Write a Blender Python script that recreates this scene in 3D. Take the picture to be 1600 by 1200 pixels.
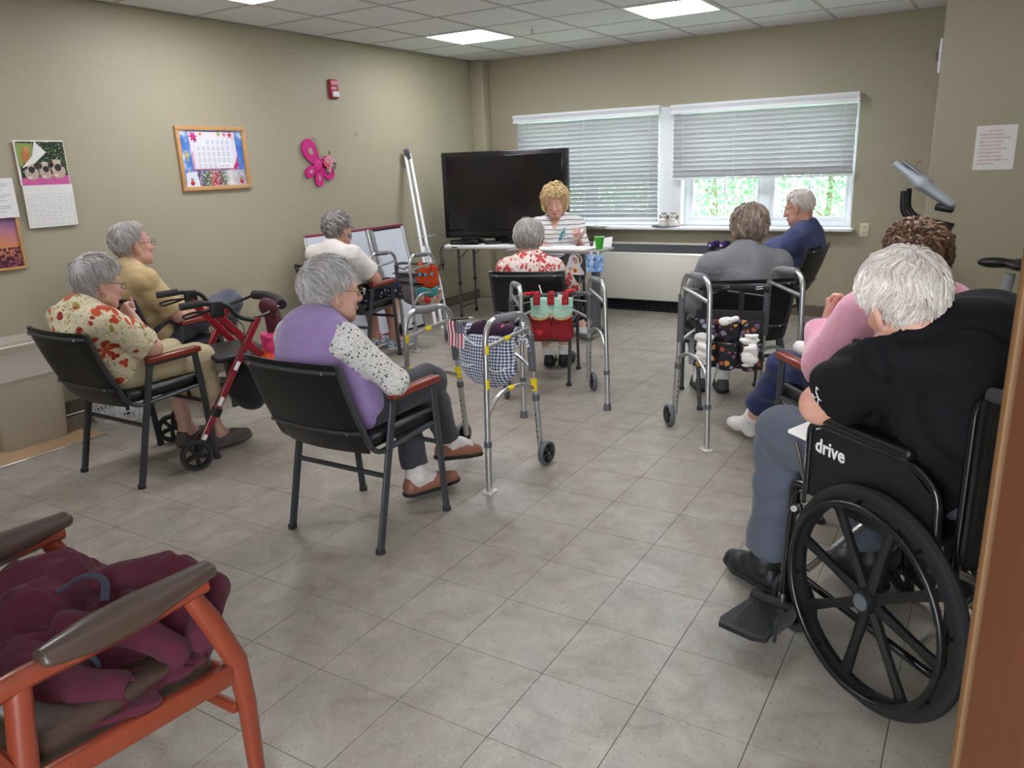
import bpy, bmesh, math, random
import numpy as np
from mathutils import Matrix, Vector, Euler
PI = math.pi
rnd = random.Random(7)
scn = bpy.context.scene
for o in list(bpy.data.objects):
    bpy.data.objects.remove(o)
C = scn.collection

# ------------------------------------------------------------------ camera, world, exposure
def cam_axes(yaw, pit, rol):
    cy, sy = math.cos(yaw), math.sin(yaw)
    F = Vector((-sy*math.cos(pit), cy*math.cos(pit), -math.sin(pit)))
    R = Vector((cy, sy, 0)); U = R.cross(F)
    r = R*math.cos(rol) + U*math.sin(rol); u = -R*math.sin(rol) + U*math.cos(rol)
    return r, u, F
cam_d = bpy.data.cameras.new('camera'); cam = bpy.data.objects.new('camera', cam_d); C.objects.link(cam)
_r, _u, _F = cam_axes(.5533, .2761, -.0375)
mw = Matrix.Identity(4)
for i in range(3):
    mw[i][0] = _r[i]; mw[i][1] = _u[i]; mw[i][2] = -_F[i]; mw[i][3] = (1.9109, -2.0278, 1.4660)[i]
cam.matrix_world = mw
cam_d.sensor_fit = 'HORIZONTAL'; cam_d.sensor_width = 36; cam_d.lens = 36*1208.634/1600
cam_d.clip_start = .02; cam_d.clip_end = 200
scn.camera = cam
scn.view_settings.view_transform = 'Standard'; scn.view_settings.look = 'None'
scn.view_settings.exposure = 0.71; scn.view_settings.gamma = 1.0
scn.view_settings.use_curve_mapping = False
LAMP = 16.5         # ceiling panels
SKY = 8.0
w = bpy.data.worlds.new('World'); scn.world = w; w.use_nodes = True
nt = w.node_tree; bg = nt.nodes['Background']; bg.inputs[1].default_value = SKY
tc = nt.nodes.new('ShaderNodeTexCoord'); sp = nt.nodes.new('ShaderNodeSeparateXYZ'); rp = nt.nodes.new('ShaderNodeValToRGB')
nt.links.new(tc.outputs['Generated'], sp.inputs[0]); nt.links.new(sp.outputs[2], rp.inputs[0]); nt.links.new(rp.outputs[0], bg.inputs[0])
rp.color_ramp.elements[0].position = 0; rp.color_ramp.elements[0].color = (.88, .94, 1, 1)
rp.color_ramp.elements[1].position = 1; rp.color_ramp.elements[1].color = (.78, .87, 1, 1)

# ------------------------------------------------------------------ node helpers, materials
def lin(c):
    if isinstance(c, str):
        c = [int(c[i:i+2], 16)/255 for i in (1, 3, 5)]
    return tuple(((v/12.92) if v <= .04045 else ((v+.055)/1.055)**2.4) for v in c[:3]) + (1,)
class NT:
    def __init__(s, m): s.t = m.node_tree; s.b = s.t.nodes['Principled BSDF']
    def n(s, typ, **k):
        x = s.t.nodes.new('ShaderNode'+typ)
        for a, v in k.items(): setattr(x, a, v)
        return x
    def put(s, sock, v):
        if isinstance(v, bpy.types.NodeSocket): s.t.links.new(v, sock)
        else: sock.default_value = v
    def math(s, op, a, b=0., c=0., clamp=False):
        x = s.n('Math', operation=op, use_clamp=clamp); s.put(x.inputs[0], a); s.put(x.inputs[1], b)
        if op in ('MULTIPLY_ADD', 'SMOOTH_MIN', 'COMPARE', 'WRAP'): s.put(x.inputs[2], c)
        return x.outputs[0]
    def mix(s, f, a, b, typ='MIX'):
        x = s.n('Mix', data_type='RGBA', blend_type=typ); s.put(x.inputs[0], f); s.put(x.inputs[6], a); s.put(x.inputs[7], b); return x.outputs[2]
    def co(s, scale=(1, 1, 1), rot=(0, 0, 0), loc=(0, 0, 0), kind='Object'):
        t = s.n('TexCoord'); m = s.n('Mapping'); s.put(m.inputs[0], t.outputs[kind]); m.inputs[1].default_value = loc; m.inputs[2].default_value = rot; m.inputs[3].default_value = scale
        return m.outputs[0]
    def noise(s, v, scale, detail=3, rough=.5, dist=0):
        x = s.n('TexNoise'); s.put(x.inputs['Vector'], v); x.inputs['Scale'].default_value = scale; x.inputs['Detail'].default_value = detail
        x.inputs['Roughness'].default_value = rough; x.inputs['Distortion'].default_value = dist; return x.outputs['Fac']
    def noisec(s, v, scale, detail=2):
        x = s.n('TexNoise'); s.put(x.inputs['Vector'], v); x.inputs['Scale'].default_value = scale; x.inputs['Detail'].default_value = detail; return x.outputs['Color']
    def vor(s, v, scale, feature='F1', rand=1, dims='3D'):
        x = s.n('TexVoronoi', feature=feature, voronoi_dimensions=dims); s.put(x.inputs['Vector'], v); x.inputs['Scale'].default_value = scale; x.inputs['Randomness'].default_value = rand; return x
    def lt(s, a, b): return s.math('LESS_THAN', a, b)
    def gt(s, a, b): return s.math('GREATER_THAN', a, b)
    def sep(s, v):
        x = s.n('SeparateXYZ'); s.put(x.inputs[0], v); return x.outputs
    def comb(s, a, b, c):
        x = s.n('CombineXYZ'); s.put(x.inputs[0], a); s.put(x.inputs[1], b); s.put(x.inputs[2], c); return x.outputs[0]
    def ramp(s, f, stops, interp='LINEAR'):
        x = s.n('ValToRGB'); x.color_ramp.interpolation = interp; s.put(x.inputs[0], f); e = x.color_ramp.elements
        while len(e) < len(stops): e.new(.5)
        for i, (p, c) in enumerate(stops): e[i].position = p; e[i].color = c if len(c) == 4 and not isinstance(c, str) else lin(c)
        return x.outputs[0]
    def bump(s, h, strength=.3, dist=.002):
        x = s.n('Bump'); x.inputs['Strength'].default_value = strength; x.inputs['Distance'].default_value = dist; s.put(x.inputs['Height'], h); s.put(s.b.inputs['Normal'], x.outputs[0])
    def col(s, v): s.put(s.b.inputs['Base Color'], v)
MATS = {}
def mat(key, col='#888888', rough=.6, metal=0, bump=None, var=0, fn=None, spec=.5, coat=0, attr=None, sheen=0, trans=0, emit=None):
    if key in MATS: return MATS[key]
    m = bpy.data.materials.new(key); m.use_nodes = True; N = NT(m); b = N.b
    base = lin(col); b.inputs['Base Color'].default_value = base
    b.inputs['Roughness'].default_value = rough; b.inputs['Metallic'].default_value = metal
    b.inputs['Specular IOR Level'].default_value = spec; b.inputs['Coat Weight'].default_value = coat
    b.inputs['Sheen Weight'].default_value = sheen; b.inputs['Transmission Weight'].default_value = trans
    if emit: b.inputs['Emission Color'].default_value = lin(emit[0]); b.inputs['Emission Strength'].default_value = emit[1]
    c = base
    v = N.co()
    if var:
        n = N.noise(v, 9, 4); c = N.mix(n, tuple(x*(1-var) for x in base[:3])+(1,), tuple(min(1, x*(1+var)) for x in base[:3])+(1,)); N.col(c)
    if attr:
        a = N.n('Attribute', attribute_name=attr); N.col(N.mix(1., c, a.outputs['Color'], 'MULTIPLY'))
    if fn: fn(N, v)
    if bump: N.bump(N.noise(v, bump[0], 4), bump[1], bump[2] if len(bump) > 2 else .002)
    MATS[key] = m
    return m

# ------------------------------------------------------------------ mesh helpers
class M:
    def __init__(s): s.v = []; s.f = []; s.c = []
    def add(s, vs, fs, T=None, col=None):
        o = len(s.v)
        for p in vs: s.v.append(tuple(T @ Vector(p)) if T is not None else tuple(p))
        s.f += [tuple(i+o for i in f) for f in fs]
        s.c += [col or (1, 1, 1, 1)]*len(vs)
        return s
def box(m, c, s, rot=None, T=None):
    hx, hy, hz = s[0]/2, s[1]/2, s[2]/2
    vs = [Vector((x, y, z)) for x in (-hx, hx) for y in (-hy, hy) for z in (-hz, hz)]
    if rot is not None:
        R = Euler(rot).to_matrix() if not isinstance(rot, Matrix) else rot
        vs = [R @ v for v in vs]
    vs = [v + Vector(c) for v in vs]
    return m.add(vs, [(0, 1, 3, 2), (4, 6, 7, 5), (0, 4, 5, 1), (2, 3, 7, 6), (0, 2, 6, 4), (1, 5, 7, 3)], T)
def rbox(m, c, s, bev=.01, seg=2, rot=None, T=None):
    b = bmesh.new(); bmesh.ops.create_cube(b, size=1)
    for v in b.verts: v.co = Vector((v.co.x*s[0], v.co.y*s[1], v.co.z*s[2]))
    bmesh.ops.bevel(b, geom=list(b.edges), offset=min(bev, min(s)*.49), segments=seg, profile=.5, affect='EDGES')
    R = Euler(rot).to_matrix() if (rot is not None and not isinstance(rot, Matrix)) else rot
    b.verts.index_update()
    vs = [((R @ v.co) if R is not None else v.co.copy()) + Vector(c) for v in b.verts]
    fs = [tuple(v.index for v in f.verts) for f in b.faces]; b.free()
    return m.add(vs, fs, T)
def fillet(pts, r, n=5):
    pts = [Vector(p) for p in pts]
    if r <= 0 or len(pts) < 3: return pts
    out = [pts[0]]
    for i in range(1, len(pts)-1):
        a, b, c = pts[i-1], pts[i], pts[i+1]
        u = (a-b); w_ = (c-b); lu, lw = u.length, w_.length
        if lu < 1e-6 or lw < 1e-6: continue
        d = min(r, lu*.48, lw*.48); u = u/lu*d; w_ = w_/lw*d
        for k in range(n+1):
            t = k/n; out.append((b+u)*(1-t)**2 + b*2*t*(1-t) + (b+w_)*t*t)
    out.append(pts[-1]); return out
def tube(m, pts, r, n=10, fl=0, rads=None, flat=1., up=None, closed=False, col=None, T=None):
    P = fillet(pts, fl) if fl else [Vector(p) for p in pts]
    k = len(P); vs = []; fs = []
    rr = rads if rads else [r]*k
    if rads and len(rads) != k: rr = [rads[0]+(rads[-1]-rads[0])*i/(k-1) for i in range(k)]
    tprev = None; nx = None
    for i in range(k):
        if closed: t = P[(i+1) % k]-P[i-1]
        else: t = (P[min(i+1, k-1)]-P[max(i-1, 0)])
        if t.length < 1e-9: t = tprev or Vector((0, 0, 1))
        t.normalize()
        if nx is None:
            a = Vector(up) if up else (Vector((0, 0, 1)) if abs(t.z) < .9 else Vector((1, 0, 0)))
            nx = (a - t*a.dot(t)).normalized()
        else: nx = (nx - t*nx.dot(t)).normalized()
        ny = t.cross(nx); tprev = t
        for j in range(n):
            a = 2*PI*j/n
            vs.append(P[i] + nx*math.cos(a)*rr[i] + ny*math.sin(a)*rr[i]*flat)
    for i in range(k if closed else k-1):
        i2 = (i+1) % k
        for j in range(n):
            fs.append((i*n+j, i*n+(j+1) % n, i2*n+(j+1) % n, i2*n+j))
    if not closed:
        fs.append(tuple(range(n-1, -1, -1))); fs.append(tuple((k-1)*n+j for j in range(n)))
    return m.add(vs, fs, T, col)
def lathe(m, prof, n=20, T=None, cap=True):
    vs = []; fs = []; k = len(prof)
    for (r, z) in prof:
        for j in range(n):
            a = 2*PI*j/n; vs.append((r*math.cos(a), r*math.sin(a), z))
    for i in range(k-1):
        for j in range(n): fs.append((i*n+j, i*n+(j+1) % n, (i+1)*n+(j+1) % n, (i+1)*n+j))
    if cap: fs.append(tuple(range(n-1, -1, -1))); fs.append(tuple((k-1)*n+j for j in range(n)))
    return m.add(vs, fs, T)
def prism(m, poly, t0, t1, T=None):
    n = len(poly); vs = [(x, y, t0) for x, y in poly] + [(x, y, t1) for x, y in poly]
    fs = [tuple(range(n-1, -1, -1)), tuple(range(n, 2*n))] + [(i, (i+1) % n, n+(i+1) % n, n+i) for i in range(n)]
    return m.add(vs, fs, T)
def sphere(m, c, r, n=12, T=None, col=None):
    rx, ry, rz = (r, r, r) if not hasattr(r, '__len__') else r
    vs = [(c[0], c[1], c[2]-rz)]; k = n//2
    for i in range(1, k):
        a = -PI/2+PI*i/k
        for j in range(n): vs.append((c[0]+rx*math.cos(a)*math.cos(2*PI*j/n), c[1]+ry*math.cos(a)*math.sin(2*PI*j/n), c[2]+rz*math.sin(a)))
    vs.append((c[0], c[1], c[2]+rz)); L = len(vs)-1
    fs = [(0, 1+(j+1) % n, 1+j) for j in range(n)]
    for i in range(k-2):
        for j in range(n): fs.append((1+i*n+j, 1+i*n+(j+1) % n, 1+(i+1)*n+(j+1) % n, 1+(i+1)*n+j))
    fs += [(L, 1+(k-2)*n+j, 1+(k-2)*n+(j+1) % n) for j in range(n)]
    return m.add(vs, fs, T, col)
def mesh_of(name, m, mt, smooth=True, attr=None):
    me = bpy.data.meshes.new(name); me.from_pydata([tuple(v) for v in m.v], [], m.f)
    b = bmesh.new(); b.from_mesh(me); bmesh.ops.recalc_face_normals(b, faces=b.faces); b.to_mesh(me); b.free()
    if attr:
        a = me.color_attributes.new(attr, 'FLOAT_COLOR', 'POINT'); a.data.foreach_set('color', np.array(m.c, dtype=np.float32).ravel())
    if mt is not None: me.materials.append(mt)
    if smooth:
        me.polygons.foreach_set('use_smooth', [True]*len(me.polygons))
        try: me.set_sharp_from_angle(angle=math.radians(38))
        except Exception: pass
    return me
def obj(name, m, mt, parent=None, smooth=True, attr=None, label=None, kind=None):
    me = m if isinstance(m, bpy.types.Mesh) else mesh_of(name, m, mt, smooth, attr)
    o = bpy.data.objects.new(name, me); C.objects.link(o)
    if parent is not None: o.parent = parent
    if label: o['label'] = label
    if kind: o['kind'] = kind
    return o
def thing(name, label, cat, loc=(0, 0, 0), yaw=0, group=None):
    o = bpy.data.objects.new(name, None); C.objects.link(o); o.empty_display_size = .1
    o.location = loc; o.rotation_euler = (0, 0, math.radians(yaw)); o['label'] = label; o['category'] = cat
    if group: o['group'] = group
    return o
def tag(o, label, cat, group=None):
    o['label'] = label; o['category'] = cat
    if group: o['group'] = group
    return o
def struct(name, m, mt, smooth=False, parent=None):
    o = obj(name, m, mt, parent, smooth)
    if parent is None: o['kind'] = 'structure'
    return o
def TT(loc=(0, 0, 0), rot=(0, 0, 0), s=1): return Matrix.Translation(loc) @ Euler(rot).to_matrix().to_4x4() @ (Matrix.Scale(s, 4) if not hasattr(s, '__len__') else Matrix.Diagonal((*s, 1)))
def text(name, body, size, mt, parent, T, align='LEFT', ext=.0006, shear=0, bold=0, space=1):
    cu = bpy.data.curves.new(name, 'FONT'); cu.body = body; cu.size = size; cu.extrude = ext; cu.align_x = align; cu.shear = shear; cu.offset = bold; cu.space_character = space; cu.resolution_u = 2
    t = bpy.data.objects.new(name+'_tmp', cu); C.objects.link(t)
    me = bpy.data.meshes.new_from_object(t); C.objects.unlink(t); bpy.data.objects.remove(t); bpy.data.curves.remove(cu)
    me.name = name; me.transform(T); me.materials.clear(); me.materials.append(mt)
    o = bpy.data.objects.new(name, me); C.objects.link(o)
    if parent is not None: o.parent = parent
    return o

# ------------------------------------------------------------------ implicit surface engine (bodies, clothes, bags)
def V(*a): return np.array(a, dtype=float)
class Vol:
    def __init__(s, lo, hi, h, fine=()):
        s.ax = []
        for a in range(3):
            x = lo[a]; L = [x]
            while x < hi[a]:
                st = h
                for (c, r, hf) in fine:
                    if abs(x-c[a]) < r: st = min(st, hf)
                x += st; L.append(x)
            s.ax.append(np.array(L))
        s.D = np.full([len(a) for a in s.ax], 9., dtype=np.float32)
    def sl(s, lo, hi):
        r = []
        for a in range(3):
            i0 = max(0, np.searchsorted(s.ax[a], lo[a])-1); i1 = min(len(s.ax[a]), np.searchsorted(s.ax[a], hi[a])+1)
            r.append(slice(i0, max(i1, i0)))
        return tuple(r)
    def grid(s, q):
        return (s.ax[0][q[0]][:, None, None], s.ax[1][q[1]][None, :, None], s.ax[2][q[2]][None, None, :])
    def apply(s, fn, lo, hi, k, sub=False):
        mg = k+.03; q = s.sl([v-mg for v in lo], [v+mg for v in hi])
        if any(x.stop <= x.start for x in q): return
        X, Y, Z = s.grid(q); d = fn(X, Y, Z); a = s.D[q]
        if sub:
            d = -d; h = np.clip(.5-.5*(a-d)/k, 0, 1) if k > 0 else (d > a)*1.
            s.D[q] = a*(1-h)+d*h + k*h*(1-h)
        else:
            h = np.clip(.5+.5*(d-a)/k, 0, 1); s.D[q] = d*(1-h)+a*h - k*h*(1-h)
    def cone(s, a, b, ra, rb, k=.02, n=None, sc=1., cut=False, sub=False, cuta=False):
        a = V(*a); b = V(*b)
        if sc and n is not None:
            n = V(*n); n = n/np.linalg.norm(n)
        ba = b-a
        if n is not None: ba2 = ba - n*(ba@n)*(1-1/sc)
        else: ba2 = ba
        L = max(ba2@ba2, 1e-9)
        def fn(X, Y, Z):
            x = X-a[0]; y = Y-a[1]; z = Z-a[2]
            if n is not None:
                dn = (x*n[0]+y*n[1]+z*n[2])*(1-1/sc); x2 = x-n[0]*dn; y2 = y-n[1]*dn; z2 = z-n[2]*dn
            else: x2, y2, z2 = x, y, z
            t = np.clip((x2*ba2[0]+y2*ba2[1]+z2*ba2[2])/L, 0, 1)
            d = np.sqrt((x2-t*ba2[0])**2+(y2-t*ba2[1])**2+(z2-t*ba2[2])**2) - (ra+(rb-ra)*t)
            if cut:
                u = ba/np.linalg.norm(ba); d = np.maximum(d, (x-ba[0])*u[0]+(y-ba[1])*u[1]+(z-ba[2])*u[2])
            if cuta:
                u = ba/np.linalg.norm(ba); d = np.maximum(d, -(x*u[0]+y*u[1]+z*u[2]))
            return d
        R = max(ra, rb)*max(1, sc)
        s.apply(fn, np.minimum(a, b)-R, np.maximum(a, b)+R, k, sub)
    def ell(s, c, r, Rm=None, k=.02, sub=False, fnx=None):
        c = V(*c); r = V(*r); Rm = np.eye(3) if Rm is None else Rm  # rows of Rm = local axes
        def fn(X, Y, Z):
            x = X-c[0]; y = Y-c[1]; z = Z-c[2]
            l = [(Rm[i][0]*x+Rm[i][1]*y+Rm[i][2]*z) for i in range(3)]
            k0 = np.sqrt((l[0]/r[0])**2+(l[1]/r[1])**2+(l[2]/r[2])**2)+1e-9
            k1 = np.sqrt((l[0]/r[0]**2)**2+(l[1]/r[1]**2)**2+(l[2]/r[2]**2)**2)+1e-9
            d = k0*(k0-1)/k1
            if fnx: d = fnx(d, l)
            return d
        m = max(r); s.apply(fn, c-m, c+m, k, sub)
    def torso(s, a, b, wa, wb, xa, k=.03):
        """elliptical tapered segment: wa=(half width, half depth)"""
        a = V(*a); b = V(*b); ba = b-a; L = ba@ba; xa = V(*xa)
        def fn(X, Y, Z):
            x = X-a[0]; y = Y-a[1]; z = Z-a[2]
            t = np.clip((x*ba[0]+y*ba[1]+z*ba[2])/L, 0, 1)
            x = x-t*ba[0]; y = y-t*ba[1]; z = z-t*ba[2]
            dx = x*xa[0]+y*xa[1]+z*xa[2]
            w_ = wa[0]+(wb[0]-wa[0])*t; d_ = wa[1]+(wb[1]-wa[1])*t
            o = np.maximum(x*x+y*y+z*z-dx*dx, 0)
            k0 = np.sqrt((dx/w_)**2+o/d_**2)+1e-9; k1 = np.sqrt((dx/w_**2)**2+o/d_**4)+1e-9
            return k0*(k0-1)/k1
        R = max(wa[0], wb[0], wa[1], wb[1]); s.apply(fn, np.minimum(a, b)-R, np.maximum(a, b)+R, k)
    def plane(s, p, n):
        p = V(*p); n = V(*n); n = n/np.linalg.norm(n); X, Y, Z = s.grid((slice(None),)*3)
        s.D = np.maximum(s.D, ((X-p[0])*n[0]+(Y-p[1])*n[1]+(Z-p[2])*n[2]).astype(np.float32))
    def fold(s, amp, freq=38, seed=0, dirs=None):
        r = random.Random(seed); q = np.abs(s.D) < .05; I = np.nonzero(q)
        X, Y, Z = (s.ax[i][I[i]] for i in range(3)); f = 0
        for j in range(5):
            d = dirs[j % len(dirs)] if dirs else (r.uniform(-.6, .6), r.uniform(-.6, .6), r.uniform(.3, 1))
            fq = freq*r.uniform(.6, 1.6); ph = r.uniform(0, 6); wp = r.uniform(3, 9)
            f = f + np.sin(fq*(d[0]*X+d[1]*Y+d[2]*Z) + 1.6*np.sin(wp*1.7*X+ph)+1.6*np.sin(wp*Y+2*ph)+ph)
        f = f/5; f = np.clip(f*1.8, -1, 1); s.D[I] += (amp*(1.-2.*np.abs(f)**.6)*.9).astype(np.float32)
    def mesh(s, name, mt, smooth_it=1):
        D = s.D; ax = s.ax; S = D < 0
        nx, ny, nz = D.shape
        c = S[:-1, :-1, :-1].astype(np.int8); tot = np.zeros_like(c)
        for i in (0, 1):
            for j in (0, 1):
                for k in (0, 1): tot += S[i:nx-1+i, j:ny-1+j, k:nz-1+k]
        cells = np.argwhere((tot > 0) & (tot < 8))
        idx = np.full((nx-1, ny-1, nz-1), -1, dtype=np.int32); idx[tuple(cells.T)] = np.arange(len(cells))
        P = np.zeros((len(cells), 3)); W = np.zeros(len(cells)); cor = [(i, j, k) for i in (0, 1) for j in (0, 1) for k in (0, 1)]
        def val(o): return D[cells[:, 0]+o[0], cells[:, 1]+o[1], cells[:, 2]+o[2]]
        def pos(o): return np.stack([ax[a][cells[:, a]+o[a]] for a in range(3)], 1)
        for o in cor:
            for a in range(3):
                if o[a] == 0:
                    o2 = list(o); o2[a] = 1; v1 = val(o); v2 = val(o2); m = (v1 < 0) != (v2 < 0)
                    t = np.where(m, v1/np.where(m, v1-v2, 1), 0)[:, None]
                    P += np.where(m[:, None], pos(o)*(1-t)+pos(o2)*t, 0); W += m
        P /= W[:, None]
        Q = []
        for a in range(3):
            b, c2 = (a+1) % 3, (a+2) % 3
            s1 = [slice(None)]*3; s2 = [slice(None)]*3; s1[a] = slice(0, -1); s2[a] = slice(1, None)
            E1 = S[tuple(s1)]; E2 = S[tuple(s2)]
            for flip, mask in ((0, E1 & ~E2), (1, ~E1 & E2)):
                e = np.argwhere(mask)
                e = e[(e[:, b] > 0) & (e[:, c2] > 0) & (e[:, b] < D.shape[b]-1) & (e[:, c2] < D.shape[c2]-1)]
                def g(db, dc):
                    w_ = e.copy(); w_[:, b] += db; w_[:, c2] += dc; return idx[tuple(w_.T)]
                q = np.stack([g(-1, -1), g(0, -1), g(0, 0), g(-1, 0)], 1)
                Q.append(q[:, ::-1] if flip else q)
        Q = np.concatenate(Q); Q = Q[(Q >= 0).all(1)]
        for _ in range(smooth_it):
            A = np.zeros_like(P); n = np.zeros(len(P))
            for i in range(4):
                a, b = Q[:, i], Q[:, (i+1) % 4]
                for ch in range(3): A[:, ch] += np.bincount(a, P[b, ch], len(P)) + np.bincount(b, P[a, ch], len(P))
                n += np.bincount(a, minlength=len(P)) + np.bincount(b, minlength=len(P))
            ok = n > 0; P[ok] = P[ok]*.4 + .6*A[ok]/n[ok][:, None]
        me = bpy.data.meshes.new(name); me.vertices.add(len(P)); me.vertices.foreach_set('co', P.astype(np.float32).ravel())
        me.loops.add(len(Q)*4); me.loops.foreach_set('vertex_index', Q.astype(np.int32).ravel())
        me.polygons.add(len(Q)); me.polygons.foreach_set('loop_start', np.arange(0, len(Q)*4, 4, dtype=np.int32))
        try: me.polygons.foreach_set('loop_total', np.full(len(Q), 4, dtype=np.int32))
        except Exception: pass
        me.polygons.foreach_set('use_smooth', np.ones(len(Q), dtype=bool))
        me.update(calc_edges=True); me.validate(); me['np'] = 0; del me['np']
        if mt is not None: me.materials.append(mt)
        return me, P
# ------------------------------------------------------------------ materials of the room
XL, YB, H = -3.058, 5.527, 2.55
XR, YF = 2.62, -2.25
def wpos(N):
    g = N.n('NewGeometry'); return g.outputs['Position']
def f_wall(N, v):
    p = wpos(N); n = N.noise(p, 1.3, 3); n2 = N.noise(p, 260, 2)
    N.col(N.mix(n, lin('#a49c84'), lin('#aaa28b')))
    scuff = N.gt(N.noise(p, 16, 5, .7), .72)
    N.bump(n2, .12, .001)
M_wall = mat('wall_paint', rough=.55, fn=f_wall)
M_base = mat('baseboard_vinyl', '#6b6153', rough=.5)
def f_tile(N, v):
    p = wpos(N)
    # one slight tone per tile
    mp = N.n('Mapping'); mp.inputs[3].default_value = (1/.3048,)*3; N.put(mp.inputs[0], p)
    fl = N.n('VectorMath', operation='FLOOR'); N.put(fl.inputs[0], mp.outputs[0])
    wn = N.n('TexWhiteNoise'); N.put(wn.inputs[0], fl.outputs[0])
    big = N.noise(p, 7, 6, .65, .6)
    c = N.ramp(big, [(.28, '#83766a'), (.45, '#938a7e'), (.6, '#9f968a'), (.78, '#aaa195')])
    c = N.mix(N.math('MULTIPLY', wn.outputs[0], .22), c, lin('#8d8271'))
    st = N.noise(N.co((1, 1, 1), rot=(0, 0, .5)) if False else p, 30, 6, .75, 2.5)
    c = N.mix(N.math('MULTIPLY', N.gt(st, .62), .45), c, lin('#83735c'))
    c = N.mix(N.math('MULTIPLY', N.gt(N.noise(p, 9, 5, .7, 1.), .56), .35), c, lin('#8f9086')); c = N.mix(N.math('MULTIPLY', N.gt(N.noise(p, 110, 3, .7, 1.), .63), .45), c, lin('#c2bbae'))
    pw = N.n('VectorMath', operation='ADD'); N.put(pw.inputs[0], p); N.put(pw.inputs[1], N.noisec(p, 60)); vo = N.vor(pw.outputs[0], 70); fleck = N.lt(vo.outputs['Distance'], .17); sc = N.sep(vo.outputs['Color'])
    c = N.mix(N.math('MULTIPLY', N.math('MULTIPLY', fleck, N.gt(sc[0], .72)), .6), c, lin('#c6bfb2'))
    vo2 = N.vor(p, 60); f2 = N.lt(vo2.outputs['Distance'], .2); s2 = N.sep(vo2.outputs['Color'])
    c = N.mix(N.math('MULTIPLY', N.math('MULTIPLY', f2, N.gt(s2[1], .7)), .6), c, lin('#6f6355'))
    N.col(c); N.bump(N.noise(p, 60, 3), .08, .001)
    N.put(N.b.inputs['Roughness'], N.math('MULTIPLY_ADD', N.noise(p, 5, 3), .25, .26))
M_tile = mat('floor_tile', rough=.38, fn=f_tile, spec=.5)
M_grout = mat('tile_joint', '#3a332b', rough=.8)
def f_ceil(N, v):
    p = wpos(N); N.col(N.mix(N.noise(p, 30, 5, .7), lin('#e2e3e4'), lin('#ececee'))); N.bump(N.noise(p, 150, 4), .5, .002)
M_ceil = mat('ceiling_tile', rough=.9, fn=f_ceil)
M_rail = mat('ceiling_rail', '#bdbab5', rough=.5)
M_white = mat('white_paint', '#eceef0', rough=.4)
M_vinyl = mat('white_vinyl', '#e8ebee', rough=.35)

# ------------------------------------------------------------------ floor
fb = M(); box(fb, ((XL+XR)/2, (YB+YF)/2, -.06), (XR-XL+.6, YB-YF+.6, .116))
floor = struct('floor', fb, M_grout)
S = .3048
def tile_geo(m, x0, x1, y0, y1):
    g = .0009; c = .0003; x0 += g; x1 -= g; y0 += g; y1 -= g; z = -.0035
    vs = [(x0, y0, z), (x1, y0, z), (x1, y1, z), (x0, y1, z), (x0+c, y0+c, 0), (x1-c, y0+c, 0), (x1-c, y1-c, 0), (x0+c, y1-c, 0)]
    m.add(vs, [(0, 1, 5, 4), (1, 2, 6, 5), (2, 3, 7, 6), (3, 0, 4, 7), (4, 5, 6, 7)])
camp = Vector((1.9109, -2.0278, 1.466))
tl = []
for i in range(math.floor(XL/S), math.ceil(XR/S)):
    for j in range(math.floor(YF/S), math.ceil(YB/S)):
        c = Vector(((i+.5)*S, (j+.5)*S, 0)); d = c-camp; z = d.dot(_F)
        vis = z > .2 and abs(d.dot(_r)/z*1208.6) < 830 and abs(d.dot(_u)/z*1208.6) < 640
        tl.append((0 if vis else 1, d.length, i, j))
tl.sort(); m0 = M(); tile_geo(m0, -S/2, S/2, -S/2, S/2); me0 = mesh_of('tile', m0, M_tile, False); rest = M()
for k, (a, d, i, j) in enumerate(tl):
    x0, x1, y0, y1 = max(i*S, XL), min((i+1)*S, XR), max(j*S, YF), min((j+1)*S, YB)
    full = (x1-x0 > S-1e-4) and (y1-y0 > S-1e-4)
    if k < 300:
        if full:
            o = bpy.data.objects.new('tile', me0); o.location = ((i+.5)*S, (j+.5)*S, 0); C.objects.link(o); o.parent = floor
        else:
            m1 = M(); tile_geo(m1, x0, x1, y0, y1); obj('tile', m1, M_tile, floor, False)
    elif x1-x0 > .01 and y1-y0 > .01: tile_geo(rest, x0, x1, y0, y1)
obj('tile_field', rest, M_tile, floor, False, kind='stuff')

# ------------------------------------------------------------------ ceiling
cb = M(); box(cb, ((XL+XR)/2, (YB+YF)/2, H+.11), (XR-XL+.4, YB-YF+.4, .1))
ceiling = struct('ceiling', cb, M_ceil)
G = .6096; OY = .15*G
xs = sorted({XL, XR} | {k*G for k in range(-5, 5) if XL < k*G < XR}); ys = sorted({YF, YB} | {k*G+OY for k in range(-4, 10) if YF < k*G+OY < YB})
lights = [(-4, 6), (-1, 6), (-4, 2), (-1, 2), (2, 2), (-4, -2)]
lc = {(k, l) for k, l in lights}
pm = {}
for a in range(len(xs)-1):
    for b in range(len(ys)-1):
        x0, x1, y0, y1 = xs[a], xs[a+1], ys[b], ys[b+1]
        if (round(x0/G), round((y0-OY)/G)) in lc and x1-x0 > .6: continue
        key = (round(x1-x0, 3), round(y1-y0, 3))
        if key not in pm:
            m1 = M(); rbox(m1, (0, 0, 0), (x1-x0-.018, y1-y0-.018, .016), .003, 1); pm[key] = mesh_of('ceiling_panel', m1, M_ceil, False)
        o = bpy.data.objects.new('ceiling_panel', pm[key]); o.location = ((x0+x1)/2, (y0+y1)/2, H+.012); C.objects.link(o); o.parent = ceiling
for x in xs:
    m1 = M(); box(m1, (x, (YB+YF)/2, H+.002), (.024, YB-YF, .004)); obj('ceiling_rail', m1, M_rail, ceiling, False)
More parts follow.
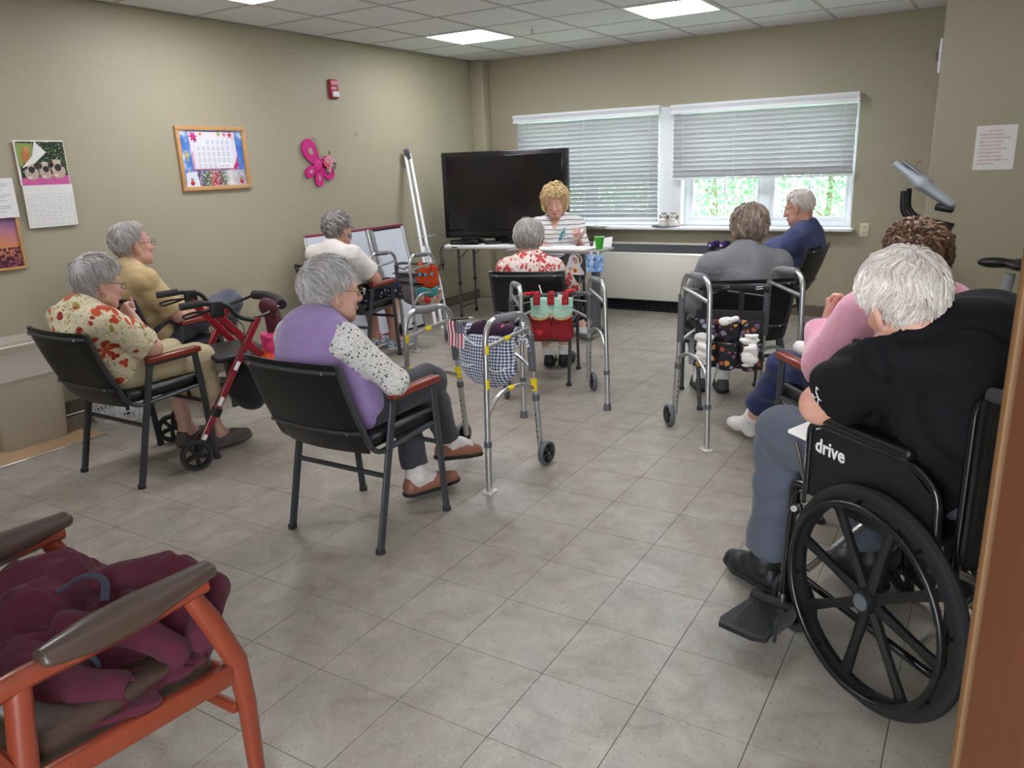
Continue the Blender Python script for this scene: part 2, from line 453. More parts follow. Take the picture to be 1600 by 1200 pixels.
for y in ys:
    m1 = M(); box(m1, ((XL+XR)/2, y, H+.0025), (XR-XL, .024, .004)); obj('ceiling_rail', m1, M_rail, ceiling, False)
M_lens = mat('light_lens', '#ffffff', rough=.5, emit=('#f4f6ff', LAMP))
M_lfr = mat('light_frame', '#e8e8e8', rough=.4)
lab = {(-4, 6): 'square ceiling light panel near the far left corner above the television', (-1, 6): 'square ceiling light panel in front of the left window blind, near top middle of photo',
       (-4, 2): 'square ceiling light panel cut off by the top left edge of photo'}
for (k, l) in lights:
    x0, y0 = k*G, l*G+OY
    if y0 < YF: continue
    t = thing('ceiling_light', lab.get((k, l), {(-1, 2): 'square ceiling light panel above the camera, over the middle of the room, outside the picture', (-4, -2): 'square ceiling light panel over the wooden armchair side of the room, outside the picture'}.get((k, l), 'square ceiling light panel above the wheelchair side of the room, outside the picture')), 'ceiling light', (x0+G/2, y0+G/2, H-.001), 0, 'square ceiling light panels')
    m1 = M()
    for s_ in (-1, 1):
        box(m1, (s_*(G/2-.02), 0, 0), (.024, G-.02, .012)); box(m1, (0, s_*(G/2-.02), 0), (G-.07, .024, .012))
    obj('light_frame', m1, M_lfr, t, False)
    m1 = M(); rbox(m1, (0, 0, .004), (G-.07, G-.07, .006), .002, 1); obj('light_lens', m1, M_lens, t, False)
# sprinkler
t = thing('sprinkler_head', 'small chrome sprinkler head under the ceiling between the two light panels', 'sprinkler', (-1.49, 4.0, H), 0)
M_chrome = mat('chrome', '#c9c9c9', rough=.2, metal=1)
m1 = M(); lathe(m1, [(.032, 0), (.034, -.004), (.02, -.01)], 16); obj('escutcheon', m1, M_white, t)
m1 = M(); lathe(m1, [(.008, -.008), (.008, -.028), (.004, -.03), (.004, -.045)], 10)
tube(m1, [(-.004, 0, -.02), (-.014, 0, -.035), (-.003, 0, -.05)], .002, 6, .004); tube(m1, [(.004, 0, -.02), (.014, 0, -.035), (.003, 0, -.05)], .002, 6, .004)
obj('frame', m1, M_chrome, t); m1 = M(); lathe(m1, [(.016, -.05), (.016, -.052)], 12); obj('deflector', m1, M_chrome, t)

# ------------------------------------------------------------------ walls
m1 = M(); box(m1, (XL-.075, (YB+YF)/2, H/2), (.15, YB-YF+.5, H)); struct('wall_left', m1, M_wall)
WX0, WX1, WZ0, WZ1 = -2.56, .85, .80, 1.95
m1 = M()
box(m1, ((XL-.15+WX0)/2, YB+.11, H/2), (WX0-XL+.15, .22, H)); box(m1, ((WX1+XR+.1)/2, YB+.11, H/2), (XR+.1-WX1, .22, H))
box(m1, ((WX0+WX1)/2, YB+.11, WZ0/2), (WX1-WX0, .22, WZ0)); box(m1, ((WX0+WX1)/2, YB+.11, (WZ1+H)/2), (WX1-WX0, .22, H-WZ1))
struct('wall_back', m1, M_wall)
m1 = M(); rbox(m1, (XL+.075, YB-.06, H/2), (.17, .15, H-.002), .02, 3); struct('trim_1', m1, M_wall, True)
AX, AY = 1.54, 3.75
m1 = M(); rbox(m1, ((AX+XR)/2, (AY+YB)/2, H/2), (XR-AX, YB-AY-.002, H-.002), .008, 2); struct('wall_alcove', m1, M_wall)
m1 = M(); box(m1, (XR+.05, (AY+YF)/2, H/2), (.1, AY-YF+.3, H)); struct('wall_right', m1, M_wall)
m1 = M(); DX0, DX1 = 1.28, 2.3
box(m1, ((XL+DX0)/2, YF-.06, H/2), (DX0-XL, .12, H)); box(m1, ((DX1+XR)/2, YF-.06, H/2), (XR-DX1, .12, H)); box(m1, ((DX0+DX1)/2, YF-.06, (2.1+H)/2), (DX1-DX0, .12, H-2.1))
struct('wall_front', m1, M_wall)
def baseb(name, c, s):
    m1 = M(); rbox(m1, c, s, .004, 2); struct(name, m1, M_base)
baseb('baseboard_left', (XL+.004, (YB+YF)/2, .05), (.008, YB-YF-.3, .1))
baseb('baseboard_back', ((XL+AX)/2+.1, YB-.004, .05), (AX-XL-.25, .008, .1))
baseb('baseboard_alcove', ((AX+XR)/2, AY-.004, .05), (XR-AX, .008, .1))
m1 = M()
tube(m1, [(XL+.012, YF+.4, .012), (XL+.012, 1.2, .012)], .006, 6); obj('floor_cable', m1, M_white); tag(bpy.data.objects['floor_cable'], 'white cable lying along the baseboard behind the waste bin', 'cable')
# wood door, opened towards the camera
def f_wood(a, b, sc=1.):
    def fn(N, v):
        p = N.co((12*sc, 12*sc, 1.2*sc)); n = N.noise(p, 2.5, 6, .6, 1.2)
        N.col(N.mix(n, lin(a), lin(b))); N.bump(n, .08, .001)
    return fn
M_door = mat('door_wood', rough=.6, spec=.2, fn=f_wood('#40200c', '#522c14'))
M_dhighlight = mat('door_edge_highlight', rough=.6, spec=.25, fn=f_wood('#432a12', '#553a1c'))  # painted highlight: lighter wood tone stands in for light along the door's free edge
P0 = Vector((1.936, -1.25, 0)); P1 = Vector((2.24, -2.17, 0)); dd = (P1-P0); L = dd.length; ang = math.atan2(dd.y, dd.x)
dr = bpy.data.objects.new('door_1', None)
m1 = M(); rbox(m1, (L/2+.012, .0225, 1.03), (L-.024, .044, 2.03), .003, 1)
dr = struct('door_1', m1, M_door); dr.location = P0; dr.rotation_euler = (0, 0, ang)
m1 = M(); rbox(m1, (.006, .0225, 1.03), (.013, .045, 2.032), .004, 2); obj('edge_highlight_strip', m1, M_dhighlight, dr)
m1 = M(); tube(m1, [(.07, .046, 1.0), (.07, .1, 1.0), (.17, .1, 1.0)], .01, 8, .02); tube(m1, [(.07, .0455, 1.0), (.07, .052, 1.0)], .03, 14); obj('door_handle', m1, M_chrome, dr)

# ------------------------------------------------------------------ windows
YG = YB+.15
def window(name, x0, x1, label=None):
    z0, z1 = WZ0+.02, WZ1; wv = x1-x0
    m1 = M(); f = .05
    for (cx, cz, sx, sz) in (((x0+x1)/2, z0+f/2, wv, f), ((x0+x1)/2, z1-f/2, wv, f), (x0+f/2, (z0+z1)/2, f, z1-z0-2*f), (x1-f/2, (z0+z1)/2, f, z1-z0-2*f), ((x0+x1)/2, (z0+z1)/2, .09, z1-z0-2*f)):
        rbox(m1, (cx, YG, cz), (sx, .08, sz), .004, 1)
    wd = struct(name, m1, M_vinyl)
    mid = (x0+x1)/2; zm = 1.30
    for (a, b) in ((x0+f, mid-.045), (mid+.045, x1-f)):
        for (lo, hi, yy) in ((z0+f, zm+.02, YG-.012), (zm-.02, z1-f, YG+.014)):
            m1 = M(); g = .036
            for (cx, cz, sx, sz) in (((a+b)/2, lo+g/2, b-a, g), ((a+b)/2, hi-g/2, b-a, g), (a+g/2, (lo+hi)/2, g, hi-lo-2*g), (b-g/2, (lo+hi)/2, g, hi-lo-2*g)):
                rbox(m1, (cx, yy, cz), (sx, .024, sz), .003, 1)
            s_ = obj('sash', m1, M_vinyl, wd, False)
            m1 = M(); box(m1, ((a+b)/2, yy-.004, (lo+hi)/2), (.018, .012, hi-lo-2*g)); obj('glazing_bar', m1, M_vinyl, s_, False)
            m1 = M(); box(m1, ((a+b)/2, yy+.006, (lo+hi)/2), (b-a-2*g+.004, .004, hi-lo-2*g+.004)); obj('pane', m1, M_glass, s_, False)
            if yy < YG:
                m1 = M(); rbox(m1, ((a+b)/2, yy-.016, lo+.02), (.07, .014, .012), .003, 1); obj('sash_lift', m1, M_vinyl, s_, False)
    return wd
def f_glass(N, v):
    N.b.inputs['IOR'].default_value = 1.02
M_glass = mat('window_glass', '#ffffff', rough=0, trans=1, fn=f_glass)
window('window_1', WX0, -.96); window('window_2', -.72, WX1)
m1 = M(); rbox(m1, (-.84, YB+.10, (WZ0+WZ1)/2), (.24, .19, WZ1-WZ0-.004), .006, 1); struct('trim_2', m1, M_white)
m1 = M(); box(m1, (WX1-.006, YB+.10, (WZ0+WZ1)/2+.01), (.012, .2, WZ1-WZ0-.03)); box(m1, (WX0+.006, YB+.10, (WZ0+WZ1)/2+.01), (.012, .2, WZ1-WZ0-.03)); box(m1, ((WX0+WX1)/2, YB+.1, WZ1-.006), (WX1-WX0-.03, .2, .012))
struct('trim_3', m1, M_white)
m1 = M(); rbox(m1, ((WX0+WX1)/2, YB+.035, WZ0+.002), (WX1-WX0+.06, .29, .026), .005, 2); struct('trim_4', m1, M_white)   # the sill
M_slat = mat('blind_slat', '#cbcbce', rough=.45)
M_cord = mat('blind_cord', '#e9e9e6', rough=.7)
def blind(x0, x1, ztop, zbot, label, nstack, tilt, skew=0):
    yb = YB-.045
    t = thing('window_blind', label, 'blind', ((x0+x1)/2, yb, 0), 0, 'white slatted window blinds'); wv = x1-x0
    m1 = M(); prism(m1, [(-.05, 0), (.03, 0), (.03, .075), (-.05, .08), (-.058, .06), (-.045, .03)], -wv/2-.02, wv/2+.02, Matrix(((0, 0, 1, 0), (1, 0, 0, 0), (0, 1, 0, ztop), (0, 0, 0, 1))))
    obj('valance', m1, M_white, t, False)
    p = .0425; sl = M(); n = 9
    for i in range(n):
        pass
    prof = [(-.025+.05*i/6, .0035*(1-((i-3)/3)**2)) for i in range(7)]
    poly = prof + [(a, b-.003) for a, b in reversed(prof)]
    c, s_ = math.cos(tilt), math.sin(tilt)
    poly = [(a*c-b*s_, a*s_+b*c) for a, b in poly]
    prism(sl, poly, -wv/2, wv/2, Matrix(((0, 0, 1, 0), (1, 0, 0, 0), (0, 1, 0, 0), (0, 0, 0, 1))))
    mes = mesh_of('slat', sl, M_slat, True)
    z = ztop-.03; k = 0
    while z > zbot+.03+nstack*.006:
        o = bpy.data.objects.new('slat', mes); o.location = (rnd.uniform(-.003, .003), rnd.uniform(-.001, .001), z); o.rotation_euler = (rnd.uniform(-.03, .03), skew*(ztop-z)/(ztop-zbot), 0); C.objects.link(o); o.parent = t; z -= p
    for q in range(nstack):
        o = bpy.data.objects.new('slat', mes); o.location = (rnd.uniform(-.006, .006), 0, zbot+.026+q*.006); o.rotation_euler = (-tilt+rnd.uniform(-.05, .05), skew, 0); C.objects.link(o); o.parent = t
    m1 = M(); rbox(m1, (0, 0, zbot+.01), (wv, .05, .018), .004, 1, rot=(0, skew, 0)); obj('bottom_rail', m1, M_white, t, False)
    for fx in (-.44, -.14, .14, .44) if wv > 1.6 else (-.44, 0, .44):
        m1 = M(); tube(m1, [(fx*wv, -.028, ztop), (fx*wv, -.028, zbot)], .0012, 4); tube(m1, [(fx*wv, .026, ztop), (fx*wv, .026, zbot)], .0012, 4); tube(m1, [(fx*wv+.012, -.03, ztop), (fx*wv+.012, -.03, zbot)], .0012, 4)
        obj('ladder_cord', m1, M_cord, t)
    return t
b1 = blind(-2.545, -.945, 1.885, .855, 'white slatted blind lowered fully over the left window', 1, -math.radians(54), -.008)
b2 = blind(-.79, .835, 1.875, 1.262, 'white slatted blind raised halfway over the right window', 5, -math.radians(54))
m1 = M(); tube(m1, [(-.77, 0, 1.26), (-.77, 0, 1.08)], .0015, 4); obj('pull_cord', m1, M_cord, b2); m1 = M(); lathe(m1, [(.003, .03), (.008, .02), (.009, 0), (.004, -.002)], 8, TT((-.77, 0, 1.055))); obj('tassel', m1, M_cord, b2)

# ------------------------------------------------------------------ outdoors
def f_leaf(N, v):
    p = wpos(N); N.col(N.mix(N.noise(p, 5, 3), lin('#6f9a78'), lin('#b4d8b8')))
M_leaf = mat('leaf', rough=.5, fn=f_leaf)
M_bark = mat('bark', '#8f8a76', rough=.9, bump=(20, .5))
M_grass = mat('grass', '#6f9a55', rough=.9, var=.2)
m1 = M(); box(m1, (0, 16, -.4), (44, 20, .1)); o = struct('ground', m1, M_grass)
TL = ['broad leafy tree seen through the right window, left of its group', 'leafy tree directly behind the left pane of the right window', 'leafy tree behind the frame between the two window panes',
      'leafy tree behind the right pane of the right window', 'tall leafy tree at right edge of the window view', 'leafy tree far back behind the window pane glazing bars', 'leafy tree hidden mostly by the window blinds']
rg = np.random.RandomState(3)
for i, (tx, ty, hh, rr) in enumerate([(-3.4, 10, 4.2, 1.9), (-1.6, 9.4, 3.6, 1.6), (-.2, 10.4, 4.4, 1.9), (1.3, 9.2, 3.8, 1.7), (2.8, 10.6, 4.6, 2.1), (.5, 13.2, 5.6, 2.6), (-5.4, 12, 5., 2.4)]):
    t = thing('tree', TL[i], 'tree', (tx, ty, -.35), 0, 'trees outside the window')
    m1 = M(); tube(m1, [(0, 0, 0), (.05, .02, hh*.3), (-.04, 0, hh*.6)], .1, 8, rads=[.06, .02]);
    for k in range(5):
        a = rg.rand()*6.28; tube(m1, [(0, 0, hh*(.2+.08*k)), (math.cos(a)*rr*.6, math.sin(a)*rr*.6, hh*(.4+.08*k))], .03, 6, rads=[.02, .008])
    obj('trunk', m1, M_bark, t)
    n = 9000; d = rg.normal(size=(n, 3)); d /= np.linalg.norm(d, axis=1)[:, None]; r_ = rg.rand(n)**.4
    cl = rg.normal(size=(26, 3)); cl /= np.linalg.norm(cl, axis=1)[:, None]; cl *= .62
    cen = cl[rg.randint(0, 26, n)]+d*(r_*.42)[:, None]
    P = cen*np.array([rr, rr, hh*.46])+np.array([0, 0, hh*.54])
    a1 = rg.normal(size=(n, 3)); a1 /= np.linalg.norm(a1, axis=1)[:, None]; a2 = np.cross(a1, rg.normal(size=(n, 3))); a2 /= np.linalg.norm(a2, axis=1)[:, None]
    sz = (.028+.035*rg.rand(n))[:, None]
    vv = np.concatenate([P+a1*sz, P+a2*sz*.45, P-a1*sz, P-a2*sz*.45], 1).reshape(-1, 3)
    me = bpy.data.meshes.new('foliage'); me.from_pydata(vv.tolist(), [], [(4*k, 4*k+1, 4*k+2, 4*k+3) for k in range(n)]); me.materials.append(M_leaf)
    o = obj('foliage', me, None, t); o['kind'] = 'stuff'
# ------------------------------------------------------------------ furniture materials
M_frame = mat('chair_frame', '#3f4145', rough=.42, metal=.3, bump=(300, .15, .0005))
M_blackv = mat('black_vinyl', '#0b0b0d', rough=.42, bump=(220, .25, .0008))
M_cherry = mat('cherry_wood', rough=.32, coat=.3, fn=f_wood('#6e2417', '#8f3620'))
M_redwood = mat('red_wood', rough=.36, coat=.2, fn=f_wood('#76301c', '#8a3c24', .6))
M_blackp = mat('black_plastic', '#101113', rough=.45)
M_rubber = mat('rubber', '#2a2a2c', rough=.75)
M_alu = mat('aluminium', '#b9bab8', rough=.34, metal=.85, bump=(60, .06, .0005))
M_grip = mat('grip_foam', '#77777a', rough=.75, bump=(160, .3, .001))
M_dgrey = mat('dark_grey_plastic', '#55575b', rough=.5)
M_yel = mat('yellow_tape', '#e3c818', rough=.5)
M_redp = mat('red_paint', '#8c1220', rough=.3, coat=.5)
M_brownv = mat('brown_vinyl', '#46362e', rough=.34, coat=.15, bump=(150, .35, .001), var=.15)
M_screw = mat('screw', '#a9a9ab', rough=.3, metal=.9)
def yawm(loc, yaw): return Matrix.Translation(loc) @ Matrix.Rotation(math.radians(yaw), 4, 'Z')
def copy_thing(t, loc, yaw, label):
    r = t.copy(); C.objects.link(r); r.location = loc; r.rotation_euler = (0, 0, math.radians(yaw)); r['label'] = label
    for ch in list(t.children):
        c = ch.copy(); C.objects.link(c); c.parent = r
        for g in list(ch.children):
            d = g.copy(); C.objects.link(d); d.parent = c
    return r
def make_chair(loc, yaw, label):
    t = thing('banquet_chair', label, 'chair', loc, yaw, 'black banquet chairs with wooden armrests')
    hw = .245
    for s_ in (-1, 1):
        m1 = M(); tube(m1, [(s_*hw, 0, 0), (s_*hw, .148, .592)], .0185, 10, flat=.62, up=(0, 1, 0)); obj('leg', m1, M_frame, t)
        m1 = M(); tube(m1, [(s_*hw, .45, 0), (s_*hw, .405, .592)], .0185, 10, flat=.62, up=(0, 1, 0)); obj('leg', m1, M_frame, t)
        m1 = M(); tube(m1, [(s_*hw, .13, .594), (s_*hw, .42, .594)], .011, 8); obj('arm_rail', m1, M_frame, t)
        m1 = M(); rbox(m1, (s_*hw, .285, .615), (.05, .30, .03), .009, 3); obj('armrest', m1, M_cherry, t)
        for yy in (0, .45):
            m1 = M(); lathe(m1, [(.019, 0), (.019, .018), (.015, .02)], 10, TT((s_*hw, yy, .0))); obj('foot_cap', m1, M_rubber, t)
    def bl(v): # point of back line by v 0..1
        return (.03-.16*v - .012*math.sin(v*PI), .40+.40*v)
    m1 = M()
    for s_ in (-1, 1):
        pts = [(s_*.236, .42, .425), (s_*.236, .06, .405)] + [(s_*.236, bl(v)[0], bl(v)[1]) for v in (.08, .3, .55, .8, 1)]
        tube(m1, pts, .016, 8, .04, flat=.65, up=(1, 0, 0))
    tube(m1, [(-.236, .42, .425), (.236, .42, .425)], .011, 8); obj('back_frame', m1, M_frame, t)
    for v in (.93, .28):
        y, z = bl(v); m1 = M(); tube(m1, [(-.236, y-.012, z), (-.12, y-.04, z), (.12, y-.04, z), (.236, y-.012, z)], .009, 8, .12, flat=1.3); c = obj('crossbar', m1, M_frame, t)
        for s_ in (-1, 1):
            m1 = M(); lathe(m1, [(.006, 0), (.006, .003), (.003, .005)], 8, TT((s_*.19, y-.04, z), (PI/2, 0, 0))); obj('screw', m1, M_screw, c)
    # bowed back pad
    m1 = M(); nu, nv = 14, 10; F = []; Bk = []
    for j in range(nv+1):
        v = j/nv; y, z = bl(.02+.98*v)
        for i in range(nu+1):
            u = i/nu*2-1; e = min(1, (1-abs(u))*9)**.5*min(1, (1-abs(2*v-1))*9)**.5; bow = -.028*(1-u*u); x = u*.236*(1-.10*(1-v)**4)
            F.append((x, y+bow+.004+.016*e, z+.003*e)); Bk.append((x, y+bow-.004-.012*e, z-.003*e))
    n = len(F); q = lambda i, j: j*(nu+1)+i; fs = []
    for j in range(nv):
        for i in range(nu):
            fs.append((q(i, j), q(i+1, j), q(i+1, j+1), q(i, j+1))); fs.append((n+q(i, j), n+q(i, j+1), n+q(i+1, j+1), n+q(i+1, j)))
    for i in range(nu): fs.append((q(i, 0), n+q(i, 0), n+q(i+1, 0), q(i+1, 0))); fs.append((q(i, nv), q(i+1, nv), n+q(i+1, nv), n+q(i, nv)))
    for j in range(nv): fs.append((q(0, j), q(0, j+1), n+q(0, j+1), n+q(0, j))); fs.append((q(nu, j), n+q(nu, j), n+q(nu, j+1), q(nu, j+1)))
    m1.add(F+Bk, fs); obj('backrest', m1, M_blackv, t)
    m1 = M(); b = bmesh.new(); bmesh.ops.create_grid(b, x_segments=10, y_segments=10, size=.5); b.free()
    rbox(m1, (0, .235, .452), (.462, .43, .062), .027, 4); obj('seat', m1, M_blackv, t)
    m1 = M(); tube(m1, [(-hw, .075, .30), (hw, .075, .30)], .011, 8); obj('stretcher', m1, M_frame, t)
    m1 = M(); tube(m1, [(-hw, .425, .33), (hw, .425, .33)], .011, 8); obj('stretcher', m1, M_frame, t)
    return t
CH = dict(A=(-.26, .05, 0), B=(-1.76, .02, 0), P=(-2.46, .72, 0), W=(-2.31, 2.28, 5), Cc=(-.66, 2.42, 18), D=(.74, 2.48, 33), U=(.70, 4.2, 82), E=(1.64, 1.25, 39), F=(1.99, 2.2, 39), L=(-1.526, 4.47, 197))
CL = dict(A='black chair under the woman in the lavender vest', B='black chair under the woman in the orange-flowered blouse, beside the waste bin', P='black chair by the left wall under the man in the tan polo shirt',
          W='black chair under the woman in the white tee shirt and polka-dot shorts', Cc='black chair under the woman in the red-and-white flowered blouse', D='black chair under the woman in the grey shirt, behind the walker with the butterfly organizer',
          U='black chair turned sideways near the window under the man in the blue shirt', E='black chair under the woman in the pink cardigan', F='mostly hidden black chair at far right beside the exercise bike', L='black chair of the blonde leader behind the overbed table')
ch0 = make_chair((CH['A'][0], CH['A'][1], 0), CH['A'][2], CL['A'])
for k in CH:
    if k != 'A': copy_thing(ch0, (CH[k][0], CH[k][1], 0), CH[k][2], CL[k])

# ------------------------------------------------------------------ walkers
def wheel(m, tire, c, R=.063, w_=.026, ax=(1, 0, 0)):
    q = Vector((0, 0, 1)).rotation_difference(Vector(ax)).to_matrix().to_4x4(); T = Matrix.Translation(c) @ q
    lathe(tire, [(R*.78, -w_/2), (R*.95, -w_/2), (R, -w_*.28), (R, w_*.28), (R*.95, w_/2), (R*.78, w_/2)], 24, T, False); lathe(tire, [(R*.78, w_/2), (R*.78, -w_/2)], 24, T, False)
    lathe(m, [(R*.2, -w_*.55), (R*.2, w_*.55)], 12, T)
    for k in range(5):
        a = 2*PI*k/5; m.add(*_spoke(R*.15, R*.8, .009, w_*.4, a), T)
    lathe(m, [(R*.70, -w_*.4), (R*.79, -w_*.4), (R*.79, w_*.4), (R*.70, w_*.4)], 24, T, False)
def _spoke(r0, r1, hw, ht, a):
    c, s_ = math.cos(a), math.sin(a); vs = []
    for z in (-ht, ht):
        for (r, t_) in ((r0, -hw), (r1, -hw*1.3), (r1, hw*1.3), (r0, hw)): vs.append((r*c-t_*s_, r*s_+t_*c, z))
    return vs, [(0, 1, 2, 3), (7, 6, 5, 4), (0, 4, 5, 1), (1, 5, 6, 2), (2, 6, 7, 3), (3, 7, 4, 0)]
def make_walker(label, loc, yaw, w_=.48, h=.81, wt=None, tape=False, ski=True, outside=1):
    t = thing('wheeled_walker', label, 'walker', loc, yaw, 'folding aluminium walkers'); wt = wt or w_
    X = lambda s_, z: s_*(w_/2+(wt-w_)/2*z/h)
    dy = .0
    for s_ in (-1, 1):
        m1 = M()
        path = [(X(s_, 0), .0, .16), (X(s_, h), .02, h-.05), (X(s_, h), .055, h), (X(s_, h), .27, h), (X(s_, h), .345, h-.075), (X(s_, .6), .372, .62), (X(s_, .3), .40, .36)]
        path = [(X(s_, 0), .0, .20), (X(s_, h), .02, h+.012), (X(s_, h), .345, h-.006), (X(s_, .6), .372, .6), (X(s_, .3), .40, .34)]
        tube(m1, path, .0135, 12, .10); fr = obj('side_frame', m1, M_alu, t)
        m1 = M(); tube(m1, [(X(s_, h), .085, h-.0005+.006), (X(s_, h), .245, h-.004)], .019, 12); obj('hand_grip', m1, M_grip, t)
        m1 = M(); tube(m1, [(X(s_, .68), .018, h-.115), (X(s_, .7), .16, h-.10), (X(s_, .7), .345, h-.085)], .0105, 10, .05); obj('side_brace', m1, M_alu, t)
        m1 = M(); tube(m1, [(X(s_, .38), .008, .37), (X(s_, .42), .10, .46), (X(s_, .42), .27, .46), (X(s_, .38), .385, .41)], .0105, 10, .07); obj('side_brace', m1, M_alu, t)
        m1 = M(); tube(m1, [(X(s_, 0), -.004, .012), (X(s_, 0), .002, .24)], .0155, 12); obj('leg', m1, M_alu, t)
        m1 = M(); tube(m1, [(X(s_, .3), .395, .37), (X(s_, .1), .425, .07)], .0155, 12); lg = obj('leg', m1, M_alu, t)
        for k in range(5):
            z = .12+.03*k; m1 = M(); lathe(m1, [(.004, 0), (.004, .002)], 8, TT((X(s_, .1), .395+.1*(.37-z-.03)-.0150, z+.03), (PI/2, 0, 0))); obj('adjust_hole', m1, M_blackp, lg)
        m1 = M(); tube(m1, [(X(s_, .2), .001, .225), (X(s_, .2), .002, .25)], .0185, 12); tube(m1, [(X(s_, .3), .397, .345), (X(s_, .3), .394, .375)], .0185, 12); obj('collar', m1, M_dgrey, t)
        m1 = M(); tube(m1, [(X(s_, .6), .374, .50), (X(s_, .7), .362, h-.12)], .0185, 12); obj('hinge_sleeve', m1, M_dgrey, t)
        # wheel on the outer side, foot on the rear
        tr = M(); hb = M(); xw = X(s_, 0)+s_*outside*.032; wheel(hb, tr, (xw, .43, .063)); wh = obj('wheel', tr, M_dgrey, t); obj('wheel_hub', hb, M_blackp, wh)
        m1 = M(); tube(m1, [(X(s_, 0), .428, .063), (xw+s_*outside*.016, .43, .063)], .005, 8); obj('axle', m1, M_chrome, t)
        m1 = M()
        if ski: rbox(m1, (X(s_, 0), .0, .006), (.05, .065, .012), .004, 2); lathe(m1, [(.018, .008), (.018, .03)], 12, TT((X(s_, 0), 0, 0)))
        else: lathe(m1, [(.024, 0), (.022, .03), (.018, .045)], 14, TT((X(s_, 0), 0, 0)))
        obj('glide_foot', m1, M_ski if ski else M_dgrey, t)
        if tape:
            for (a, b) in ((.50, .545), (.66, .70)):
                ya = lambda z: .02*z/h
                m1 = M(); tube(m1, [(X(s_, a), .001+.02*(a-.2)/(h-.2), a), (X(s_, b), .001+.02*(b-.2)/(h-.2), b)], .0146, 12); obj('tape_band', m1, M_yel, t)
            m1 = M(); tube(m1, [(X(s_, .42), .17, .4605), (X(s_, .42), .21, .4605)], .0118, 12); obj('tape_band', m1, M_yel, t)
            m1 = M(); tube(m1, [(X(s_, .7), .15, h-.1005), (X(s_, .7), .19, h-.0975)], .0118, 12); obj('tape_band', m1, M_yel, t)
            m1 = M(); tube(m1, [(X(s_, .42), .385, .40), (X(s_, .45), .381, .46)], .0166, 12); obj('tape_band', m1, M_yel, t)
    m1 = M(); zf = h-.115; tube(m1, [(X(-1, zf), .362, zf), (X(-1, zf)*.8, .40, zf+.006), (X(1, zf)*.8, .40, zf+.006), (X(1, zf), .362, zf)], .0125, 12, .05); obj('front_bar', m1, M_dgrey, t)
    for s_ in (-1, 1):
        m1 = M(); tube(m1, [(X(s_, .5), .375, .50), (X(s_, .5)*.6, .395, .56), (s_*.02, .40, .60)], .0085, 8, .05); obj('fold_brace', m1, M_alu, t)
        m1 = M(); tube(m1, [(X(s_, .6)*.98, .372, zf-.05), (s_*.03, .40, zf-.012)], .004, 6); obj('fold_rod', m1, M_alu, t)
    m1 = M(); rbox(m1, (0, .40, .605), (.07, .03, .03), .008, 2); obj('hinge', m1, M_dgrey, t)
    return t
M_ski = mat('ski_plastic', '#c9c6bd', rough=.5)
WK = dict(A=((-.185, .765, 0), -5), B=((-2.29, 2.90, 0), 0), C=((-.165, 1.945, 0), 41), D=((.965, 1.867, 0), 42))
make_walker('aluminium walker with yellow tape bands, gingham bag and small flag', *WK['A'], w_=.485, h=.80, tape=True, ski=True)
make_walker('aluminium walker with orange bag in front of the woman in the white tee shirt', *WK['B'], w_=.48, wt=.42, h=.78, ski=True)
make_walker('aluminium walker with mint and red crochet bag behind the woman in the red-flowered blouse', *WK['C'], w_=.52, wt=.50, h=.775, ski=False)
make_walker('taller aluminium walker with butterfly-print organizer behind the woman in the grey shirt', *WK['D'], w_=.50, wt=.50, h=.885, ski=True)
def wp(k, x, y, z): return yawm(*WK[k]) @ Vector((x, y, z))

# gingham bag
def f_gingham(N, v):
    s = N.sep(N.co((1, 1, 1), rot=(0, 0, 0))); fx = N.math('FRACT', N.math('MULTIPLY', s[0], 62.)); fz = N.math('FRACT', N.math('MULTIPLY', s[2], 62.))
    a = N.gt(fx, .5); b = N.gt(fz, .5); c = N.math('MULTIPLY', N.math('ADD', a, b), .5)
    N.col(N.ramp(c, [(0., '#e8e8ea'), (.5, '#8d95ab'), (1., '#2d3a5e')], 'CONSTANT')); 
def f_gingham2(N, v):
    s = N.sep(v); a = N.gt(N.math('FRACT', N.math('MULTIPLY', s[0], 62.)), .5); b = N.gt(N.math('FRACT', N.math('MULTIPLY', s[2], 62.)), .5)
    c = N.mix(a, lin('#e8e8ea'), lin('#8a92aa')); d = N.mix(a, lin('#8a92aa'), lin('#26314f')); N.col(N.mix(b, c, d)); N.bump(N.noise(v, 90, 2), .2, .001)
M_ging = mat('gingham_cloth', rough=.9, fn=f_gingham2, sheen=.2)
M_wcloth = mat('white_cloth', '#dedad6', rough=.9, bump=(120, .3))
M_purple = mat('purple_yarn', '#3a2138', rough=.95, bump=(140, .9, .003), var=.3)
def bagvol(w_, d, z0, z1, seed=0, amp=.006, belly=1.25, h=.008, open_top=True):
    """a soft sack: wide at the belly, opening at the top"""
    v = Vol((-w_*.75, -d*1.7, z0-.04), (w_*.75, d*1.7, z1+.04), h); n = 7
    for i in range(n):
        a = i/n; b = (i+1)/n; f = lambda t_: (belly*(1-.55*abs(t_-.32)**1.3*1.5))
        za, zb = z0+(z1-z0)*a, z0+(z1-z0)*b; rr = lambda t_: min(1, .55+2.2*t_)
        v.torso((0, 0, za+.02), (0, 0, zb+.02), (w_/2*rr(a), d/2*f(a)*rr(a)), (w_/2*rr(b), d/2*f(b)*rr(b)), (1, 0, 0), .02)
    v.plane((0, 0, z1), (0, 0, 1)); v.fold(amp, 45, seed, dirs=[(.8, .3, .3), (1, 0, .1), (.5, .5, -.6)])
    return v
t = thing('gingham_bag', 'blue and white gingham cloth bag hanging on the yellow-taped walker', 'bag', wp('A', 0, .335, .66), WK['A'][1])
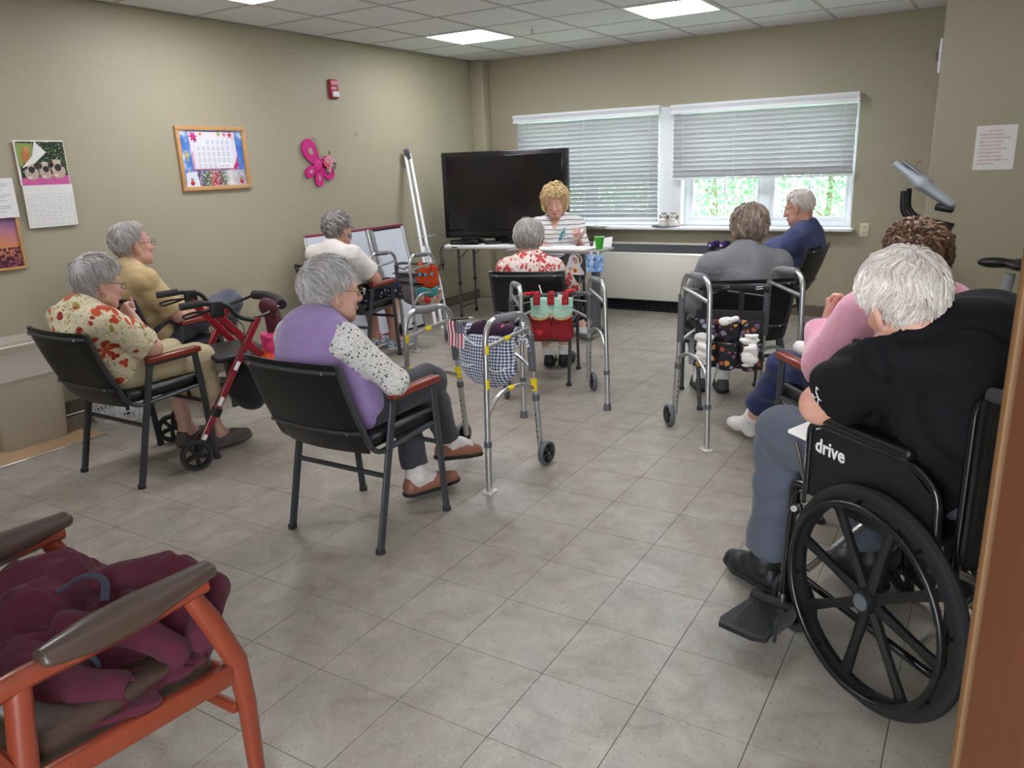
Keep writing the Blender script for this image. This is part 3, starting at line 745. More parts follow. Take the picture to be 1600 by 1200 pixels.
me, _ = bagvol(.33, .10, -.255, 0, 1).mesh('pouch', M_ging); obj('pouch', me, None, t)
m1 = M(); tube(m1, [(-.165, .0, .0), (-.08, -.06, -.02), (0, -.066, -.045), (.08, -.06, -.02), (.165, 0, 0)], .0035, 6, .04); tube(m1, [(-.155, -.02, -.135), (-.1, -.073, -.155), (-.01, -.06, -.13)], .004, 6, .03); tube(m1, [(.155, -.02, -.135), (.1, -.073, -.165), (.01, -.06, -.13)], .004, 6, .03); obj('piping', m1, M_wcloth, t)
for s_ in (-1, 1):
    m1 = M(); tube(m1, [(s_*.13, 0, -.02), (s_*.14, .03, .035), (s_*.14, .07, .035), (s_*.13, .05, -.03)], .008, 6, .02, flat=2.2); obj('tie_strap', m1, M_ging, t)
me, _ = (lambda v: (v.cone((-.07, .0, .0), (.12, .01, .02), .035, .03), v.cone((-.1, 0, -.02), (-.02, -.01, .035), .03, .025), v.fold(.006, 90, 4), v.mesh('knit_cap', M_purple))[-1])(Vol((-.16, -.07, -.08), (.2, .08, .1), .006))
k_ = obj('knitted_cap', me, None); k_.location = wp('A', .0, .345, .675); k_.rotation_euler = (0, 0, math.radians(WK['A'][1])); tag(k_, 'dark purple knitted cap tucked into the top of the gingham bag', 'cap')
# folded patterned wrap on the right upright, pink tissue
M_wrap = mat('grey_print_cloth', rough=.9, fn=lambda N, v: N.col(N.mix(N.gt(N.noise(v, 70, 2), .52), lin('#dcdce0'), lin('#4a4a58'))))
m1 = M(); tube(m1, [(0, 0, .03), (.02, -.03, 0), (-.01, -.03, -.03), (.02, .02, -.05)], .018, 8, .02); tube(m1, [(.01, -.02, -.02), (.045, -.03, -.09)], .012, 6, rads=[.012, .006]); tube(m1, [(.0, -.02, -.02), (-.03, -.03, -.075)], .011, 6, rads=[.012, .005])
o = obj('tied_scarf', m1, M_wrap); o.location = wp('A', .21, .36, .70); tag(o, 'grey printed scarf tied to the right front upright of the yellow-taped walker', 'scarf')
m1 = M(); sphere(m1, (0, 0, 0), (.022, .018, .02), 10); sphere(m1, (.02, .01, .008), (.014, .014, .018), 8); o = obj('pink_tissue', m1, mat('coral_cloth', '#d8625f', rough=.9, bump=(80, .6, .004))); o.location = wp('A', .10, .345, .70); tag(o, 'small coral pink tissue poking out of the gingham bag', 'tissue')
# flag
def f_flag(N, v):
    s = N.sep(v)  # object coords: x across, z up ; hangs: width .105 (x 0..-.105) height .135
    st = N.math('FRACT', N.math('MULTIPLY', s[0], 1/.0162)); c = N.mix(N.lt(st, .5), lin('#e9e4e2'), lin('#b0203a'))
    can = N.math('MULTIPLY', N.gt(s[0], -.0567), N.gt(s[2], -.062)); sc = N.comb(N.math('MULTIPLY', s[0], 95.), 0., N.math('MULTIPLY', s[2], 95.))
    fx = N.math('SUBTRACT', N.math('FRACT', N.math('MULTIPLY', s[0], 95.)), .5); fz = N.math('SUBTRACT', N.math('FRACT', N.math('ADD', N.math('MULTIPLY', s[2], 95.), N.math('MULTIPLY', N.math('FLOOR', N.math('MULTIPLY', s[0], 95.)), .5))), .5)
    r = N.math('ADD', N.math('MULTIPLY', fx, fx), N.math('MULTIPLY', fz, fz)); star = N.lt(r, .07)
    N.col(N.mix(can, c, N.mix(star, lin('#1f2542'), lin('#e4e4ea'))))
M_flag = mat('flag_cloth', rough=.8, fn=f_flag)
t = thing('small_flag', 'small stars and stripes stick flag on the left front of the taped walker', 'flag', wp('A', -.085, .255, .735), WK['A'][1]-4)
m1 = M(); n = 12; vs = []; fs = []
for j in range(n+1):
    for i in range(n+1):
        x = -.105*i/n; z = -.135*j/n; vs.append((x, .006*math.sin(x*95+1)+.003*math.sin(z*60), z+.004*math.sin(x*60)))
k = len(vs); vs += [(a, b+.0012, c) for a, b, c in vs]
for j in range(n):
    for i in range(n): a = j*(n+1)+i; fs += [(a, a+1, a+n+2, a+n+1), (k+a, k+a+n+1, k+a+n+2, k+a+1)]
m1.add(vs, fs); obj('cloth', m1, M_flag, t)
m1 = M(); tube(m1, [(-.115, .003, -.006), (.045, .003, .022)], .004, 8); obj('stick', m1, M_blackp, t); m1 = M(); lathe(m1, [(.006, 0), (.005, .012), (.001, .03)], 8, TT((.045, .003, .022), (0, math.radians(80), 0))); obj('finial', m1, M_alu, t)

# crochet bag on walker C
M_mint = mat('mint_crochet', '#a9cfbd', rough=.95, fn=lambda N, v: N.bump(N.math('ADD', N.math('SINE', N.math('MULTIPLY', N.sep(v)[2], 520.)), N.noise(v, 180, 2)), .7, .002))
M_redc = mat('red_crochet', '#87171d', rough=.95, fn=lambda N, v: N.bump(N.math('ADD', N.math('SINE', N.math('MULTIPLY', N.sep(v)[2], 620.)), N.noise(v, 180, 2)), .7, .002))
M_mus = mat('mustard_yarn', '#a98654', rough=.95, bump=(200, .8, .002))
t = thing('crochet_bag', 'mint and dark red crochet bag with three buttoned straps on walker front bar', 'bag', wp('C', .0, .345, .655), WK['C'][1]-18)
me, _ = bagvol(.26, .05, -.24, 0, 3, .003, h=.007).mesh('pouch', M_mint); obj('pouch', me, None, t)
for s_ in (-1, 1):
    v = Vol((-.2, -.12, -.3), (.2, .1, 0), .0065); v.torso((s_*.065, -.03, -.235), (s_*.068, -.036, -.12), (.078, .034), (.066, .026), (1, 0, 0)); v.ell((s_*.066, -.05, -.085), (.062, .09, .042), k=.008, sub=True); me, _ = v.mesh('pocket', M_redc); obj('pocket', me, None, t)
    m1 = M(); tube(m1, [(s_*.068+.062*math.cos(a), -.052-.012*math.sin(a), -.088-.04*math.sin(a)) for a in [PI*i/10 for i in range(11)]], .006, 6); obj('pocket_trim', m1, M_mus, t)
for x in (-.09, 0, .09):
    m1 = M(); tube(m1, [(x, -.036, -.04), (x, -.03, .015), (x, .02, .035), (x, .07, .02), (x, .075, -.03)], .009, 8, .03, flat=2.4, up=(0, -1, 0)); s1 = obj('strap', m1, M_redc, t)
    m1 = M(); lathe(m1, [(.015, 0), (.016, .004), (.012, .007)], 12, TT((x, -.04, -.018), (PI/2, 0, 0))); obj('button', m1, mat('red_button', '#a01220', rough=.3), s1)
m1 = M(); prism(m1, [(0.02*16*math.sin(a)**3/16, .02*(13*math.cos(a)-5*math.cos(2*a)-2*math.cos(3*a)-math.cos(4*a))/16) for a in [2*PI*i/20 for i in range(20)]], 0, .006, TT((-.07, -.072, -.205), (PI/2, 0, 0))); obj('heart_patch', m1, mat('bright_red', '#c01520', rough=.6), t)
m1 = M(); box(m1, (.06, -.02, -.04), (.07, .004, .12), rot=(.1, .35, 0)); o = obj('folded_paper', m1, mat('paper', '#e6e4e0', rough=.8), t)
m1 = M(); tube(m1, [(-.06, 0, .03), (-.075, 0, .085)], .004, 6); o = obj('white_pen', m1, M_white); o.matrix_world = yawm(t.location, WK['C'][1]); tag(o, 'white pen sticking up out of the crochet bag', 'pen')
m1 = M(); rbox(m1, (0, 0, 0), (.05, .035, .022), .01, 2); rbox(m1, (.03, 0, .008), (.03, .03, .014), .006, 2); o = obj('red_clip', m1, mat('red_gloss', '#c2202c', rough=.3)); o.matrix_world = yawm(wp('C', .13, .40, .68), 0); tag(o, 'glossy red clip on the front bar, right of the crochet bag', 'clip')
o2 = o.copy(); C.objects.link(o2); o2.matrix_world = yawm(wp('C', -.14, .40, .68), 10); o2['label'] = 'glossy red clip on the front bar, left of the crochet bag'

# orange bag on walker B
M_or = mat('orange_knit', '#c8481b', rough=.95, fn=lambda N, v: N.bump(N.math('ADD', N.math('SINE', N.math('MULTIPLY', N.sep(v)[2], 560.)), N.noise(v, 180, 2)), .7, .002))
M_teal = mat('teal_yarn', '#3c8f92', rough=.95, bump=(150, .8, .003))
M_pch = mat('patchwork', rough=.9, fn=lambda N, v: N.col(N.mix(N.math('MULTIPLY', N.gt(N.math('FRACT', N.math('MULTIPLY', N.sep(v)[2], 60.)), .5), .7), N.ramp(N.noise(v, 26, 2), [(.3, '#6d2a2c'), (.45, '#b9a88e'), (.55, '#a43b30'), (.7, '#3f5a50')], 'CONSTANT'), lin('#d8c9ae'))))
t = thing('orange_bag', 'orange knitted bag with blue buttons and teal twist hanging on far walker', 'bag', wp('B', .165, .31, .66), WK['B'][1]+25)
me, _ = bagvol(.17, .05, -.20, 0, 5, .004, belly=1.1, h=.007).mesh('pouch', M_or); obj('pouch', me, None, t)
me, _ = bagvol(.21, .09, -.33, -.19, 6, .006, h=.007).mesh('pocket', M_pch); obj('pocket', me, None, t)
m1 = M()
for k in range(3): tube(m1, [(-.09, -.045, -.19-.022*k), (-.03, -.075, -.165-.02*k), (.03, -.072, -.195-.02*k), (.09, -.045, -.17-.022*k)], .012, 8, .04)
obj('twisted_band', m1, M_teal, t)
for x in (-.055, .045):
    m1 = M(); tube(m1, [(x, -.035, -.05), (x, -.03, .02), (x, .02, .035), (x, .05, 0)], .008, 8, .03, flat=2.4, up=(0, -1, 0)); s1 = obj('strap', m1, M_or, t)
    m1 = M(); lathe(m1, [(.015, 0), (.014, .007)], 12, TT((x, -.045, -.055), (PI/2, 0, 0))); obj('button', m1, mat('blue_button', '#4fa0c0', rough=.4), s1)
m1 = M(); lathe(m1, [(.015, 0), (.014, .007)], 12, TT((-.01, -.046, -.06), (PI/2, 0, 0))); obj('button', m1, MATS['blue_button'], t)
m1 = M(); sphere(m1, (0, -.075, -.27), (.03, .016, .03), 12); obj('red_bloom', m1, mat('bright_red2', '#c11c1c', rough=.6, bump=(60, .5, .003)), t)
# mesh basket of walker B: grey fabric pouch between the frames with black trims
M_gcloth = mat('grey_cloth', '#6c6668', rough=.9, bump=(100, .4))
t = thing('walker_pouch', 'grey fabric pouch with black trim inside the far walker', 'bag', wp('B', 0, .33, .5), WK['B'][1])
me, _ = bagvol(.34, .12, -.17, .10, 8, .006, h=.009).mesh('pouch', M_gcloth); obj('pouch', me, None, t)
m1 = M(); tube(m1, [(-.17, -.07, .10), (.17, -.07, .10)], .006, 6, flat=2); tube(m1, [(-.16, -.08, .04), (.16, -.08, .02)], .006, 6, flat=2); tube(m1, [(-.2, .0, .16), (-.05, -.06, .13), (.0, -.06, .17), (.03, -.06, .13), (.16, -.02, .19)], .005, 6, .03); obj('trim', m1, M_blackp, t)

# butterfly organizer on walker D
def f_bfly(N, v):
    vo = N.vor(v, 26, dims='3D'); d = vo.outputs['Distance']; r = N.sep(vo.outputs['Color'])
    c = N.ramp(r[0], [(0, '#c48a3c'), (.25, '#8a7a8c'), (.45, '#a0503a'), (.6, '#97a0ae'), (.8, '#6b4d6a'), (1, '#caa070')], 'CONSTANT')
    n = N.noise(v, 60, 2); edge = N.vor(v, 26, 'DISTANCE_TO_EDGE').outputs['Distance']
    m_ = N.math('MULTIPLY', N.lt(N.math('ADD', d, N.math('MULTIPLY', n, .35)), .58), N.gt(edge, .08)); N.col(N.mix(m_, lin('#15131a'), c))
M_bfly = mat('butterfly_print', rough=.8, fn=f_bfly)
M_blackc = mat('black_cloth', '#121214', rough=.85, bump=(120, .3), sheen=.1)
M_tissue = mat('tissue', '#e2ddd6', rough=.9, bump=(40, .8, .006))
t = thing('walker_organizer', 'black organizer with butterfly print pockets full of tissues on the taller walker', 'bag', wp('D', 0, .30, .67), WK['D'][1]-34)
def pock(x, z, w_, h_, d=.035, seed=0, name='pocket', mt=None):
    v = Vol((x-w_*.7, -.12, z-h_*.7), (x+w_*.7, .06, z+h_*.7), .0065); v.torso((x, -d*.7, z-h_*.42), (x, -d*.7, z+h_*.5), (w_*.5, d), (w_*.52, d*1.1), (1, 0, 0), .01); v.plane((0, 0, z+h_*.5), (0, 0, 1)); v.fold(.004, 50, seed); me, _ = v.mesh(name, mt or M_bfly); return obj(name, me, None, t)
m1 = M(); rbox(m1, (0, 0, -.15), (.36, .02, .30), .008, 2); obj('back_panel', m1, M_blackc, t)
for i, x in enumerate((-.12, 0, .12)):
    pock(x, -.235, .115, .13, .04, i); pock(x, -.10, .118, .10, .022, i+5)
    m1 = M(); tube(m1, [(x-.056, -.045, -.172), (x, -.082, -.178), (x+.056, -.045, -.172)], .004, 6, .03); obj('binding', m1, M_blackc, t)
    v = Vol((x-.08, -.13, -.3), (x+.08, .02, 0), .007)
    if i != 1:
        v.ell((x, -.068, -.235), (.046, .024, .055)); v.ell((x-.012, -.05, -.155), (.042, .016, .028), k=.008); v.cone((x+.022, -.05, -.16), (x+.03, -.05, -.135), .014, .010)
        v.fold(.013, 85, i); me, _ = v.mesh('tissue', M_tissue); o = obj('tissue_wad', me, None, t)
    else:
        v.cone((x-.03, -.03, -.06), (x+.04, -.03, -.04), .02, .015); v.fold(.006, 80, i); me, _ = v.mesh('tissue', M_tissue); obj('tissue_wad', me, None, t)
m1 = M(); rbox(m1, (0, 0, -.305), (.37, .07, .02), .008, 2); obj('bottom_band', m1, M_blackc, t)
for x in (-.13, .06):
    m1 = M(); tube(m1, [(x, -.005, -.02), (x, -.01, .10), (x, .02, .13)], .014, 6, .02, flat=.25, up=(1, 0, 0)); obj('hang_strap', m1, M_blackc, t)
m1 = M(); tube(m1, [(-.20, .01, .115), (-.1, .0, .125), (.1, .0, .125), (.20, .01, .115)], .017, 10, .05, flat=.8); obj('top_roll', m1, M_blackc, t)
for x in (-.17, -.02, .15):
    m1 = M(); tube(m1, [(x-.02, -.02, .12), (x+.015, -.02, .125), (x+.015, -.02, .135), (x-.02, -.02, .132)], .002, 6); obj('wire_clip', m1, M_chrome, t)

# ------------------------------------------------------------------ rollator
RY = -23.6
M_gblack0 = mat('gloss_black', '#0c0c0e', rough=.22, coat=.4)
RO = Vector((-1.46, .31, 0)) + Vector((-.915, .40, 0))*.285
t = thing('red_rollator', 'dark red rollator with black seat in front of the woman in the flowered blouse', 'rollator', RO, RY)
for s_ in (-1, 1):
    x = s_*.265
    m1 = M(); tube(m1, [(x, .03, .13), (x, .405, .745)], .0155, 8, flat=1.35, up=(1, 0, 0)); obj('rear_leg', m1, M_redp, t)
    m1 = M(); tube(m1, [(x*.97, .20, .80), (x*.97, .66, .19)], .0155, 8, flat=1.35, up=(1, 0, 0)); obj('front_leg', m1, M_redp, t)
    m1 = M(); tube(m1, [(x, .395, .73), (x, .30, .76), (x, .26, .835), (x, .15, .852), (x, .05, .85)], .0125, 10, .06); hd = obj('handle', m1, M_blackp, t)
    m1 = M(); tube(m1, [(x, .14, .853), (x, .03, .848)], .019, 12); obj('hand_grip', m1, M_rubber, hd)
    m1 = M(); tube(m1, [(x, .20, .82), (x, .13, .80), (x, .05, .785), (x, .035, .80), (x, .08, .812), (x, .16, .812)], .0055, 6, .02); obj('brake_lever', m1, M_blackp, hd)
    m1 = M(); rbox(m1, (x, .205, .815), (.03, .07, .085), .012, 3); obj('brake_housing', m1, M_blackp, hd)
    m1 = M(); tube(m1, [(x+s_*.01, .22, .79), (x+s_*.03, .33, .73), (x+s_*.03, .30, .60), (x+s_*.03, .13, .35), (x+s_*.015, .03, .17)], .0028, 6, .1); obj('brake_cable', m1, M_blackp, t)
    m1 = M(); rbox(m1, (x, .13, .285), (.036, .05, .05), .008, 2, rot=(-.55, 0, 0)); obj('height_clamp', m1, M_blackp, t)
    for (yy, xx) in ((.0, x+s_*.02), (.68, x*.95)):
        tr = M(); hb = M(); wheel(hb, tr, (xx, yy, .082), .082, .028); wh = obj('wheel', tr, M_rubber, t); obj('wheel_hub', hb, M_blackp, wh)
        m1 = M(); tube(m1, [(xx-s_*.022, yy, .082), (xx-s_*.022, yy+.01, .17), (x, yy+.03, .19)] if yy < .1 else [(xx-s_*.022, yy, .082), (xx-s_*.022, yy-.01, .18), (x, yy-.02, .21)], .009, 8, .03); obj('fork', m1, M_blackp, t)
    for k, (a, b) in enumerate(((.32, .36), (.16, .22), (.08, .09))):
        f = lambda q_: Vector((x, .03+.375*q_, .13+.615*q_))
        q0 = [.62, .34, .06][k]; m1 = M(); rbox(m1, f(q0)+Vector((s_*.0165, 0, 0)), (.0015, .02, .05 if k < 2 else .03), .0005, 1, rot=(-.55, 0, 0)); obj('white_sticker', m1, M_white, t)
m1 = M(); tube(m1, [(-.255, .52, .38), (.255, .52, .38)], .010, 8); tube(m1, [(-.255, .33, .5), (.255, .33, .5)], .010, 8); obj('cross_tube', m1, M_redp, t)
m1 = M(); rbox(m1, (0, .33, .535), (.42, .30, .03), .012, 3); obj('seat', m1, M_blackv, t)
m1 = M(); tube(m1, [(-.265, .40, .745), (-.265, .47, .76), (-.24, .55, .79), (0, .57, .80), (.24, .55, .79), (.265, .47, .76), (.265, .40, .745)], .008, 8, .06); obj('backrest_bar', m1, M_gblack0, t)
m1 = M(); tube(m1, [(-.235, .55, .79), (-.1, .575, .80), (.1, .575, .80), (.235, .55, .79)], .026, 12, .08); obj('backrest_pad', m1, mat('dark_foam', '#2a2224', rough=.8, bump=(120, .4)), t)
M_maroon = mat('maroon_cloth', '#4a1220', rough=.9, bump=(90, .5, .002), sheen=.15)
RM = yawm(RO, RY)
v = Vol((-.1, -.12, -.36), (.14, .12, .1), .008); v.cone((0, 0, .02), (.02, .03, -.26), .035, .055); v.cone((-.03, .02, -.02), (-.02, .03, -.28), .03, .045); v.cone((.0, -.02, .03), (.04, .0, .02), .04, .03); v.fold(.009, 60, 2, dirs=[(1, .4, .1), (.6, 1, .1)]); me, _ = v.mesh('b', M_maroon)
o = obj('maroon_bag', me, None); o.matrix_world = RM @ Matrix.Translation((.20, .50, .755)); tag(o, 'maroon cloth bag hanging from the near end of the rollator backrest', 'bag')
M_pink = mat('pink_plastic', '#e2447e', rough=.45, bump=(50, .5, .003)); M_orgp = mat('orange_yarn', '#e0561a', rough=.9, bump=(120, .9, .004), var=.3)
v = Vol((-.12, -.1, -.18), (.14, .1, .1), .007); v.torso((0, 0, -.12), (0, 0, .04), (.075, .03), (.085, .035), (1, 0, 0), .01); v.fold(.005, 60, 9); v.plane((0, 0, .045), (0, 0, 1)); me, _ = v.mesh('b', M_pink)
t2 = thing('pink_pouch', 'bright pink pouch with orange yarn hanging at the rollator front', 'bag', RM @ Vector((.24, .455, .60)), RY); obj('pouch', me, None, t2)
v = Vol((-.12, -.12, -.18), (.14, .1, .05), .007); v.ell((.035, -.02, -.09), (.06, .045, .05)); v.fold(.008, 110, 7); me, _ = v.mesh('b', M_orgp); obj('yarn', me, None, t2)
t2 = thing('shoulder_bag', 'black shoulder bag with dangling strap under the rollator seat', 'bag', RM @ Vector((.02, .37, .40)), RY)
v = Vol((-.24, -.15, -.2), (.26, .17, .14), .009); v.torso((0, 0, -.10), (0, 0, .08), (.19, .10), (.17, .07), (1, 0, 0), .02); v.fold(.008, 40, 12); me, _ = v.mesh('b', M_blackc); obj('bag_body', me, None, t2)
m1 = M(); tube(m1, [(.17, .02, -.02), (.27, .08, -.05), (.30, .10, -.18), (.32, .16, -.30), (.36, .22, -.29), (.38, .26, -.16), (.30, .2, .0)], .009, 6, .06, flat=.25); obj('strap', m1, M_blackc, t2)
m1 = M(); rbox(m1, (.12, -.075, .05), (.035, .006, .02), .003, 2); obj('blue_tag', m1, mat('blue_tag', '#3d85d0', rough=.5), t2)

# ------------------------------------------------------------------ wheelchair
KL = (1.937, .229, 0); KY = 50
M_gblack = mat('gloss_black', '#0c0c0e', rough=.22, coat=.4); M_rim = mat('handrim_black', '#101012', rough=.3)
M_tread = mat('tyre', '#18181b', rough=.6)
t = thing('wheelchair', 'black wheelchair with mag wheels under the man in the black polo shirt', 'wheelchair', KL, KY)
for s_ in (-1, 1):
    xw = s_*.295; R = .31; Tm = Matrix.Translation((xw, 0, .318)) @ Matrix.Rotation(PI/2, 4, 'Y')
    m1 = M(); lathe(m1, [(R-.034, -.014), (R-.02, -.017), (R-.005, -.013), (R, 0), (R-.005, .013), (R-.02, .017), (R-.034, .014)], 64, Tm, False); wh = obj('wheel', m1, M_tread, t)
    m1 = M(); lathe(m1, [(R-.032, -.013), (R-.052, -.008), (R-.052, .008), (R-.032, .013)], 64, Tm, False)
    for k in range(8):
        a = 2*PI*k/8+.22; c, s2 = math.cos(a), math.sin(a); vs = []
        for (r, hw, ht) in ((.03, .016, .014), (.15, .012, .012), (R-.048, .017, .009)):
            for (q, z) in ((-hw, -ht*.5), (0, -ht), (hw, -ht*.5), (hw, ht*.5), (0, ht), (-hw, ht*.5)): vs.append((r*c-q*s2, r*s2+q*c, z))
        fs = [tuple(range(5, -1, -1)), tuple(range(12, 18))] + [(a_*6+b_, a_*6+(b_+1) % 6, (a_+1)*6+(b_+1) % 6, (a_+1)*6+b_) for a_ in range(2) for b_ in range(6)]
        mm = M(); mm.add(vs, fs, Tm); obj('spoke', mm, M_blackp, wh)
    obj('rim', m1, M_blackp, wh)
    m1 = M(); lathe(m1, [(.0, -.03), (.03, -.03), (.036, -.015), (.036, .015), (.03, .03), (.0, .03)], 24, Tm, False); obj('hub', m1, M_blackp, wh)
    m1 = M(); lathe(m1, [(0, .033), (.022, .033), (.024, .028)], 20, Matrix.Translation((xw, 0, .318)) @ Matrix.Rotation(s_*PI/2, 4, 'Y'), False); obj('hub_cap', m1, M_dgrey, wh)
    m1 = M(); tube(m1, [(xw+s_*.04, .265*math.cos(a), .318+.265*math.sin(a)) for a in [2*PI*i/56 for i in range(56)]], .0095, 10, closed=True); obj('handrim', m1, M_rim, wh)
    for k in range(8):
        a = 2*PI*k/8+.6; m1 = M(); tube(m1, [(xw+s_*.038, .265*math.cos(a), .318+.265*math.sin(a)), (xw+s_*.01, .272*math.cos(a), .318+.272*math.sin(a))], .006, 6); obj('rim_standoff', m1, M_rim, wh)
    # side frame
    x = s_*.235
    m1 = M(); tube(m1, [(x, .40, .20), (x, .40, .50), (x, -.19, .50), (x, -.19, .18), (x, .40, .20)], .0115, 10, .04); tube(m1, [(x, -.19, .2), (x, -.19, .93), (x, -.30, .945)], .0115, 10, .05); obj('side_frame', m1, M_gblack, t)
    m1 = M(); tube(m1, [(x, -.22, .94), (x, -.32, .948)], .017, 12); obj('push_handle', m1, M_rubber, t)
    xa = s_*.268
    m1 = M(); tube(m1, [(xa, .30, .47), (xa, .30, .715), (xa, .25, .73), (xa, -.06, .73), (xa, -.15, .68), (xa, -.16, .48)], .0115, 10, .04); obj('arm_frame', m1, M_gblack, t)
    m1 = M(); rbox(m1, (xa, .105, .752), (.052, .36, .03), .013, 3); obj('arm_pad', m1, M_blackv, t)
    m1 = M(); prism(m1, [(-.14, .50), (.29, .50), (.29, .70), (.25, .718), (-.05, .718), (-.14, .66)], -.002, .002, Matrix(((0, 0, 1, xa), (1, 0, 0, 0), (0, 1, 0, 0), (0, 0, 0, 1)))); gp = obj('side_guard', m1, M_blackp, t)
    if s_ < 0:
        text('lettering', 'drive', .058, mat('white_print', '#d8d8d8', rough=.5), gp, Matrix(((0, 0, -1, xa-.003), (-1, 0, 0, .275), (0, 1, 0, .645), (0, 0, 0, 1))), bold=.0012)
    # caster
    tr = M(); hb = M(); wheel(hb, tr, (x, .36, .095), .095, .032); wh = obj('caster_wheel', tr, M_rubber, t); obj('caster_hub', hb, M_blackp, wh)
    m1 = M(); tube(m1, [(x-.026, .36, .095), (x-.026, .375, .20), (x, .39, .215), (x+.026, .375, .20), (x+.026, .36, .095)], .008, 8, .02); tube(m1, [(x, .39, .21), (x, .39, .27)], .018, 12); obj('caster_fork', m1, M_gblack, t)
    # brake
    m1 = M(); tube(m1, [(x+s_*.03, .30, .50), (x+s_*.035, .34, .60), (x+s_*.035, .36, .64)], .006, 8); rbox(m1, (x+s_*.03, .29, .48), (.02, .07, .05), .006, 2); tube(m1, [(x+s_*.03, .28, .45), (x+s_*.07, .265, .46)], .007, 8); obj('brake', m1, M_chrome if s_ < 0 else M_gblack, t)
for s_ in (-1, 1):
    m1 = M(); tube(m1, [(s_*.22, .33, .22), (-s_*.22, .33, .47)], .010, 8); tube(m1, [(s_*.22, -.1, .22), (-s_*.22, -.1, .47)], .010, 8); obj('cross_brace', m1, M_chrome, t)
m1 = M(); rbox(m1, (0, .12, .505), (.46, .43, .028), .01, 2); obj('seat_sling', m1, M_blackv, t)
m1 = M(); n = 10; vs = []; fs = []
for j in range(9):
    for i in range(n+1):
        u = i/n*2-1; z = .52+.41*j/8; vs.append((u*.245, -.205-.035*(1-u*u)+(-.018 if abs(u) > .9 else 0), z))
k = len(vs); vs += [(a, b-.012, c) for a, b, c in vs]
for j in range(8):
    for i in range(n): a = j*(n+1)+i; fs += [(a, a+1, a+n+2, a+n+1), (k+a, k+a+n+1, k+a+n+2, k+a+1)]
for i in range(n): a = 8*(n+1)+i; fs += [(a, a+1, k+a+1, k+a), (i, k+i, k+i+1, i+1)]
for j in range(8):
    for q in (0, n): a = j*(n+1)+q; fs.append((a, a+n+1, k+a+n+1, k+a))
m1.add(vs, fs); bs = obj('back_sling', m1, M_blackv, t)
m1 = M(); tube(m1, [(-.245, -.225, .93), (-.12, -.238, .938), (0, -.245, .938), (.12, -.238, .938), (.245, -.225, .93)], .010, 8, .1); tube(m1, [(-.245, -.215, .53), (-.247, -.218, .93)], .009, 8); tube(m1, [(.245, -.215, .53), (.247, -.218, .93)], .009, 8); obj('piping', m1, M_gblack, bs)
# swung-out left footrest and the right one
def footrest(Tf, side):
    m1 = M(); tube(m1, [(0, 0, .50), (0, .02, .42), (0, .03, .12)], .011, 10, .03); tube(m1, [(0, 0, .46), (0, -.03, .38)], .008, 8); h_ = obj('legrest_hanger', m1, M_gblack, t); h_.matrix_local = Tf
    m1 = M(); tube(m1, [(-.02, -.005, .455), (-.06, -.012, .462)], .010, 8); obj('release_lever', m1, M_chrome, h_)
    m1 = M(); tube(m1, [(0, .03, .14), (0, .03, .09)], .0135, 10); obj('extension_tube', m1, M_chrome, h_)
    m1 = M(); prism(m1, [(side*.0, -.05), (side*.19, -.06), (side*.205, -.02), (side*.20, .09), (side*.17, .10), (0, .07)], -.008, .008, TT((0, .05, .092), (0, side*.06, 0))); tube(m1, [(0, -.02, .095), (0, .13, .095)], .02, 12); obj('footplate', m1, M_blackp, h_)
    m1 = M()
    for i in range(15):
        for j in range(10): box(m1, (side*(.028+.0108*i), .008+.0105*j, .1004-.06*(.028+.0108*i)), (.0075, .0045, .0014))
    r = obj('tread_pattern', m1, M_blackp, h_); r['kind'] = 'stuff'
    m1 = M(); tube(m1, [(side*.0, -.01, .15), (side*.08, -.055, .145), (side*.19, -.04, .14)], .03, 6, .04, flat=.12, up=(0, 0, 1)); tube(m1, [(side*.19, -.035, .09), (side*.19, -.035, .165)], .006, 8); obj('heel_loop', m1, M_blackc, h_)
footrest(TT((-.27, .33, 0), (0, 0, math.radians(28))), -1)
footrest(TT((.25, .42, 0), (0, 0, 0)), -1)

# ------------------------------------------------------------------ wooden armchair in the foreground
t = thing('wooden_armchair', 'reddish wooden armchair with brown vinyl seat and arm pads in the foreground', 'armchair', (0, 0, 0), 0)
for x, nm in ((.545, 'r'), (.0, 'l')):
    m1 = M(); tube(m1, [(x, -1.05, 0), (x, -1.052, .12), (x, -1.052, .28), (x, -1.063, .40), (x, -1.11, .525), (x, -1.145, .60), (x, -1.15, .62)], .024, 10, rads=[.019, .021, .023, .026, .026, .022, .02], flat=.85, up=(0, 1, 0)); obj('front_leg', m1, M_redwood, t)
    m1 = M(); tube(m1, [(x, -1.56, 0), (x, -1.525, .42), (x, -1.50, .62)], .024, 10, rads=[.02, .026, .024], flat=.85, up=(0, 1, 0)); obj('rear_leg', m1, M_redwood, t)
    m1 = M(); tube(m1, [(x, -1.70, .60), (x, -1.52, .632), (x, -1.30, .618), (x, -1.115, .622)], .021, 10, .06, flat=1.1); obj('arm', m1, M_redwood, t)
    m1 = M(); P_ = fillet([(x, -1.45, .645), (x, -1.30, .640), (x, -1.10, .648)], .1, 6); tube(m1, P_, .028, 16, rads=[.02]+[.032]+[.034]*(len(P_)-4)+[.031, .02], flat=1.3, up=(0, 0, 1)); sphere(m1, (x, -1.45, .645), (.026, .016, .02), 12); sphere(m1, (x, -1.10, .648), (.026, .016, .02), 12); obj('arm_pad', m1, M_brownv, t)
    m1 = M(); rbox(m1, (x, -1.29, .395), (.026, .42, .05), .006, 2, rot=(-.09, 0, 0)); obj('seat_rail', m1, M_redwood, t)
m1 = M(); rbox(m1, (.272, -1.075, .355), (.52, .026, .045), .006, 2); obj('seat_rail', m1, M_redwood, t)
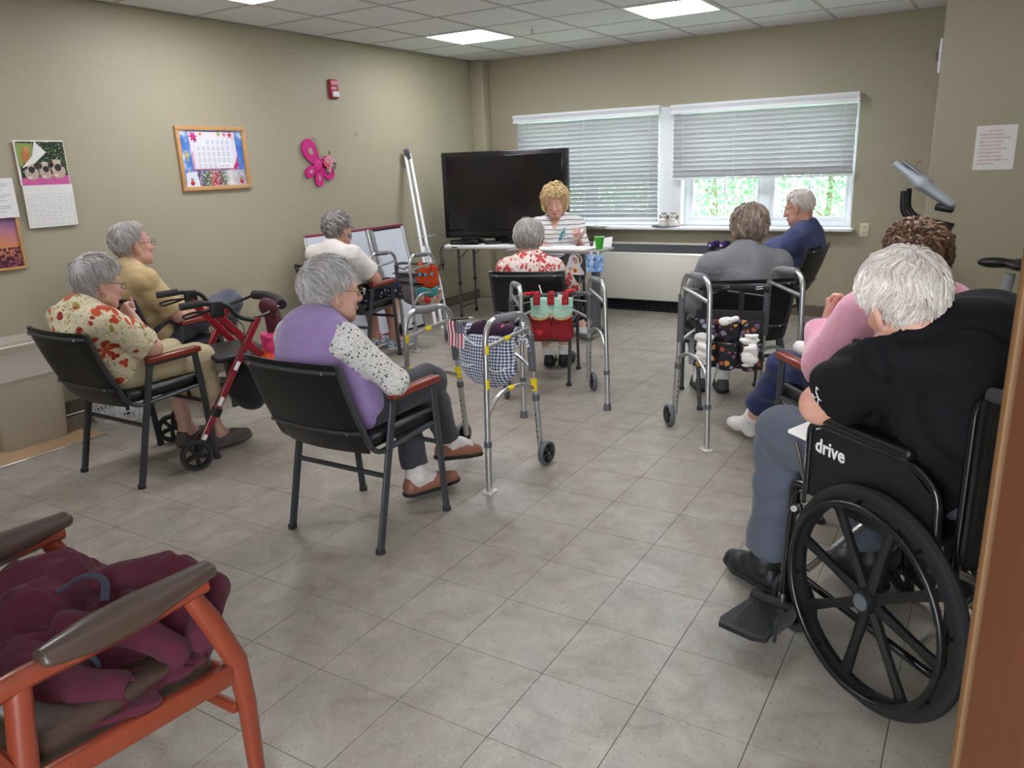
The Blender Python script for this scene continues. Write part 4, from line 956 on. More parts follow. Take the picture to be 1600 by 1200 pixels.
m1 = M(); rbox(m1, (.272, -1.50, .42), (.52, .026, .045), .006, 2); obj('seat_rail', m1, M_redwood, t)
m1 = M(); rbox(m1, (.272, -1.072, .27), (.52, .02, .028), .006, 2); obj('stretcher', m1, M_redwood, t)
v = Vol((-.02, -1.56, .34), (.57, -1.02, .52), .012)
v.apply(lambda X, Y, Z: np.sqrt(np.maximum(np.abs(X-.272)-.21, 0)**2+np.maximum(np.abs(Y+1.295)-.175, 0)**2+np.maximum(np.abs(Z-.425+.10*(Y+1.295)*1)-.008, 0)**2)-.032+0*X, V(.0, -1.55, .36), V(.56, -1.03, .5), .005); me, _ = v.mesh('seat', M_brownv); obj('seat', me, None, t)
for z in (.66, .86):
    m1 = M(); tube(m1, [(.0, -1.62-(z-.6)*.25, z), (.27, -1.66-(z-.6)*.25, z), (.545, -1.62-(z-.6)*.25, z)], .018, 8, .2); obj('back_rail', m1, M_redwood, t)
for x in (0, .545):
    m1 = M(); tube(m1, [(x, -1.53, .42), (x, -1.64, .70), (x, -1.72, .95)], .022, 8, .1); obj('back_post', m1, M_redwood, t)
m1 = M(); rbox(m1, (.272, -1.66, .76), (.44, .05, .2), .02, 3, rot=(.3, 0, 0)); obj('back_pad', m1, M_brownv, t)
# maroon jacket
M_jack = mat('maroon_fleece', '#4c1427', rough=.98, bump=(300, .6, .002), sheen=.04, var=.12)
t = thing('maroon_jacket', 'maroon fleece jacket bunched up on the seat of the wooden armchair', 'jacket', (0, 0, 0))
v = Vol((-.06, -1.56, .38), (.62, -.94, .76), .0058)
def jk(X, Y, Z):
    g = lambda cx, cy, sx, sy: np.exp(-((X-cx)/sx)**2-((Y-cy)/sy)**2)
    base = .415+.105*g(.20, -1.27, .24, .22)+.135*g(.06, -1.23, .11, .14)+.085*g(.37, -1.075, .09, .06)+.03*g(.30, -1.38, .12, .08)
    w1 = .05*np.sin(9*Y+1.3)+.03*np.sin(17*Y+8*X); q = X+.45*(Y+1.25)+w1
    rid = lambda s_: 1-np.abs(np.sin(s_))**.75
    f = .040*rid(15*q+.6)*(.6+.4*np.sin(6*Y+2)) + .018*rid(31*q+2.2*np.sin(7*Y)+1.1) + .014*rid(24*(Y*.8-X*.5)+2*np.sin(9*X))
    h = base+f*np.clip((base-.42)/.06, .25, 1.2)
    cx = (X-.245)/(.262+.025*(Y < -1.25)+.02*np.sin(9*Y)+.012*np.sin(23*Y+1)); cy = (Y+1.24)/(.245+.018*np.sin(13*X+1)+.010*np.sin(31*X))
    e = ((np.abs(cx)**3+np.abs(cy)**3)**(1/3)-1)*.24
    top = (Z-h)*.62; edge = e+np.clip(Z-.45, 0, 1)*.55-.012*np.sin(22*X+19*Y)
    return np.maximum(np.maximum(top, edge), -(Z-.425))
v.apply(jk, V(-.05, -1.54, .40), V(.58, -.96, .74), .001)
c = lambda a, b, ra, rb, k=.012, n=None, sc=1.: v.cone(a, b, ra, rb, k, n=n, sc=sc)
c((.24, -1.17, .575), (.38, -1.07, .605), .030, .030); c((.38, -1.07, .605), (.455, -1.03, .54), .030, .034); c((.455, -1.03, .54), (.49, -1.10, .47), .034, .036)   # the standing sleeve fold at the far corner
c((.30, -1.38, .50), (.45, -1.35, .475), .045, .038, .02); c((.45, -1.35, .475), (.485, -1.30, .46), .038, .034, .01)                                              # sleeve end over the seat edge
c((.30, -1.29, .55), (.44, -1.20, .51), .028, .032); c((.44, -1.20, .51), (.49, -1.17, .47), .032, .03)
v.ell((.505, -1.285, .455), (.028, .02, .020), k=.006, sub=True); v.ell((.37, -1.05, .635), (.05, .018, .018), k=.01, sub=True)
v.fold(.0035, 75, 8, dirs=[(.9, -.5, .3), (.8, -.9, .2)])
me, _ = v.mesh('jb', M_jack, 1); obj('fleece_body', me, None, t)
m1 = M(); tube(m1, [(.25, -1.27, .60), (.28, -1.22, .628), (.33, -1.20, .622), (.36, -1.23, .59)], .0035, 8, .03, flat=2.6); obj('grey_collar_tape', m1, mat('slate_tape', '#2b2e3c', rough=.8), t)
m1 = M(); tube(m1, [(.41, -1.31, .525), (.43, -1.30, .50), (.435, -1.32, .475)], .004, 8, .02, flat=1.8); obj('zip_tape', m1, MATS['slate_tape'], t)
for a in ((.37, -1.16, .61), (.41, -1.13, .59)): pass
# ------------------------------------------------------------------ tables, television, window-side things
M_tabw = mat('table_top_white', '#dcdcdc', rough=.45, bump=(90, .1, .0005))
M_tleg = mat('table_leg_grey', '#54575b', rough=.4, metal=.5)
t = thing('folding_table', 'white plastic folding table under the television', 'table', (-2.64, 4.16, 0), 9)
m1 = M(); rbox(m1, (.51, .3, .715), (1.02, .6, .04), .016, 3); obj('table_top', m1, M_tabw, t)
m1 = M(); rbox(m1, (.12, -.001, .712), (.06, .004, .01), .001, 1); obj('handle_slot', m1, M_blackp, t)
for x0 in (.10, .92):
    for yy in (.12, .48):
        m1 = M(); tube(m1, [(x0, yy, .70), (x0, yy, .34)], .0145, 10); tube(m1, [(x0, yy, .36), (x0, yy, .03)], .011, 10); lg = obj('leg', m1, M_tleg, t)
        m1 = M(); lathe(m1, [(.018, .33), (.018, .36)], 12, TT((x0, yy, 0))); obj('collar', m1, M_blackp, lg); m1 = M(); lathe(m1, [(.016, 0), (.016, .035)], 12, TT((x0, yy, 0))); obj('foot', m1, M_blackp, lg)
        m1 = M(); s2 = 1 if x0 < 1 else -1; tube(m1, [(x0, yy, .58), (x0+s2*.12, yy, .69)], .005, 6); obj('brace', m1, M_tleg, t)
    m1 = M(); tube(m1, [(x0, .12, .10), (x0, .48, .10)], .009, 8); obj('stretcher', m1, M_tleg, t)
tvy = 9.8; tvl = (-2.115, 4.47, .735)
t = thing('television', 'large flat black television on the folding table', 'television', tvl, tvy)
M_tv = mat('tv_bezel', '#0c0c0f', rough=.25, coat=.3); M_scr = mat('tv_screen', '#0b0a0d', rough=.16, spec=.6)
m1 = M(); rbox(m1, (0, .03, .455), (1.29, .075, .82), .012, 3); obj('housing', m1, M_tv, t)
m1 = M(); rbox(m1, (0, -.008, .475), (1.19, .006, .69), .002, 1); obj('screen', m1, M_scr, t)
m1 = M(); rbox(m1, (0, -.0085, .088), (1.24, .006, .05), .002, 1); obj('speaker_strip', m1, M_tv, t)
m1 = M(); lathe(m1, [(.24, 0), (.24, .012), (.2, .02)], 28, TT((0, .03, 0), s=(1.2, .55, 1))); rbox(m1, (0, .05, .04), (.25, .05, .08), .01, 2); obj('stand', m1, M_tv, t)
TM = yawm((-2.64, 4.16, .735), 9)
def on_table(x, y): return TM @ Vector((x, y, 0))
t = thing('media_player', 'flat black media player at the left front corner of the folding table', 'player', on_table(.22, .09), 9)
m1 = M(); rbox(m1, (0, 0, .022), (.30, .16, .04), .005, 2); obj('case', m1, M_tv, t); m1 = M(); rbox(m1, (-.11, -.081, .022), (.018, .003, .008), .001, 1); obj('button', m1, M_screw, t)
t = thing('router_box', 'small black box lying on top of the flat media player', 'box', on_table(.25, .10)+Vector((0, 0, .043)), 9); m1 = M(); rbox(m1, (0, 0, .01), (.17, .09, .02), .006, 2); obj('case', m1, M_blackp, t)
t = thing('remote_control', 'black remote control lying on the folding table beside the media player', 'remote', on_table(.50, .08), 30); m1 = M(); rbox(m1, (0, 0, .01), (.17, .05, .018), .007, 2); obj('case', m1, M_blackp, t)
m1 = M()
for i in range(3):
    for j in range(5): rbox(m1, (-.06+.03*j, -.014+.014*i, .0195), (.014, .008, .003), .001, 1)
obj('buttons', m1, M_dgrey, t)
t = thing('cable_box', 'black cable box on small dark glass shelf below the television, beside the grey-haired head', 'box', on_table(.80, .14), 9)
m1 = M(); rbox(m1, (0, 0, .025), (.26, .16, .045), .005, 2); obj('case', m1, M_tv, t); m1 = M(); rbox(m1, (0, .0, .075), (.28, .17, .006), .001, 1); obj('glass_shelf', m1, mat('dark_glass', '#2b2b33', rough=.1, spec=.7), t)
m1 = M()
for s_ in (-1, 1): rbox(m1, (s_*.12, 0, .06), (.012, .14, .03), .002, 1)
obj('shelf_side', m1, M_blackp, t)
m1 = M(); tube(m1, [(-2.70, 4.27, .74), (-2.75, 4.24, .66), (-2.72, 4.22, .52), (-2.80, 4.20, .42), (-2.62, 4.16, .30), (-2.80, 4.20, .44), (-2.74, 4.24, .55), (-2.69, 4.22, .50), (-2.735, 4.25, .70)], .004, 6, .03); o = obj('power_cable', m1, M_blackp); tag(o, 'black power cable looping down from the left end of the folding table', 'cable')
m1 = M(); rbox(m1, (-2.705, 4.225, .52), (.012, .012, .09), .003, 2, rot=(.1, .25, 0)); obj('cable_plug', m1, M_blackp, o)

# overbed table with cup, papers and pictures
M_otop = mat('overbed_top', '#8f8b86', rough=.35)
OT = (-1.21, 3.89, 0); OY_ = 2
t = thing('overbed_table', 'narrow grey rolling overbed table in front of the blonde leader', 'table', OT, OY_)
m1 = M(); rbox(m1, (0, 0, .755), (.86, .34, .022), .008, 3); obj('table_top', m1, M_otop, t)
m1 = M(); rbox(m1, (.33, 0, .41), (.05, .09, .68), .008, 2); obj('column', m1, M_dgrey, t)
m1 = M(); tube(m1, [(-.36, -.17, .06), (.33, -.17, .06), (.33, .17, .06), (-.36, .17, .06)], .017, 8, .04, flat=.8); obj('base', m1, M_dgrey, t)
for (x, y) in ((-.35, -.17), (-.35, .17), (.33, -.17), (.33, .17)):
    tr = M(); hb = M(); wheel(hb, tr, (x, y, .026), .026, .018); wh = obj('caster', tr, M_rubber, t)
OM = yawm(OT, OY_); zt = .767
def at_ot(x, y, z=zt): return OM @ Vector((x, y, z))
t = thing('green_cup', 'bright green plastic cup near the right end of the overbed table', 'cup', at_ot(.37, -.02), 0)
m1 = M(); lathe(m1, [(.0, .001), (.027, 0), (.040, .098), (.043, .10), (.041, .1015), (.037, .098), (.025, .004), (0, .004)], 28, cap=False); obj('cup_body', m1, mat('green_plastic', '#3faa2f', rough=.35), t)
m1 = M(); tube(m1, [(.041*math.cos(a), .041*math.sin(a), .1) for a in [2*PI*i/28 for i in range(28)]], .0022, 6, closed=True); obj('rim', m1, mat('pale_green', '#b9dcae', rough=.4), t)
M_paper = MATS['paper']
def paper(loc, yaw, sx, sy, label, cat='paper', lines=4):
    t_ = thing('paper_sheet', label, cat, loc, yaw); m1 = M(); rbox(m1, (0, 0, .0015), (sx, sy, .002), .0005, 1); obj('sheet', m1, M_paper, t_, False)
    m1 = M()
    for k in range(lines): box(m1, (0, -sy*.35+sy*.7*k/max(1, lines-1), .0027), (sx*.7, .003, .0004))
    if lines: obj('print_lines', m1, M_dgrey, t_, False)
paper(at_ot(-.05, -.04), 5, .30, .22, 'white printed sheet lying at the middle of the overbed table'); paper(at_ot(.20, .0, zt+.001), -8, .22, .28, 'white sheet lying left of the green cup'); paper(at_ot(.0, .06, zt+.003), 20, .2, .16, 'small white sheet behind the middle sheet on the overbed table', lines=0)
t = thing('open_booklet', 'open white booklet standing behind the green cup', 'booklet', at_ot(.30, .12), -15)
m1 = M(); prism(m1, [(0, 0), (.12, .0), (.12, .09), (0, .07)], 0, .002, TT((0, 0, .001), (1.2, 0, .3))); prism(m1, [(0, 0), (-.1, .0), (-.1, .09), (0, .07)], 0, .002, TT((0, 0, .001), (1.2, 0, -.4))); obj('pages', m1, M_paper, t, False)
# black bag on the table end / chair behind the cup
v = Vol((-.2, -.12, -.1), (.2, .12, .2), .01); v.torso((0, 0, -.04), (0, 0, .1), (.13, .06), (.10, .04), (1, 0, 0), .02); v.fold(.008, 45, 4); me, _ = v.mesh('b', M_blackc); o = obj('dark_handbag', me, None); o.scale = (.5, .5, .45); o.location = (-1.50, 5.33, .655); tag(o, 'small dark bag lying on the heater just right of the leader', 'handbag')
# devotional picture (flat card): veiled figure with halo and heart
t = thing('figure_card', 'die-cut picture card of a veiled praying figure hung on the table front', 'card', at_ot(.215, -.177, .742), OY_)
def card_poly(m, pts, d0, d1): prism(m, pts, d0, d1, Matrix(((1, 0, 0, 0), (0, 0, -1, 0), (0, 1, 0, 0), (0, 0, 0, 1))))
def ring(cx, cy, rx, ry, n=24, a0=0, a1=2*PI): return [(cx+rx*math.cos(a0+(a1-a0)*i/n), cy+ry*math.sin(a0+(a1-a0)*i/n)) for i in range(n)]
def flat(name, col, pts, d, thick=.0012, par=None):
    m1 = M(); card_poly(m1, pts, d, d+thick); return obj(name, m1, mat('flat_'+col, col, rough=.6), par, False)
flat('card_base', '#3b3433', [(-.09, -.17), (.09, -.17), (.09, 0), (-.09, 0)], 0, .002, t)
flat('halo', '#c9bfae', ring(.01, -.05, .062, .055), .002, .001, t); flat('halo_inner', '#6b6158', ring(.01, -.05, .053, .047), .003, .0006, t)
flat('veil', '#cfcbd6', [(-.085, -.165), (-.075, -.11), (-.05, -.05), (-.03, -.018), (.01, -.008), (.035, -.03), (.045, -.07), (.06, -.11), (.088, -.15), (.085, -.17), (.04, -.172), (-.04, -.172)], .0036, .001, t)
flat('robe', '#e0d6c8', [(-.035, -.172), (-.03, -.10), (.0, -.078), (.03, -.09), (.045, -.13), (.045, -.172)], .0046, .001, t)
flat('face', '#c48f74', ring(.012, -.055, .02, .027), .0056, .001, t); flat('hair', '#5d3a2a', [(-.012, -.06), (-.012, -.035), (.005, -.024), (.0, -.04)], .0062, .0006, t)
flat('hands', '#c99c80', [(-.055, -.14), (-.045, -.115), (-.02, -.11), (-.015, -.125), (-.04, -.145)], .0056, .001, t)
flat('heart_glow', '#d8a860', ring(.008, -.135, .02, .02), .0056, .001, t); flat('heart', '#a8242a', ring(.008, -.137, .011, .011, 12), .0066, .001, t)
t = thing('cross_card', 'pale blue square card with a cross hung on the table front below the cup', 'card', at_ot(.395, -.177, .747), OY_)
def f_cloud(N, v): N.col(N.ramp(N.noise(v, 22, 4), [(.35, '#4f7fbe'), (.5, '#86aede'), (.65, '#d6e0ee')]))
m1 = M(); pts = []
for (cx, cy, a0) in ((.055, -.025, 0), (-.055, -.025, 90), (-.055, -.125, 180), (.055, -.125, 270)): pts += [(cx+.022*math.cos(math.radians(a0+k*15)), cy+.022*math.sin(math.radians(a0+k*15))) for k in range(7)]
card_poly(m1, pts, 0, .002); obj('card_base', m1, mat('cloud_print', rough=.6, fn=f_cloud), t, False)
flat('cross', '#2f4f85', [(-.004, -.12), (.004, -.12), (.004, -.05), (.02, -.05), (.02, -.043), (.004, -.043), (.004, -.03), (-.004, -.03), (-.004, -.043), (-.02, -.043), (-.02, -.05), (-.004, -.05)], .002, .001, t)
m1 = M(); rbox(m1, (-.03, .0, 0), (.02, .004, .03), .001, 1); rbox(m1, (.03, .0, 0), (.02, .004, .03), .001, 1); obj('tape', m1, M_white, t)
# small patterned pouch on the left end of the overbed table
v = Vol((-.07, -.06, -.01), (.07, .06, .12), .006); v.ell((0, 0, .04), (.045, .035, .045)); v.fold(.006, 90, 3); me, _ = v.mesh('p', mat('leopard_print', rough=.8, fn=lambda N, v: N.col(N.mix(N.lt(N.vor(v, 80).outputs['Distance'], .38), lin('#b5afa8'), lin('#26221f'))))); o = obj('small_pouch', me, None); o.location = at_ot(-.27, .04, .767); tag(o, 'small spotted pouch at the left end of the overbed table', 'pouch')

# heater cabinet
M_heat = mat('heater_enamel', '#d8d4c6', rough=.4); M_dgr = mat('dark_grille', '#1d1f26', rough=.45)
HX0, HX1 = -2.35, -.245
t = thing('heater_cabinet', 'long cream heater cabinet with black louvred top under the window', 'heater', (0, 0, 0))
m1 = M(); rbox(m1, ((HX0+HX1)/2, 5.195, .345), (HX1-HX0, .018, .45), .006, 2); obj('front_panel', m1, M_heat, t)
m1 = M(); prism(m1, [(5.19, .12), (YB-.006, .12), (YB-.006, .645), (5.19, .572)], HX1-.03, HX1, Matrix(((0, 0, 1, 0), (1, 0, 0, 0), (0, 1, 0, 0), (0, 0, 0, 1)))); prism(m1, [(5.19, .12), (YB-.006, .12), (YB-.006, .645), (5.19, .572)], HX0, HX0+.03, Matrix(((0, 0, 1, 0), (1, 0, 0, 0), (0, 1, 0, 0), (0, 0, 0, 1)))); obj('end_panel', m1, M_heat, t, False)
m1 = M(); rbox(m1, ((HX0+HX1)/2, 5.215, .570), (HX1-HX0, .06, .02), .006, 2, rot=(.2, 0, 0)); rbox(m1, ((HX0+HX1)/2, YB-.028, .645), (HX1-HX0, .04, .02), .005, 2); obj('top_edge', m1, M_heat, t)
m1 = M(); box(m1, ((HX0+HX1)/2, 5.37, .55), (HX1-HX0-.07, .29, .02)); obj('inner_tray', m1, M_dgr, t, False)
a_ = math.atan2(.073, .33)
for k in range(12):
    y = 5.25+.0235*k; m1 = M(); rbox(m1, ((HX0+HX1)/2, y, .583+(y-5.25)*math.tan(a_)), (HX1-HX0-.07, .004, .022), .001, 1, rot=(-.6, 0, 0)); obj('louvre', m1, M_dgr, t, False)
for k in range(9):
    x = HX0+.25+k*.23; m1 = M(); rbox(m1, (x, 5.375, .598), (.006, .28, .006), .001, 1, rot=(a_, 0, 0)); obj('louvre_bar', m1, M_dgr, t, False)
m1 = M(); box(m1, ((HX0+HX1)/2, 5.25, .06), (HX1-HX0-.02, .02, .12)); obj('kick_back', m1, mat('black', '#08080a', rough=.8), t, False)
for k in range(4):
    m1 = M(); rbox(m1, ((HX0+HX1)/2, 5.225, .018+k*.028), (HX1-HX0-.02, .012, .006), .002, 1); obj('grille_bar', m1, M_dgr, t, False)
m1 = M()
for k in range(34): box(m1, (HX0+.04+k*.062, 5.225, .06), (.005, .01, .11))
r = obj('grille_uprights', m1, M_dgr, t, False); r['kind'] = 'stuff'
# dumbbells
M_pur = mat('purple_vinyl', '#34205e', rough=.3)
def dumb(loc, yaw, label):
    t_ = thing('dumbbell', label, 'dumbbell', loc, yaw, 'purple dumbbells on the heater')
    for s_ in (-1, 1):
        m1 = M(); lathe(m1, [(.012, -.022), (.030, -.022), (.036, -.014), (.036, .014), (.030, .022), (.012, .022)], 6, TT((s_*.058, 0, .036), (0, PI/2, 0)) @ Matrix.Rotation(PI/6, 4, 'Z')); h_ = obj('head', m1, M_pur, t_)
        m1 = M(); lathe(m1, [(.014, .0225), (.014, .0235)], 12, TT((s_*.058, 0, .036), (0, s_*PI/2, 0))); obj('weight_mark', m1, mat('silver_mark', '#b9b4c8', rough=.4), h_)
    m1 = M(); tube(m1, [(-.04, 0, .036), (.04, 0, .036)], .014, 12); obj('handle', m1, M_pur, t_)
dumb((-.34, 5.40, .622), 80, 'purple dumbbell on the right end of the heater, nearer the leader'); dumb((-.24, 5.41, .622), 84, 'purple dumbbell at the very right end of the heater')
# sill things
M_porc = mat('porcelain', '#dcd6cc', rough=.25, coat=.3); M_por2 = mat('porcelain_brown', '#8d8170', rough=.4)
def figurine(x, label, yaw):
    t_ = thing('angel_figurine', label, 'figurine', (x, 5.50, .822), yaw, 'white figurines on the sill')
    m1 = M(); lathe(m1, [(0, 0), (.042, 0), (.046, .012), (.038, .045), (.026, .07), (.02, .078), (0, .078)], 20); obj('gown', m1, M_porc, t_)
    m1 = M(); sphere(m1, (0, -.002, .098), (.026, .026, .026), 14); obj('head', m1, M_porc, t_)
    m1 = M()
    for s_ in (-1, 1): prism(m1, [(s_*.012, .05), (s_*.045, .075), (s_*.052, .10), (s_*.036, .105), (s_*.02, .085)], .016, .022, Matrix(((1, 0, 0, 0), (0, 0, 1, 0), (0, 1, 0, 0), (0, 0, 0, 1))))
    obj('wings', m1, M_por2, t_)
    m1 = M()
    for k in range(7): a = 2*PI*k/7; sphere(m1, (.02*math.cos(a), .02*math.sin(a), .122), (.009, .009, .008), 6)
    obj('flower_crown', m1, M_por2, t_)
    m1 = M(); tube(m1, [(-.03, -.01, .06), (-.012, -.035, .055), (.012, -.035, .055), (.03, -.01, .06)], .008, 8, .01); obj('arms', m1, M_porc, t_)
figurine(-.885, 'white angel figurine on the sill tray, left of its pair', 0); figurine(-.785, 'white angel figurine on the sill tray, right of its pair', -20)
t = thing('sill_tray', 'flat silver tray on the window sill under the two figurines', 'tray', (-.86, 5.47, .8155), 0)
m1 = M(); prism(m1, ring(0, 0, .14, .07, 28), 0, .004); tube(m1, [(x, y, .007) for x, y in ring(0, 0, .14, .07, 28)], .004, 6, closed=True); obj('dish', m1, mat('pewter', '#8d8a92', rough=.3, metal=.7), t)
t = thing('pink_trinket', 'small pink ribbon trinket right of the figurines on the sill', 'trinket', (-.70, 5.50, .816), 0)
m1 = M(); tube(m1, [(-.02, 0, .006), (-.01, .01, .02), (.0, 0, .008), (.012, -.01, .022), (.024, 0, .006)], .005, 6, .01); obj('ribbon', m1, mat('coral_ribbon', '#d88a80', rough=.6), t)
t = thing('paper_sheet', 'pile of loose white papers on the sill right of the blonde leader', 'papers', (-1.62, 5.48, .8155), 0)
for k in range(4):
    m1 = M(); rbox(m1, (rnd.uniform(-.05, .05), rnd.uniform(-.03, .03), .002+.0025*k), (.28, .2, .002), .0005, 1, rot=(0, 0, rnd.uniform(-.5, .5))); obj('sheet', m1, M_paper, t, False)
m1 = M(); box(m1, (.03, -.05, .014), (.04, .03, .006), rot=(0, .1, .4)); obj('orange_leaflet', m1, mat('orange_paper', '#d8b070', rough=.7), t, False)
# outlet
t = thing('power_outlet', 'cream double power outlet on the wall right of the window', 'outlet', (.965, YB-.003, .80), 0)
m1 = M(); rbox(m1, (0, 0, 0), (.075, .008, .118), .003, 2); obj('cover_plate', m1, mat('ivory_plastic', '#dcd3b4', rough=.4), t)
for z in (-.024, .024):
    m1 = M(); rbox(m1, (0, -.005, z), (.034, .004, .03), .006, 3); r = obj('socket', m1, MATS['ivory_plastic'], t)
    m1 = M()
    for x in (-.007, .007): box(m1, (x, -.0075, z+.003), (.002, .001, .009))
    sphere(m1, (0, -.007, z-.008), (.003, .001, .003), 8); obj('slot', m1, M_blackp, r)
# coat hook on the alcove side edge
t = thing('wall_bracket', 'white metal bracket high on the corner edge right of the window', 'bracket', (1.522, 3.80, 2.02), 0)
m1 = M(); rbox(m1, (.008, 0, 0), (.014, .035, .20), .003, 2); obj('plate', m1, M_white, t); m1 = M(); rbox(m1, (-.006, 0, .0), (.02, .02, .05), .003, 2); obj('catch', m1, M_dgrey, t)
# caution sign
t = thing('caution_notice', 'white paper notice with red typing taped to the alcove wall', 'notice', (1.885, AY-.002, 1.46), 0)
m1 = M(); rbox(m1, (0, 0, 0), (.215, .002, .262), .0005, 1); obj('sheet', m1, M_paper, t, False)
MR_ = mat('red_print', '#b06058', rough=.7); TS = Matrix(((1, 0, 0, 0), (0, 0, -1, -.0014), (0, 1, 0, 0), (0, 0, 0, 1)))
for k, s_ in enumerate(['CAUTION!!!', 'PLEASE BE CAREFUL', 'GETTING OFF EXERCISE', 'BIKE. IF YOU NEED', 'ASSISTANCE ASK', 'ACTIVITIES MONITOR', 'ITEMS ARE NOW', 'WORKING. PLEASE', 'LEAVE BIKE WHERE IT IS', 'PLUGGED IN.']):
    text('text_line', s_, .0148, MR_, t, Matrix.Translation((-.085 if k else -.045, 0, .095-.0215*k)) @ TS, ext=.0002)

# ------------------------------------------------------------------ things on the left wall
LW = XL+.001
def wall_T(y, z, d=0): return Matrix(((0, 0, 1, LW+d), (1, 0, 0, y), (0, 1, 0, z), (0, 0, 0, 1)))   # local x -> +y, local y -> up, local z -> into the room
def wthing(name, label, cat, y, z, d=0):
    t_ = thing(name, label, cat); t_.matrix_world = wall_T(y, z, d); return t_
def plate(m, w_, h_, z0, z1, cx=0, cy=0, bev=.002): rbox(m, (cx, cy, (z0+z1)/2), (w_, h_, z1-z0), bev, 1)
def wflat(name, col, pts, z, par, thick=.0008, mt=None):
    m1 = M(); prism(m1, pts, z, z+thick); return obj(name, m1, mt or mat('flat_'+col, col, rough=.6), par, False)
M_oak = mat('oak_frame', rough=.4, fn=f_wood('#b98a55', '#d0a470', .7))
t = wthing('notice_board', 'wood-framed notice board with printed calendar and flower pictures', 'notice board', 1.935, 1.59)
W2, H2 = .61, .45
for (w_, h_, cx, cy) in ((W2, .03, 0, H2/2-.015), (W2, .03, 0, -H2/2+.015), (.03, H2-.06, -W2/2+.015, 0), (.03, H2-.06, W2/2-.015, 0)):
    m1 = M(); rbox(m1, (cx, cy, .012), (w_, h_, .024), .004, 2); obj('frame_rail', m1, M_oak, t)
m1 = M(); plate(m1, W2-.05, H2-.05, .002, .008); obj('cork_panel', m1, mat('cork', '#b08a5a', rough=.9), t)
def f_sky(N, v): N.col(N.ramp(N.noise(v, 9, 4), [(.35, '#2f62b8'), (.55, '#5b8ad0'), (.68, '#dfe6f0')]))
def f_flow(N, v):
    s = N.sep(v); b = N.math('ADD', s[0], N.math('MULTIPLY', N.noise(v, 22, 3), .10)); c = N.ramp(N.math('MULTIPLY_ADD', b, 1.8, .42), [(0, '#cfd0dc'), (.22, '#5c3d78'), (.38, '#4d6b45'), (.46, '#c04a3a'), (.56, '#7e3045'), (.64, '#4f7048'), (.74, '#d9d3d0'), (.9, '#a09aa6')])
    N.col(N.mix(N.math('MULTIPLY', N.gt(N.noise(v, 70, 2), .55), .55), c, lin('#e9e4e8')))
wflat('sky_backing', '#x', [(-.27, -.195), (.27, -.195), (.27, .195), (-.27, .195)], .0085, t, mt=mat('sky_print', rough=.6, fn=f_sky))
wflat('flower_strip', '#y', [(-.27, -.195), (.272, -.195), (.262, -.085), (-.24, -.085)], .0096, t, mt=mat('flower_print', rough=.6, fn=f_flow))
wflat('picture_strip', '#dfe2ea', [(-.262, -.195), (-.15, -.195), (-.17, -.09), (-.262, -.10)], .0105, t)
cal = wflat('activity_calendar', '#e4dbe6', [(-.19, -.08), (.215, -.08), (.20, .185), (-.20, .188)], .011, t)
wflat('calendar_grid_paper', '#e6e6ec', [(-.155, -.072), (.165, -.072), (.165, .14), (-.16, .14)], .0120, cal)
wflat('pink_edge', '#c02a7a', [(.165, -.078), (.213, -.078), (.208, .02), (.19, -.03), (.165, -.06)], .0131, cal, .0005); wflat('pink_edge', '#c83a80', [(-.188, -.078), (.165, -.078), (.165, -.073), (-.18, -.073), (-.182, .05), (-.187, .05)], .0131, cal, .0005)
wflat('calendar_header', '#e9e2e6', [(-.12, .14), (.12, .14), (.12, .178), (-.12, .178)], .0120, cal)
for (x, y, r, c) in ((-.165, .155, .035, '#d02a80'), (-.15, .13, .022, '#e0489a'), (-.10, .17, .016, '#d89040'), (.06, .172, .02, '#a8b030'), (.11, .168, .018, '#d0689a'), (.16, .165, .024, '#c83050'), (.185, .14, .02, '#d8d0d0')):
    wflat('flower_print', c, [(x+r*(.7+.3*math.cos(6*a))*math.cos(a), y+r*(.7+.3*math.cos(6*a))*math.sin(a)) for a in [2*PI*i/30 for i in range(30)]], .0131, cal, .0005)
M_ink = mat('grey_ink', '#8d93a4', rough=.7)
for r_ in range(5):
    for c_ in range(7):
        m1 = M()
        for q in range(4): box(m1, (-.13+.043*c_, .125-.042*r_-.008*q, .0134), (.026-.006*(q % 2), .0022, .0003))
        if not (r_ == 0 and c_ < 2): obj('day_text', m1, M_ink, cal, False)
wflat('month_box', '#efeff2', [(.03, -.068), (.16, -.068), (.16, -.035), (.03, -.035)], .0134, cal, .0005)
text('month_text', 'JUNE 2023', .02, M_ink, cal, Matrix.Translation((.04, -.06, .0141)), ext=.0002)
wflat('gold_cross', '#c9b45a', [(-.255, .03), (-.238, .035), (-.236, .055), (-.225, .055), (-.224, .035), (-.205, .032), (-.207, .02), (-.222, .018), (-.222, -.02), (-.234, -.02), (-.236, .018), (-.254, .02)], .0100, t)
m1 = M()
for y in (-.12, -.02, .1): pass
for (x, y, c) in ((-.215, -.165, '#8c3a30'), (.225, -.165, '#8c3a30')):
    wflat('red_sticker', '#b03030', ring(x, y-.006, .018, .016, 14), .0112, t); wflat('sticker_top', '#a58a74', ring(x, y+.018, .013, .013, 14), .0114, t)
m1 = M()
for (x, y) in ((-.19, .18), (.19, .178), (-.18, -.07), (.2, -.07), (.0, .182)): sphere(m1, (x, y, .015), (.005, .005, .003), 8)
obj('push_pins', m1, mat('pin_white', '#e0d8d8', rough=.3), t)
